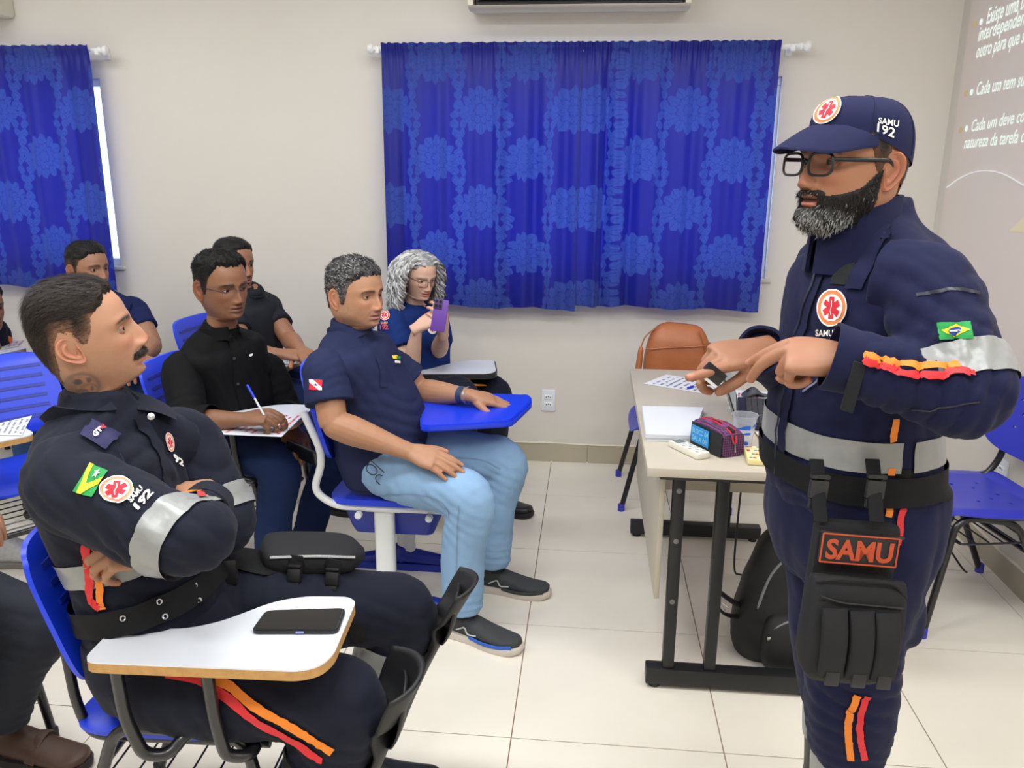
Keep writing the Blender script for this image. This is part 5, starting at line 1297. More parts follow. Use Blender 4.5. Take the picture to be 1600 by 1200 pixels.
# ------------------------------------------------------------------ cloth materials
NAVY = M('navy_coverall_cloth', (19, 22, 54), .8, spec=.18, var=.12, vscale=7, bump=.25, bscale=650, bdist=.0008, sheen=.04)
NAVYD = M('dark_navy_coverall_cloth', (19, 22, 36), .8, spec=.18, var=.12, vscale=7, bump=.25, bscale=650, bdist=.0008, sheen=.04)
REFL = M('grey_reflective_tape', (140, 141, 140), .34, .12, var=.10, vscale=18, bump=.5, bscale=26, bdist=.006)
T_ORS, T_REDS = M('orange_tape', (228, 126, 26), .6, var=.10, vscale=40), M('red_tape', (206, 36, 42), .6, var=.10, vscale=40)
WEB = M('black_webbing', (22, 22, 24), .7, spec=.18, var=.1, bump=.5, bscale=330, bdist=.001)
BLKN = M('black_pouch_nylon', (36, 36, 38), .72, spec=.18, var=.16, vscale=16, bump=.4, bscale=420, bdist=.001)
BUCK = M('black_buckle_plastic', (30, 30, 33), .38)
VELC = M('black_velcro', (18, 20, 24), .95, var=.2, vscale=200, bump=.6, bscale=700, bdist=.001)
BOOT = M('black_boot_leather', (24, 24, 26), .4, var=.1, bump=.2, bscale=120)
RUB = M('black_rubber', (26, 26, 28), .6)
LENS = None
def k_lens():
    k = NT('spectacle_lens'); k.b.inputs['Base Color'].default_value = (.93, .93, 1, 1); k.b.inputs['Transmission Weight'].default_value = 1; k.b.inputs['Roughness'].default_value = .02; k.b.inputs['IOR'].default_value = 1.01
    k.b.inputs['Coat Weight'].default_value = .25; k.b.inputs['Coat Roughness'].default_value = .03; return k.m
LENS = k_lens()
def hit(cl, px, py, off=0.0):
    d = unit(ray(px, py)); h, n, i, dd = cl.b.ray_cast(Vector(CC), Vector(d))
    if h is None:
        h, n, i, dd = cl.b.find_nearest(Vector(CC + d * 2.0))
    return np.array(h) - d * off
def hits(cl, pts, off=0.0): return [hit(cl, *p, off) for p in pts]
def collar(name, parent, mat, c0, c1, r0, r1, front, gap=.35, dip=.02, th=.005):
    f = unit(front); c0, c1 = np.asarray(c0, float), np.asarray(c1, float); t = unit(c1 - c0); v = unit(f - t * (f @ t)); u = np.cross(t, v)
    def fn(a, b):
        q = math.pi / 2 + gap + a * (2 * math.pi - 2 * gap); fw = max(0, math.sin(q))
        c = c0 + (c1 - c0) * b - t * dip * b * fw; k = 1 + .02 * math.sin(5 * q)
        return c + u * (r0[0] + (r1[0] - r0[0]) * b) * math.cos(q) * k + v * (r0[1] + (r1[1] - r0[1]) * b) * math.sin(q) * k
    mb = MB(); A = slab(fn, 40, 6, (0, 0, 0)); V = A.V(); n = len(V) // 2
    cc = (c0 + c1) / 2; d = V[n:] - cc; d -= (d @ t)[:, None] * t[None]; V[n:] -= th * d / (np.linalg.norm(d, axis=1)[:, None] + 1e-9)
    return part(name, (V, A.f), mat, parent, autos=.9)
def box_frame(o, e1, e2, e3):
    o = np.asarray(o, float); return lambda a, b, c: o + e1 * a + e2 * b + e3 * c
def fbox(Fm, c, s, bev=.0):
    """box in a local frame Fm"""
    mb = MB().box((0, 0, 0), s, bev=bev); V = mb.V() + np.asarray(c); return np.array([Fm(*v) for v in V]), mb.f
def buckle(Fm, c, parent, w=.03, h=.05):
    b = part('buckle', MB().add(*fbox(Fm, c, (w, h * .62, .012), .004)), BUCK, parent)
    part('buckle_prong', MB().add(*fbox(Fm, (c[0], c[1] - h * .48, c[2]), (w * .86, h * .32, .009), .003)), BUCK, b)
    part('buckle_bar', MB().add(*fbox(Fm, (c[0], c[1] + h * .42, c[2]), (w * 1.05, h * .14, .010), .003)), BUCK, b)
    return b
# ================================================================== the instructor
def instructor():
    pe = thing('person', 'standing man in navy coverall, cap and glasses, pointing with one hand', 'person', (.60, 1.66, 0))
    hd = math.radians(196); Fd = np.array([math.cos(hd), math.sin(hd), 0]); Ld = np.array([-math.sin(hd), math.cos(hd), 0]); Zu = np.array([0, 0, 1.])
    pel = P(1333, 770, 1.66); neck = P(1368, 345, 1.655)
    H = Head(P(1331, 257, 1.625), 206, 3, 0, 1.0, skin=(176, 122, 92), hair=(30, 26, 24), nphi=150, dz=.0022, width=1.05, occ=.95, neck=1.12, nose=1.05, jaw=1.08, gaze=(0, -4), lip=(186, 112, 104), lid=.75, mouth_open=.55, top=.006, side=.004, fade=.5, seed=3)
    # --- jacket of the coverall
    sL = P(1446, 452, 1.49); eL = P(1500, 612, 1.37); wL = P(1322, 563, 1.40)
    sR = sL - Ld * .33 + np.array([.02, 0, -.005]); eR = P(1262, 600, 1.86); wR = P(1186, 547, 1.62)
    tt, rows, fr = trunk_tube(pel, neck, Fd, w=1.08, d=1.12, belly=.026, bend=.0, low=.16)
    tor = Cloth('jacket', [tt] + yoke(neck, pel, sL + Ld * -.02, sR + Ld * .02, .07, .072), NAVY, pe, .008, 4, amp=.0042, scale=11, stretch=(1, 1, .6), seed=2,
                folds=[(P(1260, 735, 1.55), (0, .2, 1), .13, .003, .03), (P(1390, 600, 1.5), (.6, 0, 1), .13, .003, .04), (P(1300, 560, 1.5), (1, 0, .6), .15, .003, .045)])
    shL = Cloth('sleeve', [limb([sL + np.array([-.06, .05, .012]), sL + np.array([.0, .0, .0]), lerp(sL, eL, .45), eL + np.array([.012, 0, -.004]), lerp(eL, wL, .4), lerp(eL, wL, .80), lerp(eL, wL, .97)], (.072, .082, .083, .074, .064, .056, .052), per=7, seg=24)], NAVY, pe, .007, 3,
                  amp=.004, scale=13, seed=4, folds=[(eL + np.array([-.05, -.03, .04]), (wL - eL), .10, .006, .032), (lerp(sL, eL, .4), (.5, 0, 1), .13, .004, .04), (lerp(eL, wL, .5), (wL - eL) + np.array([0, 0, .1]), .12, .003, .028)])
    shR = Cloth('sleeve', [limb([sR + np.array([.05, -.05, .0]), sR, lerp(sR, eR, .5), eR, lerp(eR, wR, .5), lerp(eR, wR, .93)], (.07, .082, .078, .070, .060, .050), per=7, seg=22)], NAVY, pe, .009, 3, amp=.003, scale=10, seed=5)
    # cuff of the near sleeve: loose turned edge and velcro tab
    cdir = unit(wL - eL); c0 = lerp(eL, wL, .86)
    collar('cuff', shL.o, NAVY, c0, c0 + cdir * .055, (.054, .054), (.058, .060), (0, 0, -1), gap=.0, dip=0, th=.006)
    collar('cuff', shR.o, NAVY, lerp(eR, wR, .85), lerp(eR, wR, 1.0), (.05, .05), (.052, .052), (0, 0, -1), gap=.0, dip=0, th=.006)
    part('velcro_tab', MB().add(*fbox(box_frame(P(1333, 605, 1.345), unit(np.array([.9, 0, -.25])), unit(np.array([.15, 0, 1.])), np.array([0, -1., 0])), (0, 0, 0), (.022, .085, .006), .002)), VELC, shL.o)
    # neck and collar
    t = unit(neck - pel); cb = neck - t * .035 + Fd * .036
    collar('collar', tor.o, NAVY, cb - t * .055, cb + t * .080 + Fd * .004, (.104, .098), (.076, .078), Fd, gap=.13, dip=-.012, th=.008)
    flap = hits(tor, [(1372, 372), (1360, 400), (1345, 430), (1336, 452)], .0)
    ribbon('collar_tab', tor, [P(1383, 340, 1.53)] + flap, .036, NAVY, tor.o, off=.007)
    # zip and placket
    zp = [(1293, 392), (1285, 425), (1268, 470), (1250, 530), (1238, 600), (1228, 660), (1222, 740)]
    ribbon('placket', tor, hits(tor, zp), .026, NAVY, tor.o, off=.006)
    ribbon('zip', tor, hits(tor, [(p[0] - 6, p[1]) for p in zp]), .006, M('navy_zip', (22, 24, 40), .4), tor.o, off=.009)
    mark('velcro_patch', tor, g_rect(0, 0, 1, 1), [(1310, 409), (1337, 411), (1331, 447), (1299, 444)], VELC, tor.o)
    q = [(1279, 453), (1326, 453), (1325, 510), (1280, 510)]
    emblem(tor, [(1281, 451), (1328, 453), (1322, 512), (1277, 509)], tor.o)
    mark('chest_text', tor, g_text('SAMU', 0, 0, 1, 1), [(1277, 514), (1304, 516), (1304, 526), (1277, 525)], T_WH, tor.o)
    mark('chest_text', tor, g_text('192', 0, 0, 1, 1), [(1273, 530), (1304, 532), (1304, 550), (1273, 548)], T_WH, tor.o)
    # reflective belt of the jacket and its orange edge
    ax = unit(neck - pel); rp = lambda tt_: pel + (neck - pel) * tt_
    def sec(z):
        tz = (z - pel[2]) / (neck[2] - pel[2]); return [np.interp(tz, [( i) for i in np.linspace(0, 1, 2)], [0, 1])]
    b0 = P(1300, 728, 1.5)[2]; b1 = P(1300, 682, 1.5)[2]
    band('reflective_band', tor, [(*(pel + Zu * (b0 - pel[2]) + Fd * .01), .26, .26), (*(pel + Zu * (b1 - pel[2]) + Fd * .01), .26, .26)], Fd, REFL, tor.o, off=.004, per=4, seg=90, arc=(.02, 1.0))
    ribbon('orange_side_tape', tor, hits(tor, [(1398, 655), (1394, 690)]), .013, T_ORS, tor.o, off=.005, n=10)
    ribbon('orange_side_tape', tor, hits(tor, [(1393, 730), (1391, 742)]), .013, T_ORS, tor.o, off=.005, n=6)
    ribbon('pocket_zip', tor, hits(tor, [(1256, 612), (1290, 585)]), .004, M('pale_zip', (120, 124, 150), .4), tor.o, off=.004, n=10)
    # marks on the sleeve
    fl = [(1466, 505), (1515, 504), (1519, 529), (1468, 531)]
    fg = mark('flag_patch', shL, g_rect(0, 0, 1, 1), fl, T_GR, shL.o)
    mark('flag_diamond', shL, g_poly([(.06, .5), (.5, .08), (.94, .5), (.5, .92)]), fl, T_YE, fg, .0048)
    mark('flag_globe', shL, g_disc(.5, .5, .24, 20, 3), fl, T_BL, fg, .0056)
    mark('flag_band', shL, g_poly([(.28, .42), (.5, .42), (.72, .54), (.72, .60), (.5, .48), (.28, .48)]), fl, T_WH, fg, .0062)
    ma = lerp(sL, eL, .84); ud = unit(eL - sL)
    band('reflective_band', shL, [(*(ma - ud * .028), .12, .12), (*(ma + ud * .028), .12, .12)], None, REFL, shL.o, off=.005, per=4, seg=60)
    ribbon('orange_sleeve_tape', shL, hits(shL, [(1352, 556), (1385, 566), (1420, 572), (1460, 573), (1500, 571)]), .012, T_ORS, shL.o, off=.0095)
    ribbon('red_sleeve_tape', shL, hits(shL, [(1352, 563), (1385, 574), (1420, 585), (1470, 588), (1525, 584)]), .012, T_REDS, shL.o, off=.0095)
    ribbon('sleeve_zip', shL, hits(shL, [(1432, 461), (1460, 456), (1500, 452), (1530, 458)]), .006, M('navy_zip', (22, 24, 40), .4), shL.o, off=.0018)
    ribbon('shoulder_seam', shL, hits(shL, [(1425, 640), (1480, 636), (1530, 628)]), .003, M('navy_zip', (22, 24, 40), .4), shL.o, off=.002, n=20)
    # --- trousers
    hL = pel + Ld * .085 + Zu * -.08; hR = pel - Ld * .08 - Fd * .02 + Zu * -.08
    kL = P(1334, 1010, 1.56); aL = P(1322, 1172, 1.58); kR = kL - Ld * .155 - Fd * .045; aR = aL - Ld * .165 - Fd * .075
    hips = tube([(*(pel + Zu * z), a, b) for z, a, b in ((.055, .188, .160), (-.02, .194, .162), (-.10, .195, .152), (-.17, .165, .13))], per=4, seg=28, front=Fd, n=2.4)
    lt = lambda h, k, a: limb([h + Zu * .02, lerp(h, k, .4), lerp(h, k, .8), lerp(k, a, .15), lerp(k, a, .6), a], (.118, .112, .098, .096, .092, .080), per=6, seg=24)
    tr = Cloth('trousers', [hips, lt(hL, kL, aL), lt(hR, kR, aR), limb([kL + np.array([.07, .02, .17]), kL + np.array([.085, .02, .05]), kL + np.array([.075, .02, .0])], (.05, .058, .03))], NAVY, pe, .009, 5, amp=.004, scale=10, stretch=(1, 1, .5), seed=6,
               folds=[(kL + np.array([0, -.05, -.06]), (.3, 0, 1), .12, .005, .04), (aL + Zu * .03, (.1, 0, 1), .09, .005, .032), (hL - Zu * .1, (.8, 0, .6), .13, .004, .045)])
    ribbon('orange_trouser_tape', tr, hits(tr, [(1341, 1084), (1329, 1110), (1325, 1140), (1329, 1186)]), .014, T_ORS, tr.o, off=.005)
    ribbon('red_trouser_tape', tr, hits(tr, [(1356, 1086), (1345, 1112), (1343, 1145), (1350, 1186)]), .013, T_REDS, tr.o, off=.005)
    ribbon('red_trouser_tape', tr, hits(tr, [(1402, 772), (1407, 800), (1404, 830), (1400, 850)]), .013, T_REDS, tr.o, off=.006)
    ribbon('orange_trouser_tape', tr, hits(tr, [(1386, 780), (1386, 806)]), .013, T_ORS, tr.o, off=.006, n=10)
    for a, sd in ((aL, 1), (aR, -1)):
        part('reflective_cuff', limb([a + Zu * .01, a - Zu * .06, a - Zu * .10], (.074, .07, .066), per=3, seg=24), REFL, tr.o)
        g = np.array([a[0], a[1], 0]); bo = part('boot', limb([a - Zu * .07, np.array([a[0], a[1], .14]) + Fd * .0, np.array([a[0], a[1], .07]) + Fd * .01], (.064, .054, .052), per=4, seg=22), BOOT, pe)
        shoe(pe, g - Fd * .085, Fd, .29, upper=BOOT, sole=RUB, h=.085, name='boot_foot')
    # --- belt, pouch straps, pouch
    bz = P(1300, 757, 1.5)[2]
    bt_ = multi(tor, tr); bl = band('belt', bt_, [(*(pel + Zu * (bz - .027 - pel[2])), .30, .30), (*(pel + Zu * (bz + .030 - pel[2])), .30, .30)], Fd, WEB, pe, off=.009, per=4, seg=90)
    part('belt_tail', MB().tube([(*P(1400, 752, 1.475), .002, .022), (*P(1418, 753, 1.478), .006, .026), (*P(1440, 756, 1.52), .006, .026), (*P(1456, 768, 1.56), .003, .020)], per=4, seg=10, front=(0, 0, 1)), WEB, bl)
    nrm = unit(np.array([.10, -.98, .12])); e1 = unit(np.array([.98, .12, -.09])); e2 = unit(np.cross(nrm, e1)); Fm = box_frame(P(1328, 943, 1.375), e1, e2, nrm)
    pw, phh = .085, .142
    po = part('drop_leg_pouch', MB().add(*fbox(Fm, (0, .012, -.02), (2 * pw * .92, 2 * phh * .97, .035), .015)), BLKN, pe)
    rw = [(*Fm(0, y, z), a, b) for y, a, b, z in ((.055, pw * .95, .018, .01), (.035, pw * 1.02, .030, .014), (-.06, pw * 1.05, .036, .016), (-.115, pw * .95, .030, .012), (-.142, pw * .7, .012, .008))]
    part('lower_pocket', tube(rw, per=5, seg=32, front=nrm, n=4.0), BLKN, po)
    for k, x in enumerate((-.052, -.004, .042)):
        V, F = tube([(*Fm(x + .010 * (1 - i / 3) * 0 + .004 * i, .010 - .042 * i, .047 + (.008, .013, .011, .003)[i]), .022, (.006, .012, .012, .006)[i]) for i in range(4)], per=4, seg=18, front=nrm, n=3.5); pk = part('magazine_flap', (V, F), BLKN, po)
        part('snap_tab', MB().add(*fbox(Fm, (x + .013, -.118, .058), (.026, .026, .006), .003)), BUCK, pk)
    part('flap_edge', MB().pipe([Fm(-pw * .98, .05, .035), Fm(-pw * .6, .062, .048), Fm(pw * .6, .062, .048), Fm(pw * .98, .03, .035)], .0032, .03, seg=8), BLKN, po)
    part('pocket_seam', MB().pipe([Fm(-pw * .9, .028, .047), Fm(-pw * .5, .02, .052), Fm(pw * .85, .018, .05)], .0022, .02, seg=6), RUB, po)
    nm = part('name_patch', MB().add(*fbox(Fm, (-.006, .106, .010), (.138, .052, .012), .003)), M('patch_black', (26, 24, 24), .7), po)
    OB = M('patch_rust', (178, 70, 34), .7, var=.08)
    for a, b in (((-.075, .132), (.063, .132)), ((-.075, .080), (.063, .080)), ((-.075, .080), (-.075, .132)), ((.063, .080), (.063, .132))):
        part('patch_border', MB().pipe([Fm(*a, .017), Fm(*b, .017)], .0016, seg=6), OB, nm)
    V, F = text_mesh('SAMU', bold=.035); x0, x1, y1 = V[:, 0].min(), V[:, 0].max(), V[:, 1].max()
    part('patch_text', ([Fm(-.067 + .122 * (p[0] - x0) / (x1 - x0), .088 + .036 * p[1] / y1, .0175) for p in V], F), OB, nm, smooth=False, autos=None)
    part('pouch_seam', MB().pipe([Fm(-pw * .9, .132, .006), Fm(0, .128, .01), Fm(pw * .9, .132, .006)], .003, seg=6), RUB, po)
    for px, wd in ((1277, .026), (1365, .026)):
        top = P(px, 752, 1.43); bot = P(px + 5, 816, 1.385)
        sp = part('hanging_strap', MB().tube([(*(top + Zu * .035 + np.array([0, .02, 0])), wd / 2, .003), (*(top - np.array([0, .005, 0])), wd / 2, .004), (*lerp(top, bot, .5), wd / 2, .003), (*bot, wd / 2, .003)], per=4, seg=10, front=(0, -1, 0), n=4), WEB, po)
        Fb = box_frame(top, e1, e2, nrm); buckle(Fb, (0, -.012, .010), sp, .034, .055)
    # --- hands
    dL = unit(P(1196, 552, 1.43) - wL)
    aLs = arm_skin(lerp(wL, eL, .7), lerp(wL, eL, .55), wL, dict(d=dL, n=(-.05, -.50, .86), side=1, sc=1.03, curls=((.62, .12, .08), (.74, .30, .20), (1.30, 1.7, .9), (1.35, 1.7, .9)), splay=(.02, .0, -.03, -.05), thumb=((.25, .85, -.75), .5, .4), plump=1.06), (172, 120, 92), .0028, 1.05, upper=False)
    dR = unit(P(1105, 563, 1.57) - wR)
    aRs = arm_skin(lerp(wR, eR, .7), lerp(wR, eR, .55), wR, dict(d=dR, n=(.1, -.35, .92), side=-1, sc=1.03, curls=((.02, .02, 0), (.75, 1.15, .7), (.9, 1.2, .7), (1.0, 1.2, .7)), splay=(.06, .0, -.03, -.05), thumb=((.2, .85, -.65), .4, .3), plump=1.04), (172, 120, 92), .0028, 1.05, upper=False)
    body_mesh(pe, H, [aLs, aRs], [[tube([(*r[:3], r[3] * .8, r[4] * .8) for r in rows], per=4, seg=24, front=fr)]])
    # --- hair behind the ear, beard, glasses, cap
    H.hair_part(pe, strands=900, length=.008, lift=.15, clip=lambda V: V[:, 2] < .055)
    def bmask(V):
        f, l, z = V.T; al = np.abs(l)
        cheek = np.interp(f, [-.02, .01, .035, .06, .085, .1], [.012, -.012, -.040, -.052, -.060, -.062]); m = np.clip((cheek - z) / .007, 0, 1) * np.clip((f + .004) / .008, 0, 1) * np.clip((z + .128) / .008, 0, 1)
        lips = (f > .05) * np.exp(-(al / .024) ** 6) * ((z > -.0795) & (z < -.0565)); m = m * (1 - lips)
        mu = (f > .05) * np.exp(-(al / .030) ** 8) * np.clip((z + .0615 + .25 * np.clip(al - .018, 0, 1)) / .002, 0, 1) * np.clip((-.0495 - z) / .003, 0, 1)
        side = (f > .03) * np.clip((al - .021) / .003, 0, 1) * np.clip((.036 - al) / .004, 0, 1) * np.clip((-.053 - z) / .004, 0, 1) * (z > -.09)
        m = np.maximum(np.maximum(m, mu), side); return m * np.clip(1 - (f < -.012) * 1.0, 0, 1) * np.clip((z + .108 + .4 * np.clip(f - .02, 0, .05)) / .010, 0, 1)
    H.beard_part(pe, bmask, lambda V: .0025 + .013 * np.clip((-.078 - V[:, 2]) / .02, 0, 1) * np.clip((V[:, 0] - .02) / .03, 0, 1) + .003 * (V[:, 2] > -.062) * (V[:, 0] > .07), strands=3600, length=.0075,
                 grey=lambda V: .62 * np.clip((-.078 - V[:, 2]) / .02, 0, 1) * (V[:, 0] > .03) + .03)
    H.glasses(pe, M('black_spectacle_frame', (20, 20, 22), .35), LENS, hw=.0285, hh=.0195, z=-.006, rim=.0025, fr=.106)
    # cap
    capc = M('navy_cap_cloth', (24, 27, 62), .75, spec=.18, var=.06, vscale=14, bump=.3, bscale=700, bdist=.0008)
    RIM = [(0, .062), (.6, .059), (1.1, .046), (1.57, .030), (2.2, .008), (3.2, -.006)]
    rimz = lambda ph: float(np.interp(abs((ph + math.pi) % (2 * math.pi) - math.pi), [p[0] for p in RIM], [p[1] for p in RIM]))
    def capf(a, b):
        ph = 2 * math.pi * a; zr = rimz(ph); c = math.cos(ph)
        r = max(0.0, 1 - b ** 2.6) ** .5; top = .120
        z = zr + (top - zr) * (1 - (1 - b) ** 1.35)
        fx = .100 * (1 - .10 * b) if c > 0 else .098
        w = 1 + .008 * math.sin(6 * ph) * math.sin(math.pi * b) + .008 * math.sin(3 * ph + 4 * b)
        return (-.012 + fx * c * r * w, .0875 * math.sin(ph) * r * w, z)
    g = MB().grid(capf, 84, 26); cap = part('cap', (H.W(g.V()), g.f), capc, pe, autos=None)
    def visor(a, b):
        x = 2 * a - 1; ph = x * 1.18; p = capf((ph / (2 * math.pi)) % 1.0, .02); ext = .080 * max(0.0, 1 - abs(x) ** 2.8) ** .6
        return (p[0] - .002 + ext * b, p[1] * (1 + .04 * b), p[2] + .003 - .046 * b ** 1.2 * (1 - abs(x) ** 4) - .016 * x * x * b)
    vs = slab(visor, 36, 12, (0, 0, -.0035)); vi = part('visor', (H.W(vs.V()), vs.f), capc, cap, autos=.9)
    g = MB().sphere((-.012, 0, .1195), (.008, .008, .004), 12, 6); part('cap_button', (H.W(g.V()), g.f), capc, cap)
    for ph in (0, 1.05, 2.1, 3.14, 4.19, 5.24):
        V = [np.array(capf(ph / (2 * math.pi), t)) * np.array([1.004, 1.006, 1.002]) for t in np.linspace(.05, .97, 16)]; part('cap_seam', MB().tube([(*p, .0011, .0009) for p in H.W(np.array(V))], per=1, seg=5), capc, cap)
    class CB: pass
    gq = MB().grid(capf, 84, 26); cc = CB(); Vc = H.W(gq.V()); cc.b = BVHTree.FromPolygons([tuple(v) for v in Vc], gq.f)
    emblem(cc, [(1290, 151), (1322, 153), (1303, 195), (1264, 193)], cap, off=.003)
    mark('cap_text', cc, g_text('SAMU', 0, 0, 1, 1), [(1372, 184), (1403, 189), (1402, 199), (1371, 193)], T_WH, cap, .003)
    mark('cap_text', cc, g_text('192', 0, 0, 1, 1), [(1370, 193), (1398, 201), (1395, 216), (1369, 206)], T_WH, cap, .003)
    print('P0 upperarm', np.linalg.norm(eL - sL), 'fore', np.linalg.norm(wL - eL), 'R', np.linalg.norm(eR - sR), np.linalg.norm(wR - eR), 'trunk', neck[2] - pel[2], pel, neck, kL, aL)
    # the device in his right hand
    dv = thing('presenter_remote', 'small black and silver device held in the right hand of the instructor', 'remote', P(1114, 582, 1.55))
    Fd_ = box_frame(P(1113, 584, 1.535), unit(np.array([.62, 0, .78])), unit(np.array([.78, .1, -.62])), unit(np.array([.05, -1., .1])))
    part('case', MB().add(*fbox(Fd_, (0, .002, 0), (.030, .046, .012), .003)), M('gloss_black', (16, 16, 18), .15), dv)
    part('silver_end', MB().add(*fbox(Fd_, (-.0145, 0, .0), (.007, .048, .0125), .002)), M('silver_plastic', (216, 218, 222), .25, .3), dv)
    part('slot', MB().add(*fbox(Fd_, (-.0182, .006, 0), (.001, .010, .005), .0)), DARKP, dv)
    return pe
instructor()
# ================================================================== the man with crossed arms, front left
KNEE = M('black_knee_pad', (22, 22, 24), .55, var=.12, bump=.2, bscale=260, bdist=.001)
def front_man():
    pe = thing('person', 'seated man in navy coverall with moustache and neck tattoo, arms crossed', 'person', (-.95, 1.5, 0))
    hd = math.radians(8); Fd = np.array([math.cos(hd), math.sin(hd), 0]); Ld = np.array([-math.sin(hd), math.cos(hd), 0]); Zu = np.array([0, 0, 1.])
    pel = P(262, 985, 1.47); neck = P(148, 632, 1.49)
    SKC = (184, 134, 104)
    H = Head(P(127, 525, 1.50), 30, 12, 0, 1.0, skin=(192, 142, 112), hair=(40, 33, 29), nphi=150, dz=.0021, nose=1.05, nosehook=.7, ear=.84, earw=1.25, eartilt=.38, muzzle=.0065, jaw=1.02, neck=1.0, gaze=(-14, 6), lip=(190, 122, 112), lid=.9, top=.009, side=.0018, fade=.85, occ=.84,
             must=(.031, .55, .0076, 1.0), stubble=.22, seed=11, hairline=[(0, .072), (.45, .070), (.7, .056), (.88, .046), (1.0, .034), (1.12, .006), (1.24, -.010), (1.36, -.014), (1.44, .008), (1.55, .022), (1.85, .020), (2.05, -.004), (2.2, -.045), (2.6, -.085), (3.15, -.095)])
    # tattoo on the right side of the neck: a skull drawn in soft grey ink
    W_ = H.W(H.V); ink = np.array([.06, .065, .07]); pr = np.array([proj(p) for p in W_]); right = (H.V[:, 1] < 0) & (H.V[:, 2] < -.055)
    def spot(cx, cy, rx, ry, soft=.35): 
        d = ((pr[:, 0] - cx) / rx) ** 2 + ((pr[:, 1] - cy) / ry) ** 2; return np.clip((1 - d) / soft, 0, 1)
    def ringp(cx, cy, rx, ry, w=.16):
        d = np.sqrt(((pr[:, 0] - cx) / rx) ** 2 + ((pr[:, 1] - cy) / ry) ** 2); return np.exp(-((d - 1) / w) ** 2)
    tz = np.maximum.reduce([.55 * ringp(128, 604, 27, 20), .85 * spot(122, 597, 8, 5), .7 * spot(139, 594, 5, 5), .65 * spot(128, 611, 12, 4), .4 * spot(110, 604, 12, 18), .45 * ringp(140, 610, 14, 10), .6 * spot(144, 607, 3, 5), .35 * spot(125, 603, 24, 17) * (vnoise(W_, 240, 4) > .0)])
    H.C = H.mixc(H.C, ink, 1.0 * right * np.clip(tz, 0, 1))
    sR = P(98, 756, 1.31); eR = P(290, 846, 1.235); wR = P(326, 788, 1.44)
    sL = P(292, 690, 1.66); eL = P(355, 815, 1.60); wL = P(240, 858, 1.35)
    t = unit(neck - pel)
    tt, rows, fr = trunk_tube(pel, neck, Fd, w=1.02, d=1.02, belly=.012, bend=-.02, low=.12)
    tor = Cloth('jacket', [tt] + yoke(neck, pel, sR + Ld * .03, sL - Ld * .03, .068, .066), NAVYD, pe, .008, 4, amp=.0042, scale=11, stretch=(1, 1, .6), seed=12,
                folds=[(P(262, 800, 1.4), (.5, .3, .7), .16, .004, .035), (P(190, 700, 1.4), (1, .2, -.6), .14, .0035, .035), (P(250, 900, 1.4), (.4, 0, 1), .16, .004, .04)])
    shR = Cloth('sleeve', [limb([sR + np.array([.045, .09, .02]), sR + np.array([.0, .015, 0]), lerp(sR, eR, .45), lerp(sR, eR, .9), eR + np.array([.02, .02, .005]), lerp(eR, wR, .5), lerp(eR, wR, .9)], (.068, .080, .078, .069, .060, .052, .045), per=7, seg=24)], NAVYD, pe, .007, 3,
                amp=.003, scale=12, seed=14, folds=[(lerp(sR, eR, .15), (.6, 0, 1), .13, .004, .04), (lerp(sR, eR, .85), (.6, .2, .7), .12, .005, .035), (lerp(eR, wR, .6), wR - eR, .09, .005, .03)])
    shL = Cloth('sleeve', [limb([sL + np.array([-.05, -.06, .02]), sL, lerp(sL, eL, .5), eL, lerp(eL, wL, .4), lerp(eL, wL, .82)], (.066, .074, .070, .064, .056, .046), per=7, seg=22)], NAVYD, pe, .008, 3, amp=.003, scale=12, seed=15, folds=[(lerp(sL, eL, .7), (.4, 0, 1), .12, .005, .04)])
    cd = unit(wR - eR); collar('cuff', shR.o, NAVYD, wR - cd * .055, wR - cd * .005, (.048, .048), (.050, .050), (0, 0, 1), gap=0, dip=0)
    ul = unit(eL - sL); ml = lerp(sL, eL, .80); band('reflective_band', shL, [(*(ml - ul * .026), .12, .12), (*(ml + ul * .026), .12, .12)], None, REFL, shL.o, off=.005, per=4, seg=48)
    # open collar
    n0 = neck - t * .02
    collar('collar', tor.o, NAVYD, n0, n0 + t * .045 - Fd * .022, (.078, .076), (.094, .080), Fd + np.array([.0, -.1, 0]), gap=.5, dip=.085, th=.007)
    lap = MB().grid(lambda u, v: lerp(lerp(P(212, 612, 1.56), P(272, 640, 1.60), u), lerp(P(215, 640, 1.50), P(277, 657, 1.54), u), v) + Zu * .006 * math.sin(3 * u), 8, 5)
    part('collar_point', lap, NAVYD, tor.o, autos=None)
    part('collar_snap', MB().lathe([(0, .004), (.007, .003), (.008, 0)], P(236, 651, 1.48), 12, (.4, -.8, .4)), STEEL, tor.o)
    zz = [(215, 650), (240, 690), (258, 735), (262, 780), (268, 800)]; ribbon('placket', tor, hits(tor, zz), .03, NAVYD, tor.o, off=.006)
    # marks
    ep = [(127, 692), (160, 654), (187, 679), (164, 704)]
    both = multi(tor, shR); q1 = mark('rank_slide', both, g_rect(0, 0, 1, 1), [(143, 658), (186, 680), (164, 704), (125, 684)], M('slide_navy', (30, 28, 72), .8), tor.o, .008)
    mark('rank_text', both, g_text('GT', .0, 0, 1, 1, bold=.05), [(146, 684), (157, 674), (163, 679), (152, 689)], T_WH, q1, .012)
    mark('rank_star', both, g_star6(.5, .5, .45, .14), [(158, 672), (165, 672), (165, 679), (158, 679)], T_RED, q1, .013)
    fl = [(141, 726), (168, 738), (145, 778), (116, 768)]
    fg = mark('flag_patch', shR, g_rect(0, 0, 1, 1), fl, T_GR, shR.o)
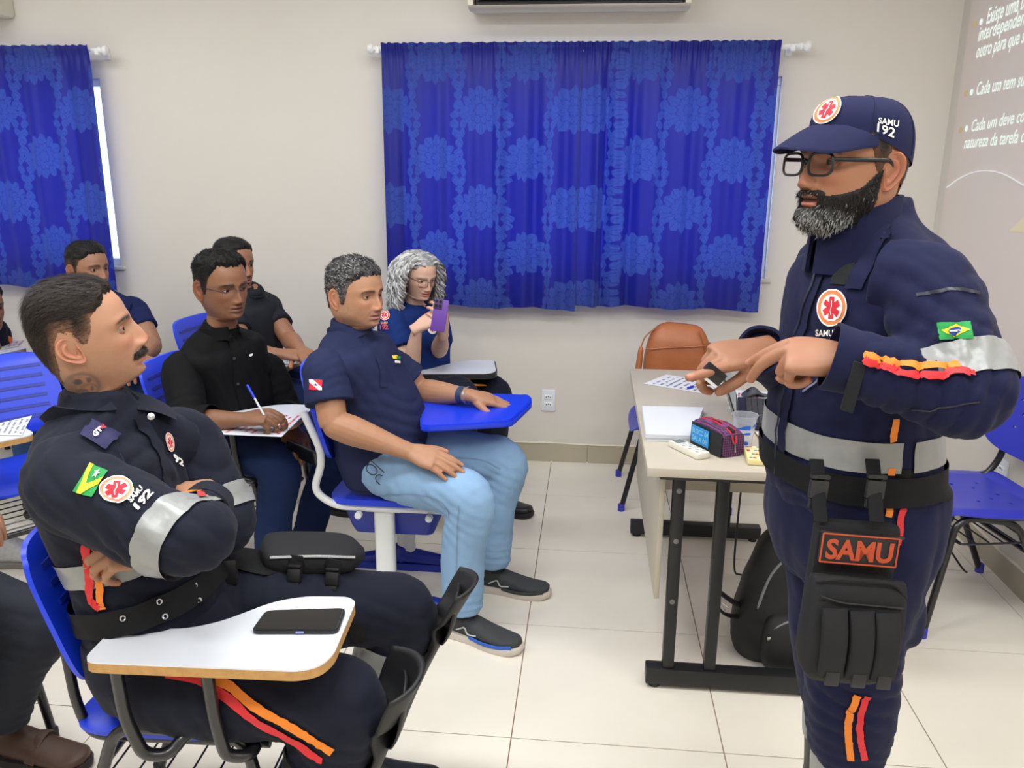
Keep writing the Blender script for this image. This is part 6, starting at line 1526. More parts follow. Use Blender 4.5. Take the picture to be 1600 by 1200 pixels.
    mark('flag_bar', shR, g_poly([(0, 0), (.22, 0), (.44, 1), (.22, 1)]), fl, T_YE, fg, .005); mark('flag_bar', shR, g_poly([(.38, .70), (1, .22), (1, .48), (.44, 1)]), fl, T_YE, fg, .0052)
    mark('flag_star', shR, g_star5(.62, .22, .16), fl, T_WH, fg, .006)
    emblem(shR, [(157, 746), (211, 746), (208, 787), (154, 787)], shR.o, rim=T_SAL)
    mark('sleeve_text', shR, g_text('SAMU', 0, 0, 1, 1, bold=.03), [(200, 781), (219, 760), (225, 766), (206, 787)], T_WH, shR.o)
    mark('sleeve_text', shR, g_text('192', 0, 0, 1, 1, bold=.04), [(208, 790), (232, 764), (241, 773), (217, 799)], T_WH, shR.o)
    emblem(tor, [(256, 672), (271, 682), (270, 712), (257, 700)], tor.o, rim=T_SAL)
    mark('chest_text', tor, g_text('92', 0, 0, 1, 1, bold=.04), [(268, 708), (284, 720), (284, 730), (271, 722)], T_WH, tor.o)
    ma = lerp(sR, eR, .93); ud = unit(eR - sR); band('reflective_band', shR, [(*(ma - ud * .028), .12, .12), (*(ma + ud * .026), .12, .12)], None, REFL, shR.o, off=.005, per=4, seg=60)
    ribbon('orange_sleeve_tape', shR, hits(shR, [(300, 765), (312, 772)]), .014, T_ORS, shR.o, off=.007, n=8); ribbon('red_sleeve_tape', shR, hits(shR, [(312, 773), (320, 780)]), .014, T_REDS, shR.o, off=.007, n=8)
    ribbon('orange_cuff_tape', shR, hits(shR, [(368, 786), (362, 797)]), .012, T_ORS, shR.o, off=.006, n=8)
    band('reflective_band', tor, [(*(pel + t * .185), .24, .24), (*(pel + t * .235), .24, .24)], Fd, REFL, tor.o, off=.004, per=4, seg=80)
    ribbon('red_side_tape', tor, hits(tor, [(134, 850), (140, 890), (146, 935), (160, 950)]), .016, T_REDS, tor.o, off=.007); ribbon('orange_side_tape', tor, hits(tor, [(150, 850), (156, 890), (158, 930), (162, 952)]), .014, T_ORS, tor.o, off=.007)
    # trousers
    hR = pel - Ld * .09 - Zu * .045 + Fd * .03; hL = pel + Ld * .09 - Zu * .0 + Fd * .03
    kR = P(525, 1092, 1.37); aR = P(478, 1330, 1.36); kL = P(622, 950, 1.73); aL = P(560, 1165, 1.72)
    hips = tube([(*(pel + t * z), a, b) for z, a, b in ((.06, .18, .142), (-.02, .190, .150), (-.09, .18, .14))], per=4, seg=26, front=Fd, n=2.4)
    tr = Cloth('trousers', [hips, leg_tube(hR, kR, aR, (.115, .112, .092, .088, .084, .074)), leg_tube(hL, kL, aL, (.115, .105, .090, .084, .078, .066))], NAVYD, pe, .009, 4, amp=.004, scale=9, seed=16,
               folds=[(kR + np.array([-.03, -.03, -.06]), (.5, 0, 1), .13, .004, .04), (hR + Fd * .1, (1, 0, .3), .15, .005, .045), (hL + Fd * .12, (1, .1, .2), .15, .004, .045), (kL + np.array([-.04, 0, -.05]), (.6, 0, 1), .12, .005, .035)])
    ribbon('orange_trouser_tape', tr, hits(tr, [(318, 1056), (360, 1072), (400, 1105), (440, 1126), (480, 1150), (520, 1172)]), .018, T_ORS, tr.o, off=.005)
    ribbon('red_trouser_tape', tr, hits(tr, [(262, 1052), (310, 1062), (350, 1086), (395, 1122), (440, 1145), (475, 1168), (505, 1186)]), .018, T_REDS, tr.o, off=.005)
    d_ = unit(aL - kL); band('reflective_band', tr, [(*(kL + d_ * .085), .13, .13), (*(kL + d_ * .150), .13, .13)], None, REFL, tr.o, off=.004, per=4, seg=48)
    # belt with eyelets and buckle
    bz = .112; bt = tube([(*(pel + t * (bz - .026)), .26, .26), (*(pel + t * (bz + .026)), .26, .26)], per=3, seg=80, front=Fd, caps=False)
    class Two: pass
    bl = band('belt', tor, [(*(pel + t * (bz - .026)), .26, .26), (*(pel + t * (bz + .026)), .26, .26)], Fd, WEB, pe, off=.012, per=3, seg=80)
    for px, py in ((192, 966), (249, 940), (304, 915), (258, 963), (311, 938)):
        h = hit(tor, px, py, .0155); part('belt_eyelet', MB().lathe([(.003, 0), (.005, .001), (.006, 0)], h, 12, unit(CC - h)), STEEL, bl)
    bkp = hit(tor, 352, 893, .018); part('belt_buckle', MB().box(bkp, (.05, .02, .06), .3, .004, ), BUCK, bl)
    # leg pouch with two buckles on the far thigh
    pc = P(430, 872, 1.70); th = unit(kL - hL); up = unit(np.cross(th, np.cross(Zu, th))); sdv = np.cross(up, th)
    Fp = box_frame(lerp(hL, kL, .52) + up * .118 + sdv * .03, th, sdv, up)
    po = part('leg_pouch', MB().add(*tube([(*Fp(x, .02, .0), a, b) for x, a, b in ((-.11, .03, .012), (-.09, .07, .026), (0, .075, .032), (.09, .065, .030), (.13, .02, .01))], per=5, seg=24, front=up, n=3.4)), BLKN, pe)
    part('zip', MB().pipe([Fp(-.09, -.05, .018), Fp(0, -.055, .026), Fp(.1, -.045, .02)], .004, seg=8), STEEL, po)
    fp2 = tube([(*Fp(x, -.01, -.012 + .010 * math.sin(30 * x)), a, .006) for x, a in ((-.22, .03), (-.17, .05), (-.1, .06), (-.05, .03))], per=5, seg=16, front=up, n=3); part('pouch_flap', fp2, WEB, po)
    for px, py, Y in ((461, 898, 1.60), (520, 903, 1.60)):
        b0 = P(px, py, Y); hp = hit(tr, px, py, .012); e2 = unit(np.array([.02, .25, .9])); e1 = unit(np.cross(e2, [0, 1, 0])) * 1; e1 = np.array([1., 0, 0]); nn = unit(np.cross(e1, e2)); 
        if nn[1] > 0: nn = -nn
        Fb = box_frame(hp, e1, e2, nn)
        sp = part('pouch_strap', MB().tube([(*Fp((px - 480) / 900, -.06, .0), .016, .004), (*(hp + e2 * .035), .016, .004), (*hp, .016, .004), (*(hp - e2 * .06 + nn * -.002), .016, .004)], per=4, seg=10, front=nn, n=4), WEB, po); buckle(Fb, (0, 0, .006), sp, .030, .05)
    ribbon('thigh_strap', tr, hits(tr, [(545, 960), (556, 985), (562, 1000)]), .03, WEB, tr.o, off=.006, n=10)
    # knee and shin guards
    def guard(kn, an, straps, yaw, open_=.0, s=1.0, off=.07, spread=1.15):
        d = unit(an - kn); f = unit(np.array([math.cos(yaw), math.sin(yaw), 0])); f = unit(f - d * (f @ d)); sd = np.cross(d, f)
        def fn(u, v):
            a = (u - .5) * 2 * spread * (1 - .35 * ga(v, .42, .16)); r = .092 * s * (1 - .18 * v) ; L = -.10 + .42 * v
            k = 1 - .22 * ga(v, .27, .05); rr = r * k
            top = .03 * math.cos(a * 1.3) * (1 - v) ** 3
            return kn + d * (L - top) + f * (rr * math.cos(a) + off - .07 + open_ * (1 - v) ** 2) + sd * rr * math.sin(a) * 1.05
        g = slab(fn, 22, 30, f * .009); g_ = part('knee_guard', g, KNEE, pe, autos=None)
        def cup(u, v):
            x, y = se(u, v, 2.3); return kn + d * (-.02 + .075 * y) + f * (.092 * s + off - .080 + open_ * .55 + .020 * max(0, 1 - x * x * .8 - y * y * .9) ** .6) + sd * .068 * x
        part('knee_cup', slab(cup, 14, 14, -f * .004), KNEE, g_, autos=None)
        for L in straps: part('guard_strap', tube([(*(kn + d * (L - .018)), .092, .092), (*(kn + d * (L + .018)), .090, .090)], per=2, seg=30, caps=True), WEB, g_)
        return g_
    guard(kR + np.array([.01, -.005, -.02]), aR, (.12, .24), math.radians(12), .035, 1.02, .075)
    guard(kL + np.array([.0, 0, -.0]), aL, (.26,), math.radians(6), .055, .95, .085, .95)
    for a in (aR, aL):
        gp = np.array([a[0], a[1], 0]); part('boot', limb([a + Zu * .02, np.array([a[0], a[1], .12]), np.array([a[0] + .01, a[1], .06])], (.066, .058, .054), per=4, seg=20), BOOT, pe)
        shoe(pe, gp - Fd * .08, Fd, .29, upper=BOOT, sole=RUB, h=.085, name='boot_foot')
    # hands: right one tucked over the far arm, left fingers show under the near arm
    dr = unit(P(288, 738, 1.56) - wR)
    a1 = arm_skin(eR, lerp(eR, wR, .3), wR, dict(d=dr, n=(.35, -.35, .87), side=-1, curls=((.5, .5, .3), (.5, .5, .3), (.5, .5, .3), (.5, .5, .3))), SKC, .0032, 1.0, upper=False)
    dl = unit(P(165, 866, 1.30) - wL + np.array([0, 0, .0]))
    a2 = arm_skin(eL, lerp(eL, wL, .3), wL + dl * -.015, dict(d=dl, n=(-.15, -.75, -.62) if False else (.05, -.55, .83), side=1, sc=1.0, curls=((.8, 1.0, .5), (.85, 1.1, .6), (.9, 1.1, .6), (.95, 1.1, .6)), splay=(.06, .02, -.03, -.08), thumb=((.35, .8, -.6), .3, .3)), SKC, .003, 1.0, upper=False)
    body_mesh(pe, H, [a1, a2], [[tube([(*r[:3], r[3] * .78, r[4] * .78) for r in rows], per=4, seg=24, front=fr)]])
    H.hair_part(pe, strands=5200, flow=(-.9, -.15, .15), length=.026, lift=.05, thick=.00045, topfn=lambda V: 1 + .35 * np.clip(V[:, 0] / .08, -1, 1) * (V[:, 2] > .05) - .25 * ga(V[:, 1], -.045, .006) * (V[:, 2] > .05))
    H.beard_part(pe, lambda V: (V[:, 0] > .05) * np.exp(-(np.abs(V[:, 1]) / .033) ** 8) * np.clip((V[:, 2] + .0640 + .42 * np.clip(np.abs(V[:, 1]) - .014, 0, 1)) / .003, 0, 1) * np.clip((-.0495 - .12 * np.abs(V[:, 1]) - V[:, 2]) / .003, 0, 1), lambda V: .0016 + 0 * V[:, 0], strands=700, length=.006, grey=0.0, name='moustache')
    for nm, a, b in (('P1 uaR', sR, eR), ('faR', eR, wR), ('uaL', sL, eL), ('faL', eL, wL), ('thR', hR, kR), ('shR', kR, aR), ('thL', hL, kL), ('shL', kL, aL), ('trunk', pel, neck)): print(nm, round(float(np.linalg.norm(a - b)), 3), end=' ')
    print('pel', pel, 'k', kR, kL)
    return pe
front_man()
# ================================================================== the other seated people
JEANL = M('light_blue_denim', (134, 166, 200), .85, spec=.18, var=.16, vscale=9, bump=.35, bscale=520, bdist=.001)
JEAND = M('dark_blue_denim', (24, 40, 78), .85, spec=.18, var=.15, vscale=9, bump=.3, bscale=520, bdist=.001)
JEANM = M('mid_blue_denim', (46, 74, 112), .85, spec=.18, var=.15, vscale=9, bump=.3, bscale=520, bdist=.001)
POLO = M('navy_polo_cotton', (35, 41, 72), .85, spec=.18, var=.10, vscale=9, bump=.3, bscale=800, bdist=.0007)
BLKS = M('black_shirt_cotton', (8, 8, 10), .8, spec=.18, var=.12, vscale=9, bump=.2, bscale=800, bdist=.0006)
CHAR = M('charcoal_cotton', (34, 36, 42), .85, spec=.18, var=.10, vscale=9, bump=.2, bscale=800, bdist=.0006)
NAVT = M('navy_cotton', (26, 34, 76), .85, spec=.18, var=.10, vscale=9, bump=.2, bscale=800, bdist=.0006)
BLUT = M('royal_navy_cotton', (20, 44, 104), .85, spec=.18, var=.10, vscale=9, bump=.2, bscale=800, bdist=.0006)
SEAM = M('denim_stitch', (120, 146, 172), .8, var=.1)
SHOEG = M('dark_grey_mesh_shoe', (54, 56, 58), .8, var=.2, vscale=120, bump=.5, bscale=240, bdist=.002)
SOLEW = M('off_white_sole', (206, 196, 186), .6, var=.06)
SOLEB = M('blue_midsole', (36, 92, 190), .5)
LACE = M('grey_lace', (44, 46, 48), .8)
def heading(deg):
    h = math.radians(deg); return np.array([math.cos(h), math.sin(h), 0]), np.array([-math.sin(h), math.cos(h), 0])
Zu = np.array([0, 0, 1.])
def tee(pe, pel, neck, Fd, Ld, sR, sL, eR, eL, mat, seed, w=1.0, d=1.0, belly=0.0, bend=0.0, name='shirt', frac=.62, voxel=.009, rs=(.056, .066, .066, .070), folds=(), low=.05, amp=.0025, drop=.030):
    sR = sR - Zu * drop; sL = sL - Zu * drop; tt, rows, fr = trunk_tube(pel, neck, Fd, w=w, d=d, belly=belly, bend=bend, low=low)
    tor = Cloth(name, [tt] + yoke(neck, pel, sR + Ld * .03, sL - Ld * .03, .060, .064), mat, pe, voxel, 4, amp=amp, scale=12, stretch=(1, 1, .6), seed=seed, folds=folds)
    sl = []
    for s_, e_, q in ((sR, eR, 1), (sL, eL, -1)):
        u = unit(e_ - s_); sl.append(Cloth('sleeve', [limb([s_ + Ld * .055 * q + Zu * .012, s_, lerp(s_, e_, frac * .55), lerp(s_, e_, frac)], rs, per=7, seg=22)], mat, pe, voxel * .85, 3, amp=amp, scale=13, seed=seed + q, folds=[(lerp(s_, e_, .25), unit(u + np.array([.4, 0, .3])), .1, .0025, .03)]))
        hem = lerp(s_, e_, frac); band('sleeve_hem', sl[-1], [(*(hem - u * .024), .11, .11), (*(hem - u * .004), .11, .11)], None, mat, sl[-1].o, off=.0018, per=3, seg=36)
    return tor, sl, rows, fr
def jeans(pe, pel, t, Fd, Ld, legs, mat, seed, r=(.108, .100, .080, .078, .072, .066), name='jeans', folds=(), hipw=(.176, .138), ext=0.0):
    hips = tube([(*(pel + t * z), a * hipw[0] / .18, b * hipw[1] / .14) for z, a, b in ((.07, .17, .135), (0, .182, .145), (-.075, .165, .12))], per=4, seg=24, front=Fd, n=2.4)
    fl = list(folds)
    for h, k, a in legs: fl += [(k + np.array([-.03, 0, -.05]), (.6, 0, 1), .11, .004, .035), (lerp(h, k, .25), (1, .2, .4), .12, .004, .04), (a + Zu * .03, (0, .1, 1), .09, .005, .028)]
    return Cloth(name, [hips] + [leg_tube(h, k, a, r, ext) for h, k, a in legs], mat, pe, .009, 4, amp=.003, scale=10, seed=seed, folds=fl)
def watch(pe, el, wr, fr, mat, name='watch_strap', w=.011, face=None, up=(0, 0, 1)):
    d = unit(wr - el); c = lerp(el, wr, fr); o = part(name, MB().tube([(*(c - d * w), .0365, .0325), (*(c + d * w), .0350, .0310)], per=3, seg=26, front=up, caps=False), mat, pe)
    if face: part('watch_face', MB().lathe([(0, .007), (.014, .006), (.016, 0)], c + unit(up) * .0265, 18, up), face, o)
    return o
def man_in_jeans():
    pe = thing('person', 'seated man with greying hair in navy polo shirt and light blue jeans', 'person', (-.82, 2.64, 0))
    Fd, Ld = heading(-2); pel = np.array([-.745, 2.72, .575]); neck = P(547, 512, 2.70); SK = (186, 136, 104)
    H = Head(P(556, 459, 2.69), -27, 0, 0, 1.0, skin=(192, 142, 110), hair=(40, 38, 38), browcol=(24, 20, 19), nphi=140, dz=.0024, width=1.06, jaw=1.14, neck=1.16, nose=1.02, gaze=(6, 4), lip=(176, 112, 100), lid=.85, top=.014, side=.004, fade=.35, stubble=.35, must=(.027, .4, .0055, .35), seed=21,
             hairline=[(0, .066), (.45, .064), (.75, .052), (.95, .036), (1.08, .006), (1.2, -.030), (1.34, -.034), (1.44, .004), (1.55, .020), (1.85, .018), (2.05, -.006), (2.2, -.05), (2.6, -.085), (3.15, -.095)])
    sR = P(507, 560, 2.52); eR = P(520, 662, 2.45); wR = P(641, 706, 2.47); sL = P(612, 556, 2.88); eL = P(655, 612, 2.90); wL = P(735, 618, 2.80)
    t = unit(neck - pel)
    tor, sl, rows, fr = tee(pe, pel, neck, Fd, Ld, sR, sL, eR, eL, POLO, 22, 1.04, 1.1, .045, frac=.62, name='polo_shirt', drop=.045, rs=(.062, .074, .076, .080), low=.10,
                            folds=[(P(640, 650, 2.6), (.4, 0, 1), .14, .0035, .04), (P(560, 600, 2.5), (1, 0, .6), .13, .003, .035)])
    cb = neck - t * .03; collar('collar', tor.o, POLO, cb, cb + t * .05 - Fd * .008, (.085, .083), (.074, .072), Fd, gap=.18, dip=.032, th=.006)
    for q in ((1, ), (-1, )):
        a = cb + t * .048 + Fd * .058; mb = MB().grid(lambda u, v, s=q[0]: a + Ld * s * (.012 + .055 * u) - t * (.03 + .0 * v) * (1 - .2 * u) * v - Fd * (.045 * u * u) + Fd * (.012 * v), 8, 5); part('collar_wing', mb, POLO, tor.o, autos=None)
    ribbon('button_placket', tor, hits(tor, [(590, 560), (597, 580), (598, 605)]), .026, POLO, tor.o, off=.004, n=14)
    fl = [(484, 593), (504, 594), (503, 610), (484, 609)]
    fg = mark('flag_patch', sl[0], g_rect(0, 0, 1, 1), fl, T_RED, sl[0].o, .003); mark('flag_stripe', sl[0], g_poly([(0, 0), (.3, 0), (1, .75), (1, 1), (.75, 1), (0, .25)]), fl, T_WH, fg, .0036); mark('flag_star', sl[0], g_star5(.52, .5, .16), fl, T_BL, fg, .0042)
    lg = [(611, 555), (624, 556), (624, 568), (612, 567)]; m_ = mark('chest_logo', tor, g_poly([(0, .1), (.6, .0), (1, .3), (.6, .5), (.1, .5)]), lg, T_YE, tor.o, .004); mark('logo_green', tor, g_poly([(.5, .15), (1, .1), (1, .5), (.6, .55)]), lg, T_GR, m_, .0046); mark('logo_lines', tor, g_rect(.3, .7, 1.0, 1.0), lg, T_WH, m_, .004)
    hR = pel - Ld * .09 - Zu * .02 + Fd * .02; hL = pel + Ld * .09 - Zu * .02 + Fd * .02
    kR = P(727, 772, 2.47); aR = P(722, 950, 2.47); kL = P(781, 716, 2.79); aL = P(768, 878, 2.80)
    jn = jeans(pe, pel, t, Fd, Ld, [(hR, kR, aR), (hL, kL, aL)], JEANL, 23, (.090, .102, .088, .084, .076, .070), hipw=(.160, .128))
    ribbon('side_seam', jn, hits(jn, [(590, 772), (640, 772), (690, 785), (702, 810)]), .004, SEAM, jn.o, off=.002, n=30); ribbon('side_seam', jn, hits(jn, [(717, 790), (714, 850), (712, 930)]), .004, SEAM, jn.o, off=.002, n=30)
    ribbon('pocket_edge', jn, hits(jn, [(690, 714), (750, 718), (782, 732)]), .004, SEAM, jn.o, off=.002, n=20)
    for a, nm in ((aR, 'r'), (aL, 'l')):
        dd = unit(np.array([.93, -.38 if nm == 'r' else -.16, 0])); s_ = shoe(pe, np.array([a[0], a[1], 0]) - dd * .075, dd, .30, upper=SHOEG, sole=SOLEW, laces=LACE, h=.07, name='running_shoe')
        sdv = np.cross(dd, Zu); hl = np.array([a[0], a[1], 0]) - dd * .075
        part('midsole_stripe', MB().add(*tube([(*(hl + dd * x * .3 + sdv * y + Zu * z), .003, .007) for x, y, z in ((.42, .041, .030), (.6, .051, .028), (.8, .050, .030), (.95, .038, .036))], per=4, seg=8, front=Zu)), SOLEB if nm == 'r' else SHOEG, s_)
        part('side_mark', MB().pipe([hl + dd * .075 + sdv * .040 + Zu * .045, hl + dd * .11 + sdv * .043 + Zu * .066, hl + dd * .12 + sdv * .043 + Zu * .04, hl + dd * .155 + sdv * .045 + Zu * .045], .0025, .01, seg=6), M('pale_grey_mark', (190, 190, 188), .5), s_)
    # spectacles hooked on the pocket
    gh = hit(jn, 588, 742, .012); e1 = unit(np.array([.55, .15, -.75])); e2 = unit(np.array([.8, .1, .6])); FR = M('black_spectacle_frame', (20, 20, 22), .35); first = None
    for k, c in enumerate((-.024, .024)):
        pts = [gh + e1 * (c + .021 * math.cos(a)) + e2 * .015 * math.sin(a) for a in np.linspace(0, 2 * math.pi, 20)]
        o = part('hooked_spectacles' if first is None else 'lens_rim', MB().tube([(*p, .0017, .0017) for p in pts], per=1, seg=6), FR, pe if first is None else first); first = first or o
        part('lens', (np.array(pts[:-1]), [tuple(range(19))]), LENS, first, smooth=False, autos=None)
    part('temple_arm', MB().pipe([gh - e1 * .045, gh - e1 * .045 + e2 * .012 + Zu * .012, gh + e1 * .05 + e2 * .03], .0016, .01, seg=6), FR, first)
    dr = unit(P(690, 722, 2.445) - wR)
    a1 = arm_skin(sR, eR, wR, dict(d=dr, n=(.12, -.55, .82), side=-1, curls=((.30, .18, .1), (.28, .16, .1), (.30, .2, .1), (.34, .2, .1)), splay=(.06, .01, -.04, -.11), thumb=((.6, .8, -.25), .3, .2), plump=1.06), SK, .0034, 1.12)
    dlv = unit(PZ(785, 629, .735) - wL)
    a2 = arm_skin(sL, eL, wL, dict(d=dlv, n=(0, -.25, .97), side=1, curls=((.08, .12, .1), (.08, .1, .08), (.08, .12, .1), (.1, .15, .1)), splay=(.08, .02, -.04, -.12), thumb=((.8, .6, -.15), .2, .1), plump=1.05), SK, .0034, 1.1)
    watch(pe, eL, wL, .86, M('navy_watch_strap', (34, 52, 88), .6)); watch(pe, eL, wL, .965, M('bead_bracelet', (150, 146, 150), .3, .5), 'bracelet', .005)
    body_mesh(pe, H, [a1, a2], [[tube([(*r[:3], r[3] * .78, r[4] * .78) for r in rows], per=4, seg=24, front=fr)]])
    H.hair_part(pe, strands=4200, curl=.5, grey=.26, salt=(150, 150, 152), flow=(-.5, -.2, .1), length=.012, lift=.16, thick=.0006)
    print('P2', [round(float(np.linalg.norm(a - b)), 2) for a, b in ((sR, eR), (eR, wR), (sL, eL), (eL, wL), (hR, kR), (kR, aR), (hL, kL), (kL, aL), (pel, neck))])
man_in_jeans()
def writer():
    pe = thing('person', 'seated man in black shirt and rimless glasses writing with a blue pen', 'person', (-1.36, 2.9, 0))
    Fd, Ld = heading(-16); pel = np.array([-1.375, 2.90, .565]); neck = P(345, 515, 2.86); SK = (134, 92, 66)
    H = Head(P(347, 446, 2.84), -34, -4, 2, 1.04, skin=(148, 102, 74), hair=(16, 15, 15), nphi=140, dz=.0024, width=1.02, jaw=1.0, neck=1.02, nose=1.1, gaze=(8, -2), lip=(128, 78, 68), lid=.7, top=.012, side=.002, fade=.25, stubble=.12, seed=31,
             hairline=[(0, .074), (.35, .076), (.6, .080), (.78, .060), (.95, .040), (1.08, .010), (1.2, -.028), (1.34, -.030), (1.44, .004), (1.55, .020), (1.85, .018), (2.05, -.006), (2.2, -.05), (2.6, -.085), (3.15, -.095)])
    sR = P(283, 580, 2.71); eR = P(298, 660, 2.56); wR = P(382, 655, 2.52); sL = P(418, 578, 3.0); eL = P(446, 640, 3.0); wL = P(455, 668, 2.80)
    t = unit(neck - pel); tt, rows, fr = trunk_tube(pel, neck, Fd, w=1.0, d=1.05, belly=.02, low=.06)
    tor = Cloth('shirt', [tt] + yoke(neck, pel, sR + Ld * .03, sL - Ld * .03, .062, .066), BLKS, pe, .009, 4, amp=.003, scale=12, stretch=(1, 1, .6), seed=32, folds=[(P(370, 580, 2.7), (1, .2, .6), .15, .003, .04)])
    for s_, e_, w_, q in ((sR, eR, wR, 1), (sL, eL, wL, -1)):
        sl = Cloth('sleeve', [limb([s_ + Ld * .05 * q + Zu * .01, s_, lerp(s_, e_, .5), e_, lerp(e_, w_, .25)], (.060, .068, .066, .062, .056), per=7, seg=22)], BLKS, pe, .009, 3, amp=.003, scale=12, seed=33 + q, folds=[(e_, (e_ - s_), .1, .004, .035)])
        c = lerp(e_, w_, .22); d = unit(w_ - e_); collar('rolled_cuff', sl.o, BLKS, c, c + d * .045, (.057, .057), (.059, .059), Zu, gap=0, dip=0, th=.005)
    cb = neck - t * .03; collar('collar', tor.o, BLKS, cb, cb + t * .052 - Fd * .012, (.080, .078), (.070, .068), Fd, gap=.30, dip=.03)
    for s in (1, -1):
        a = cb + t * .050 + Fd * .055; mb = MB().grid(lambda u, v: a + Ld * s * (.022 + .045 * u) - t * (.062 - .028 * u) * v - Fd * (.040 * u * u) + Fd * .018 * v, 8, 6); part('collar_point', mb, BLKS, tor.o, autos=None)
    ribbon('placket', tor, hits(tor, [(364, 520), (367, 560), (372, 600), (382, 640)]), .03, BLKS, tor.o, off=.004, n=24)
    for px, py in ((366, 560), (372, 600)): 
        h = hit(tor, px, py, .008); part('button', MB().lathe([(0, .002), (.005, .002), (.006, 0)], h, 10, unit(CC - h)), DARKP, tor.o)
    mark('chest_mark', tor, g_poly([(0, .4), (.3, .2), (.6, .5), (1, .1), (.9, .6), (.5, .9), (.1, .8)]), [(388, 553), (394, 552), (394, 558), (388, 558)], T_WH, tor.o, .004)
    hR = pel - Ld * .09 - Zu * .02; hL = pel + Ld * .09 - Zu * .02; kR = P(432, 722, 2.70); aR = P(424, 905, 2.72); kL = P(520, 700, 2.98); aL = P(478, 850, 3.02)
    jeans(pe, pel, t, Fd, Ld, [(hR, kR, aR), (hL, kL, aL)], JEAND, 34, (.105, .095, .080, .076, .070, .062))
    for a in (aR, aL): shoe(pe, np.array([a[0], a[1], 0]) - Fd * .07, Fd, .28, upper=BOOT, sole=RUB, h=.065)
    dr = unit(P(428, 650, 2.50) - wR)
    a1 = arm_skin(sR, eR, wR, dict(d=dr, n=(-.1, -.35, .9), side=-1, curls=((.75, .8, .4), (.85, 1.0, .5), (1.0, 1.2, .6), (1.1, 1.2, .6)), splay=(.0, .0, -.02, -.05), thumb=((.25, .9, -.45), .3, .3)), SK, .0034, 1.0)
    dl = unit(P(475, 700, 2.72) - wL)
    a2 = arm_skin(sL, eL, wL, dict(d=dl, n=(.55, -.5, .5), side=1, curls=((.5, .6, .3), (.6, .7, .3), (.7, .8, .3), (.7, .8, .3)), thumb=((.5, .8, -.4), .3, .3)), SK, .0036, 1.0)
    body_mesh(pe, H, [a1, a2], [[tube([(*r[:3], r[3] * .78, r[4] * .78) for r in rows], per=4, seg=24, front=fr)]])
    H.hair_part(pe, strands=3600, curl=.5, flow=(-.4, -.2, .2), length=.012, lift=.16, thick=.0006)
    H.glasses(pe, M('dark_metal_frame', (60, 58, 62), .3, .6), LENS, hw=.026, hh=.0155, z=-.006, rim=.0011, full=False, fr=.104)
    pen('blue pen in the hand of the man in the black shirt', tuple(P(420, 662, 2.49)), tuple(P(386, 601, 2.52)))
    ph = thing('smartphone', 'dark phone held under the board by the man in the black shirt', 'phone', P(474, 706, 2.70)); Fp = box_frame(P(474, 708, 2.69), unit([.9, -.1, -.35]), unit([.3, -.4, .85]), unit([-.2, -.9, -.4]))
    part('phone_case', MB().add(*fbox(Fp, (0, 0, 0), (.14, .07, .009), .004)), M('black_phone_case', (26, 26, 28), .5), ph); part('screen', MB().add(*fbox(Fp, (0, 0, .005), (.13, .062, .001))), M('dark_glass', (22, 22, 24), .08), ph)
    print('P3', [round(float(np.linalg.norm(a - b)), 2) for a, b in ((sR, eR), (eR, wR), (sL, eL), (eL, wL), (hR, kR), (kR, aR), (hL, kL), (kL, aL), (pel, neck))])
writer()
def back_man(label, loc, hdg, pel, neckp, headp, hh, SK, hair, mat, arms, seed, legs=None, lmat=None, curl=.4, headkw={}, chest=None):
    pe = thing('person', label, 'person', (loc[0], loc[1], 0)); Fd, Ld = heading(hdg); neck = np.array(neckp); pel = np.array(pel)
    H = Head(np.array(headp), hh, headkw.pop('pitch', 0), 0, headkw.pop('scale', 1.0), skin=SK, hair=hair, nphi=104, dz=.0034, seed=seed, **headkw)
    sR, eR, wR, sL, eL, wL = arms['pts']; t = unit(neck - pel)
    tor, sl, rows, fr = tee(pe, pel, neck, Fd, Ld, sR, sL, eR, eL, mat, seed, name='t_shirt', voxel=.011, frac=.55)
    part('neck_rib', MB().tube([(*(neck - t * .012 + Fd * .004 + (Ld * math.cos(a) * .064 + Fd * math.sin(a) * .060) - t * .012 * math.sin(a)), .003, .005) for a in np.linspace(0, 2 * math.pi, 30)], per=1, seg=8), mat, tor.o)
    hR = pel - Ld * .09 - Zu * .02; hL = pel + Ld * .09 - Zu * .02
    kR = pel + Fd * .42 - Ld * .10 - Zu * .02; kL = pel + Fd * .42 + Ld * .10 - Zu * .02
    if legs: kR, kL = legs
    aR = np.array([kR[0] + .01, kR[1], .10]); aL = np.array([kL[0] + .01, kL[1], .10])
    jeans(pe, pel, t, Fd, Ld, [(hR, kR, aR), (hL, kL, aL)], lmat or JEAND, seed + 3, name='trousers')
    for a in (aR, aL): shoe(pe, np.array([a[0], a[1], 0]) - Fd * .07, Fd, .27, upper=BOOT, sole=RUB, h=.065)
    A = [arm_skin(sR, eR, wR, arms['hR'], SK, .004, arms.get('fat', 1.0), arms.get('nail')), arm_skin(sL, eL, wL, arms['hL'], SK, .004, arms.get('fat', 1.0), arms.get('nail'))]
    body_mesh(pe, H, A, [[tube([(*r[:3], r[3] * .78, r[4] * .78) for r in rows], per=4, seg=20, front=fr)]])
    return pe, H, tor, sl, Fd, Ld, (sR, eR, wR, sL, eL, wL)
CR_ = ((.5, .6, .3),) * 4
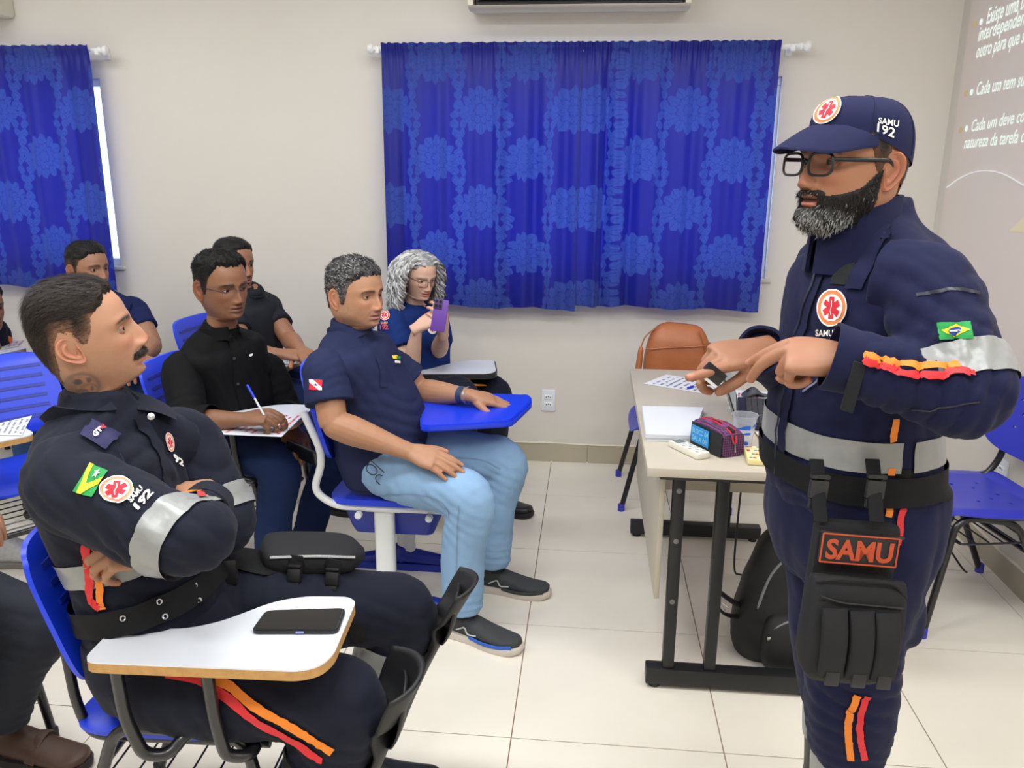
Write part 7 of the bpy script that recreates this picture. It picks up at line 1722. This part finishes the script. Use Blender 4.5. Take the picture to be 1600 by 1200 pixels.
# charcoal T-shirt, behind the writer
sR, sL = P(352, 470, 3.50), P(418, 478, 3.70); eR, eL = P(385, 552, 3.35), P(452, 530, 3.60); wR, wL = P(440, 553, 3.36), P(470, 547, 3.42)
back_man('man in charcoal T-shirt sitting behind the man who is writing', (-1.62, 3.68), -14, (-1.62, 3.66, .56), P(390, 455, 3.60), P(366, 413, 3.59), -30, (166, 116, 88), (26, 24, 24), CHAR,
         dict(pts=(sR, eR, wR, sL, eL, wL), hR=dict(d=(.95, .1, -.1), n=(0, -.3, .95), side=-1, curls=CR_), hL=dict(d=(.6, -.75, -.1), n=(0, -.2, .95), side=1, curls=((.2, .3, .2),) * 4)), 41, headkw=dict(scale=1.0, top=.010, side=.002, fade=.5, stubble=.35, must=(.028, .5, .006, .6), gaze=(5, 0)))[1].hair_part(bpy.data.objects['person.004'], strands=1500, length=.01)
# navy T-shirt, below the left curtain
sR, sL = P(95, 475, 3.42), P(207, 475, 3.66); eR, eL = P(130, 560, 3.3), P(238, 540, 3.56); wR, wL = P(190, 560, 3.28), P(218, 558, 3.36)
pp = back_man('man in navy T-shirt sitting below the left curtain, arms on his board', (-2.30, 3.62), -10, (-2.36, 3.60, .56), P(150, 455, 3.56), P(138, 419, 3.54), -20, (172, 124, 96), (30, 28, 27), NAVT,
         dict(pts=(sR, eR, wR, sL, eL, wL), hR=dict(d=(.95, -.1, -.1), n=(0, -.3, .95), side=-1, curls=CR_), hL=dict(d=(.2, -.95, -.15), n=(0, -.2, .95), side=1, curls=CR_), fat=1.1), 51, headkw=dict(scale=.98, top=.012, side=.003, gaze=(-4, 0), pitch=0, hairline=None))
pp[1].hair_part(pp[0], strands=1800, length=.016, curl=.4)
# ------------------------------------------------------------------ the woman with the phone
def woman():
    sR, sL = P(612, 497, 3.42), P(682, 506, 3.64); eR, eL = P(640, 582, 3.30), P(686, 548, 3.50); wR, wL = P(652, 512, 3.24), P(692, 520, 3.30)
    pe, H, tor, sl, Fd, Ld, J = back_man('seated woman with long grey wavy hair in blue T-shirt taking a photo', (-.80, 3.62), -22, (-.79, 3.62, .555), P(652, 482, 3.55), P(655, 430, 3.51), -48, (228, 184, 160), (120, 120, 122), BLUT,
        dict(pts=(sR, eR, wR, sL, eL, wL), hR=dict(d=unit(P(682, 494, 3.26) - wR), n=(-.25, -.75, .6), side=-1, sc=.9, curls=((.1, .3, .2), (.5, .7, .4), (.6, .8, .4), (.7, .8, .4)), thumb=((.4, .9, -.2), .2, .2)),
             hL=dict(d=unit(P(688, 496, 3.26) - wL), n=(.55, -.6, .2), side=1, sc=.9, curls=((.35, .7, .5), (.45, .8, .5), (.5, .9, .5), (.5, .9, .5)), thumb=((.3, .9, -.4), .2, .2)), fat=.86, nail=(196, 24, 40)), 61,
        lmat=NAVYD, legs=(P(716, 615, 3.30), P(768, 612, 3.55)), headkw=dict(scale=.88, pitch=-14, width=.94, jaw=.9, chin=.8, brow=.7, lip=(176, 44, 56), lid=.35, gaze=(0, -12), top=.004, side=.002, neck=.9, fade=.0))
    H.glasses(pe, M('thin_dark_frame', (50, 36, 36), .4), LENS, hw=.025, hh=.019, z=-.006, rim=.0010, fr=.103)
    # long wavy hair: a scalp shell and many locks that fall past the shoulders
    o = H.hair_part(pe, strands=300, grey=.7, salt=(196, 196, 198), length=.02)
    rg = np.random.default_rng(4); cand = np.where((H.hair_mask() > .004) & (H.V[:, 2] > -.03))[0]; pick = rg.choice(cand, 430); mb = MB(); C = []
    for i in pick:
        p = H.V[i] + H.N[i] * .001; az = math.atan2(p[1], p[0]); sg = 1 if az >= 0 else -1; a2 = sg * max(abs(az) * .95 + .08, 1.18 + .25 * rg.random()); k2 = .94 + .34 * rg.random(); L = -.20 - .09 * rg.random(); ph = rg.random() * 6.28; wv = .005 + .011 * rg.random(); f2 = 70 + 40 * rg.random()
        el = lambda z, k: np.array([.104 * math.cos(a2) * k - .012, .088 * math.sin(a2) * k, z])
        zt = min(p[2], .06); cpts = [p, (p + el(max(zt, .03) + .02, 1.06)) / 2 + H.N[i] * .003, el(min(zt, .03), 1.13 * k2), el(-.05, 1.18 * k2), el(-.12, 1.22 * k2), el(L, 1.12 * k2)]
        pts = spline(cpts, 5); q = np.arange(len(pts)); w = np.clip(q / 9.0, 0, 1); pts = pts + np.stack([np.sin(ph + f2 * pts[:, 2]) * wv * w, np.cos(ph + f2 * pts[:, 2]) * wv * w, 0 * w], 1)
        W_ = H.W(np.array(pts)); rr = np.interp(np.linspace(0, 1, len(pts)), [0, .2, .8, 1], [.0028, .0042, .0034, .0008]) * (.7 + .6 * rg.random())
        V, F = tube([(*w, a, a) for w, a in zip(W_, rr)], per=1, seg=5); mb.add(V, F); v = rg.choice([.20, .34, .52, .62], p=[.22, .26, .3, .22]); v *= (.55 if sg > 0 and rg.random() < .5 else 1); C.append(np.ones((len(V), 1)) * np.array([v, v * 1.0, v * 1.01])[None])
    l = part('wavy_locks', mb, HAIR, o, autos=None, colors=np.concatenate(C)); l['kind'] = 'stuff'
    b2 = multi(sl[0], tor)
    emblem(b2, [(594, 485), (609, 485), (609, 501), (594, 501)], tor.o, rim=T_RED, off=.004); mark('sleeve_text', b2, g_text('SAMU', 0, 0, 1, 1, bold=.03), [(596, 503), (606, 503), (606, 507), (596, 507)], T_SAL, tor.o); mark('sleeve_text', b2, g_text('192', 0, 0, 1, 1, bold=.04), [(595, 508), (607, 508), (607, 515), (595, 515)], M('pink_thread', (206, 70, 96), .7), tor.o)
    emblem(tor, [(667, 507), (682, 509), (681, 523), (667, 521)], tor.o, rim=T_WH)
    ribbon('orange_trouser_tape', type('q', (), {'b': BVHTree.FromPolygons([tuple(np.array(v.co) + origin(pe)) for v in [c for c in pe.children if c.name.startswith('trousers')][0].data.vertices], [tuple(p.vertices) for p in [c for c in pe.children if c.name.startswith('trousers')][0].data.polygons])})(), [P(735, 583, 3.36), P(746, 584, 3.40), P(752, 590, 3.44)], .02, T_ORS, pe, n=10)
    c = P(687, 493, 3.24); ph = thing('smartphone', 'purple cased phone held up by the woman with grey hair', 'phone', c); nrm = unit(np.array([.10, -.97, .22])); e2 = unit(np.array([.13, .2, .95])); e2 = unit(e2 - nrm * (e2 @ nrm)); e1 = np.cross(e2, nrm); Fp = box_frame(c, e1, e2, nrm)
    PUR = M('purple_phone_case', (98, 54, 150), .45, var=.05); part('phone_case', MB().add(*fbox(Fp, (0, 0, 0), (.060, .132, .010), .004)), PUR, ph)
    cm = part('camera_island', MB().add(*fbox(Fp, (-.012, .045, .006), (.034, .042, .003), .002)), M('dark_purple', (66, 36, 104), .4), ph)
    for x, y in ((-.02, .056), (-.004, .056), (-.02, .038), (-.004, .038)): part('camera_lens', MB().lathe([(0, .002), (.0055, .002), (.0065, 0)], Fp(x, y, .0075), 14, nrm), M('gloss_black', (16, 16, 18), .15), cm)
    part('screen', MB().add(*fbox(Fp, (0, 0, -.0055), (.054, .125, .001))), M('dark_glass', (22, 22, 24), .08), ph)
woman()
# ------------------------------------------------------------------ person cut off by the left edge
sR, sL = P(-98, 540, 3.40), P(-8, 512, 3.72); eR, eL = P(-90, 600, 3.3), P(-14, 580, 3.62); wR, wL = P(-50, 570, 3.25), P(-28, 562, 3.40)
pp = back_man('person at the far left edge in blue jeans and a dark top with orange stripe', (-3.0, 3.66), -12, (-3.02, 3.66, .56), P(-52, 515, 3.58), P(-26, 480, 3.56), -20, (150, 104, 80), (30, 28, 27), NAVYD,
         dict(pts=(sR, eR, wR, sL, eL, wL), hR=dict(d=(.95, -.1, -.1), n=(0, -.3, .95), side=-1, curls=CR_), hL=dict(d=(.9, -.4, -.1), n=(0, -.2, .95), side=1, curls=CR_)), 71, lmat=JEANM, legs=(P(30, 600, 3.22), P(62, 575, 3.50)))
pp[1].hair_part(pp[0], strands=700, length=.012)
band('orange_sleeve_band', pp[3][1], [(*(lerp(sL, eL, .2)), .11, .11), (*(lerp(sL, eL, .45)), .11, .11)], None, M('safety_orange', (232, 104, 30), .6), pp[3][1].o, off=.004, per=3, seg=30)
# ------------------------------------------------------------------ person whose legs show in the lower left corner
def corner_person():
    pe = thing('person', 'person mostly out of frame at lower left, dark jeans and brown leather shoe', 'person', (-1.75, 1.66, 0)); Fd, Ld = heading(2); pel = np.array([-1.78, 1.62, .57]); neck = pel + np.array([-.10, .0, .50]); t = unit(neck - pel)
    H = Head(neck + np.array([.02, 0, .18]), 5, 0, nphi=90, dz=.004, seed=81); sR, sL = neck - Ld * .17 - Zu * .07, neck + Ld * .17 - Zu * .07; eR, eL = sR + np.array([.05, -.04, -.27]), sL + np.array([.05, .04, -.27]); wR, wL = eR + np.array([.23, .06, .0]), eL + np.array([.23, -.06, .0])
    tor, sl, rows, fr = tee(pe, pel, neck, Fd, Ld, sR, sL, eR, eL, NAVYD, 82, voxel=.012)
    hR = pel - Ld * .09 - Zu * .02; hL = pel + Ld * .09 - Zu * .02; kR = np.array([-1.38, 1.55, .52]); aR = np.array([-1.50, 1.52, .12]); kL = P(50, 968, 1.74); aL = P(2, 1125, 1.70)
    jeans(pe, pel, t, Fd, Ld, [(hR, kR - np.array([.12, 0, 0]), aR - np.array([.12, 0, 0])), (hL, kL, aL)], M('charcoal_denim', (26, 30, 42), .85, var=.15, vscale=9, bump=.3, bscale=520, bdist=.001), 83, r=(.108, .100, .086, .080, .074, .066))
    BR = M('brown_leather', (78, 56, 44), .5, var=.2, vscale=20, bump=.3, bscale=90, bdist=.002); g = PZ(8, 1186, .0)
    for q in (np.array([g[0], g[1], 0]), np.array([aR[0] - .2, aR[1], 0])):
        s = shoe(pe, q, (1, -.06, 0), .25, upper=BR, sole=M('dark_sole', (40, 34, 32), .7), h=.075, name='leather_shoe')
        part('shoe_strap', MB().tube([(*(q + np.array([.11, -.052, .035])), .018, .003), (*(q + np.array([.115, -.03, .078])), .018, .003), (*(q + np.array([.115, 0, .088])), .018, .003), (*(q + np.array([.115, .03, .078])), .018, .003), (*(q + np.array([.11, .052, .035])), .018, .003)], per=3, seg=10, front=(0, 0, 1)), BR, s)
    hd_ = dict(d=(.95, 0, -.2), n=(0, 0, 1), side=-1, curls=CR_); A = [arm_skin(sR, eR, wR, hd_, (170, 124, 96), .005), arm_skin(sL, eL, wL, dict(hd_, side=1), (170, 124, 96), .005)]
    body_mesh(pe, H, A, [[tube([(*r[:3], r[3] * .78, r[4] * .78) for r in rows], per=4, seg=20, front=fr)]]); H.hair_part(pe, strands=300)
corner_person()
# a lone pale sneaker on the floor beside the empty chair
g = PZ(-12, 884, 0); sn = thing('sneaker', 'silver grey sneaker on the floor at the left edge', 'shoe', g)
s = shoe(sn, g, (.97, .22, 0), .24, upper=M('silver_mesh_shoe', (178, 178, 176), .6, var=.25, vscale=90, bump=.6, bscale=130, bdist=.003), sole=M('grey_sole', (120, 118, 112), .7), laces=M('white_lace', (210, 210, 208), .8), h=.10, name='upper')
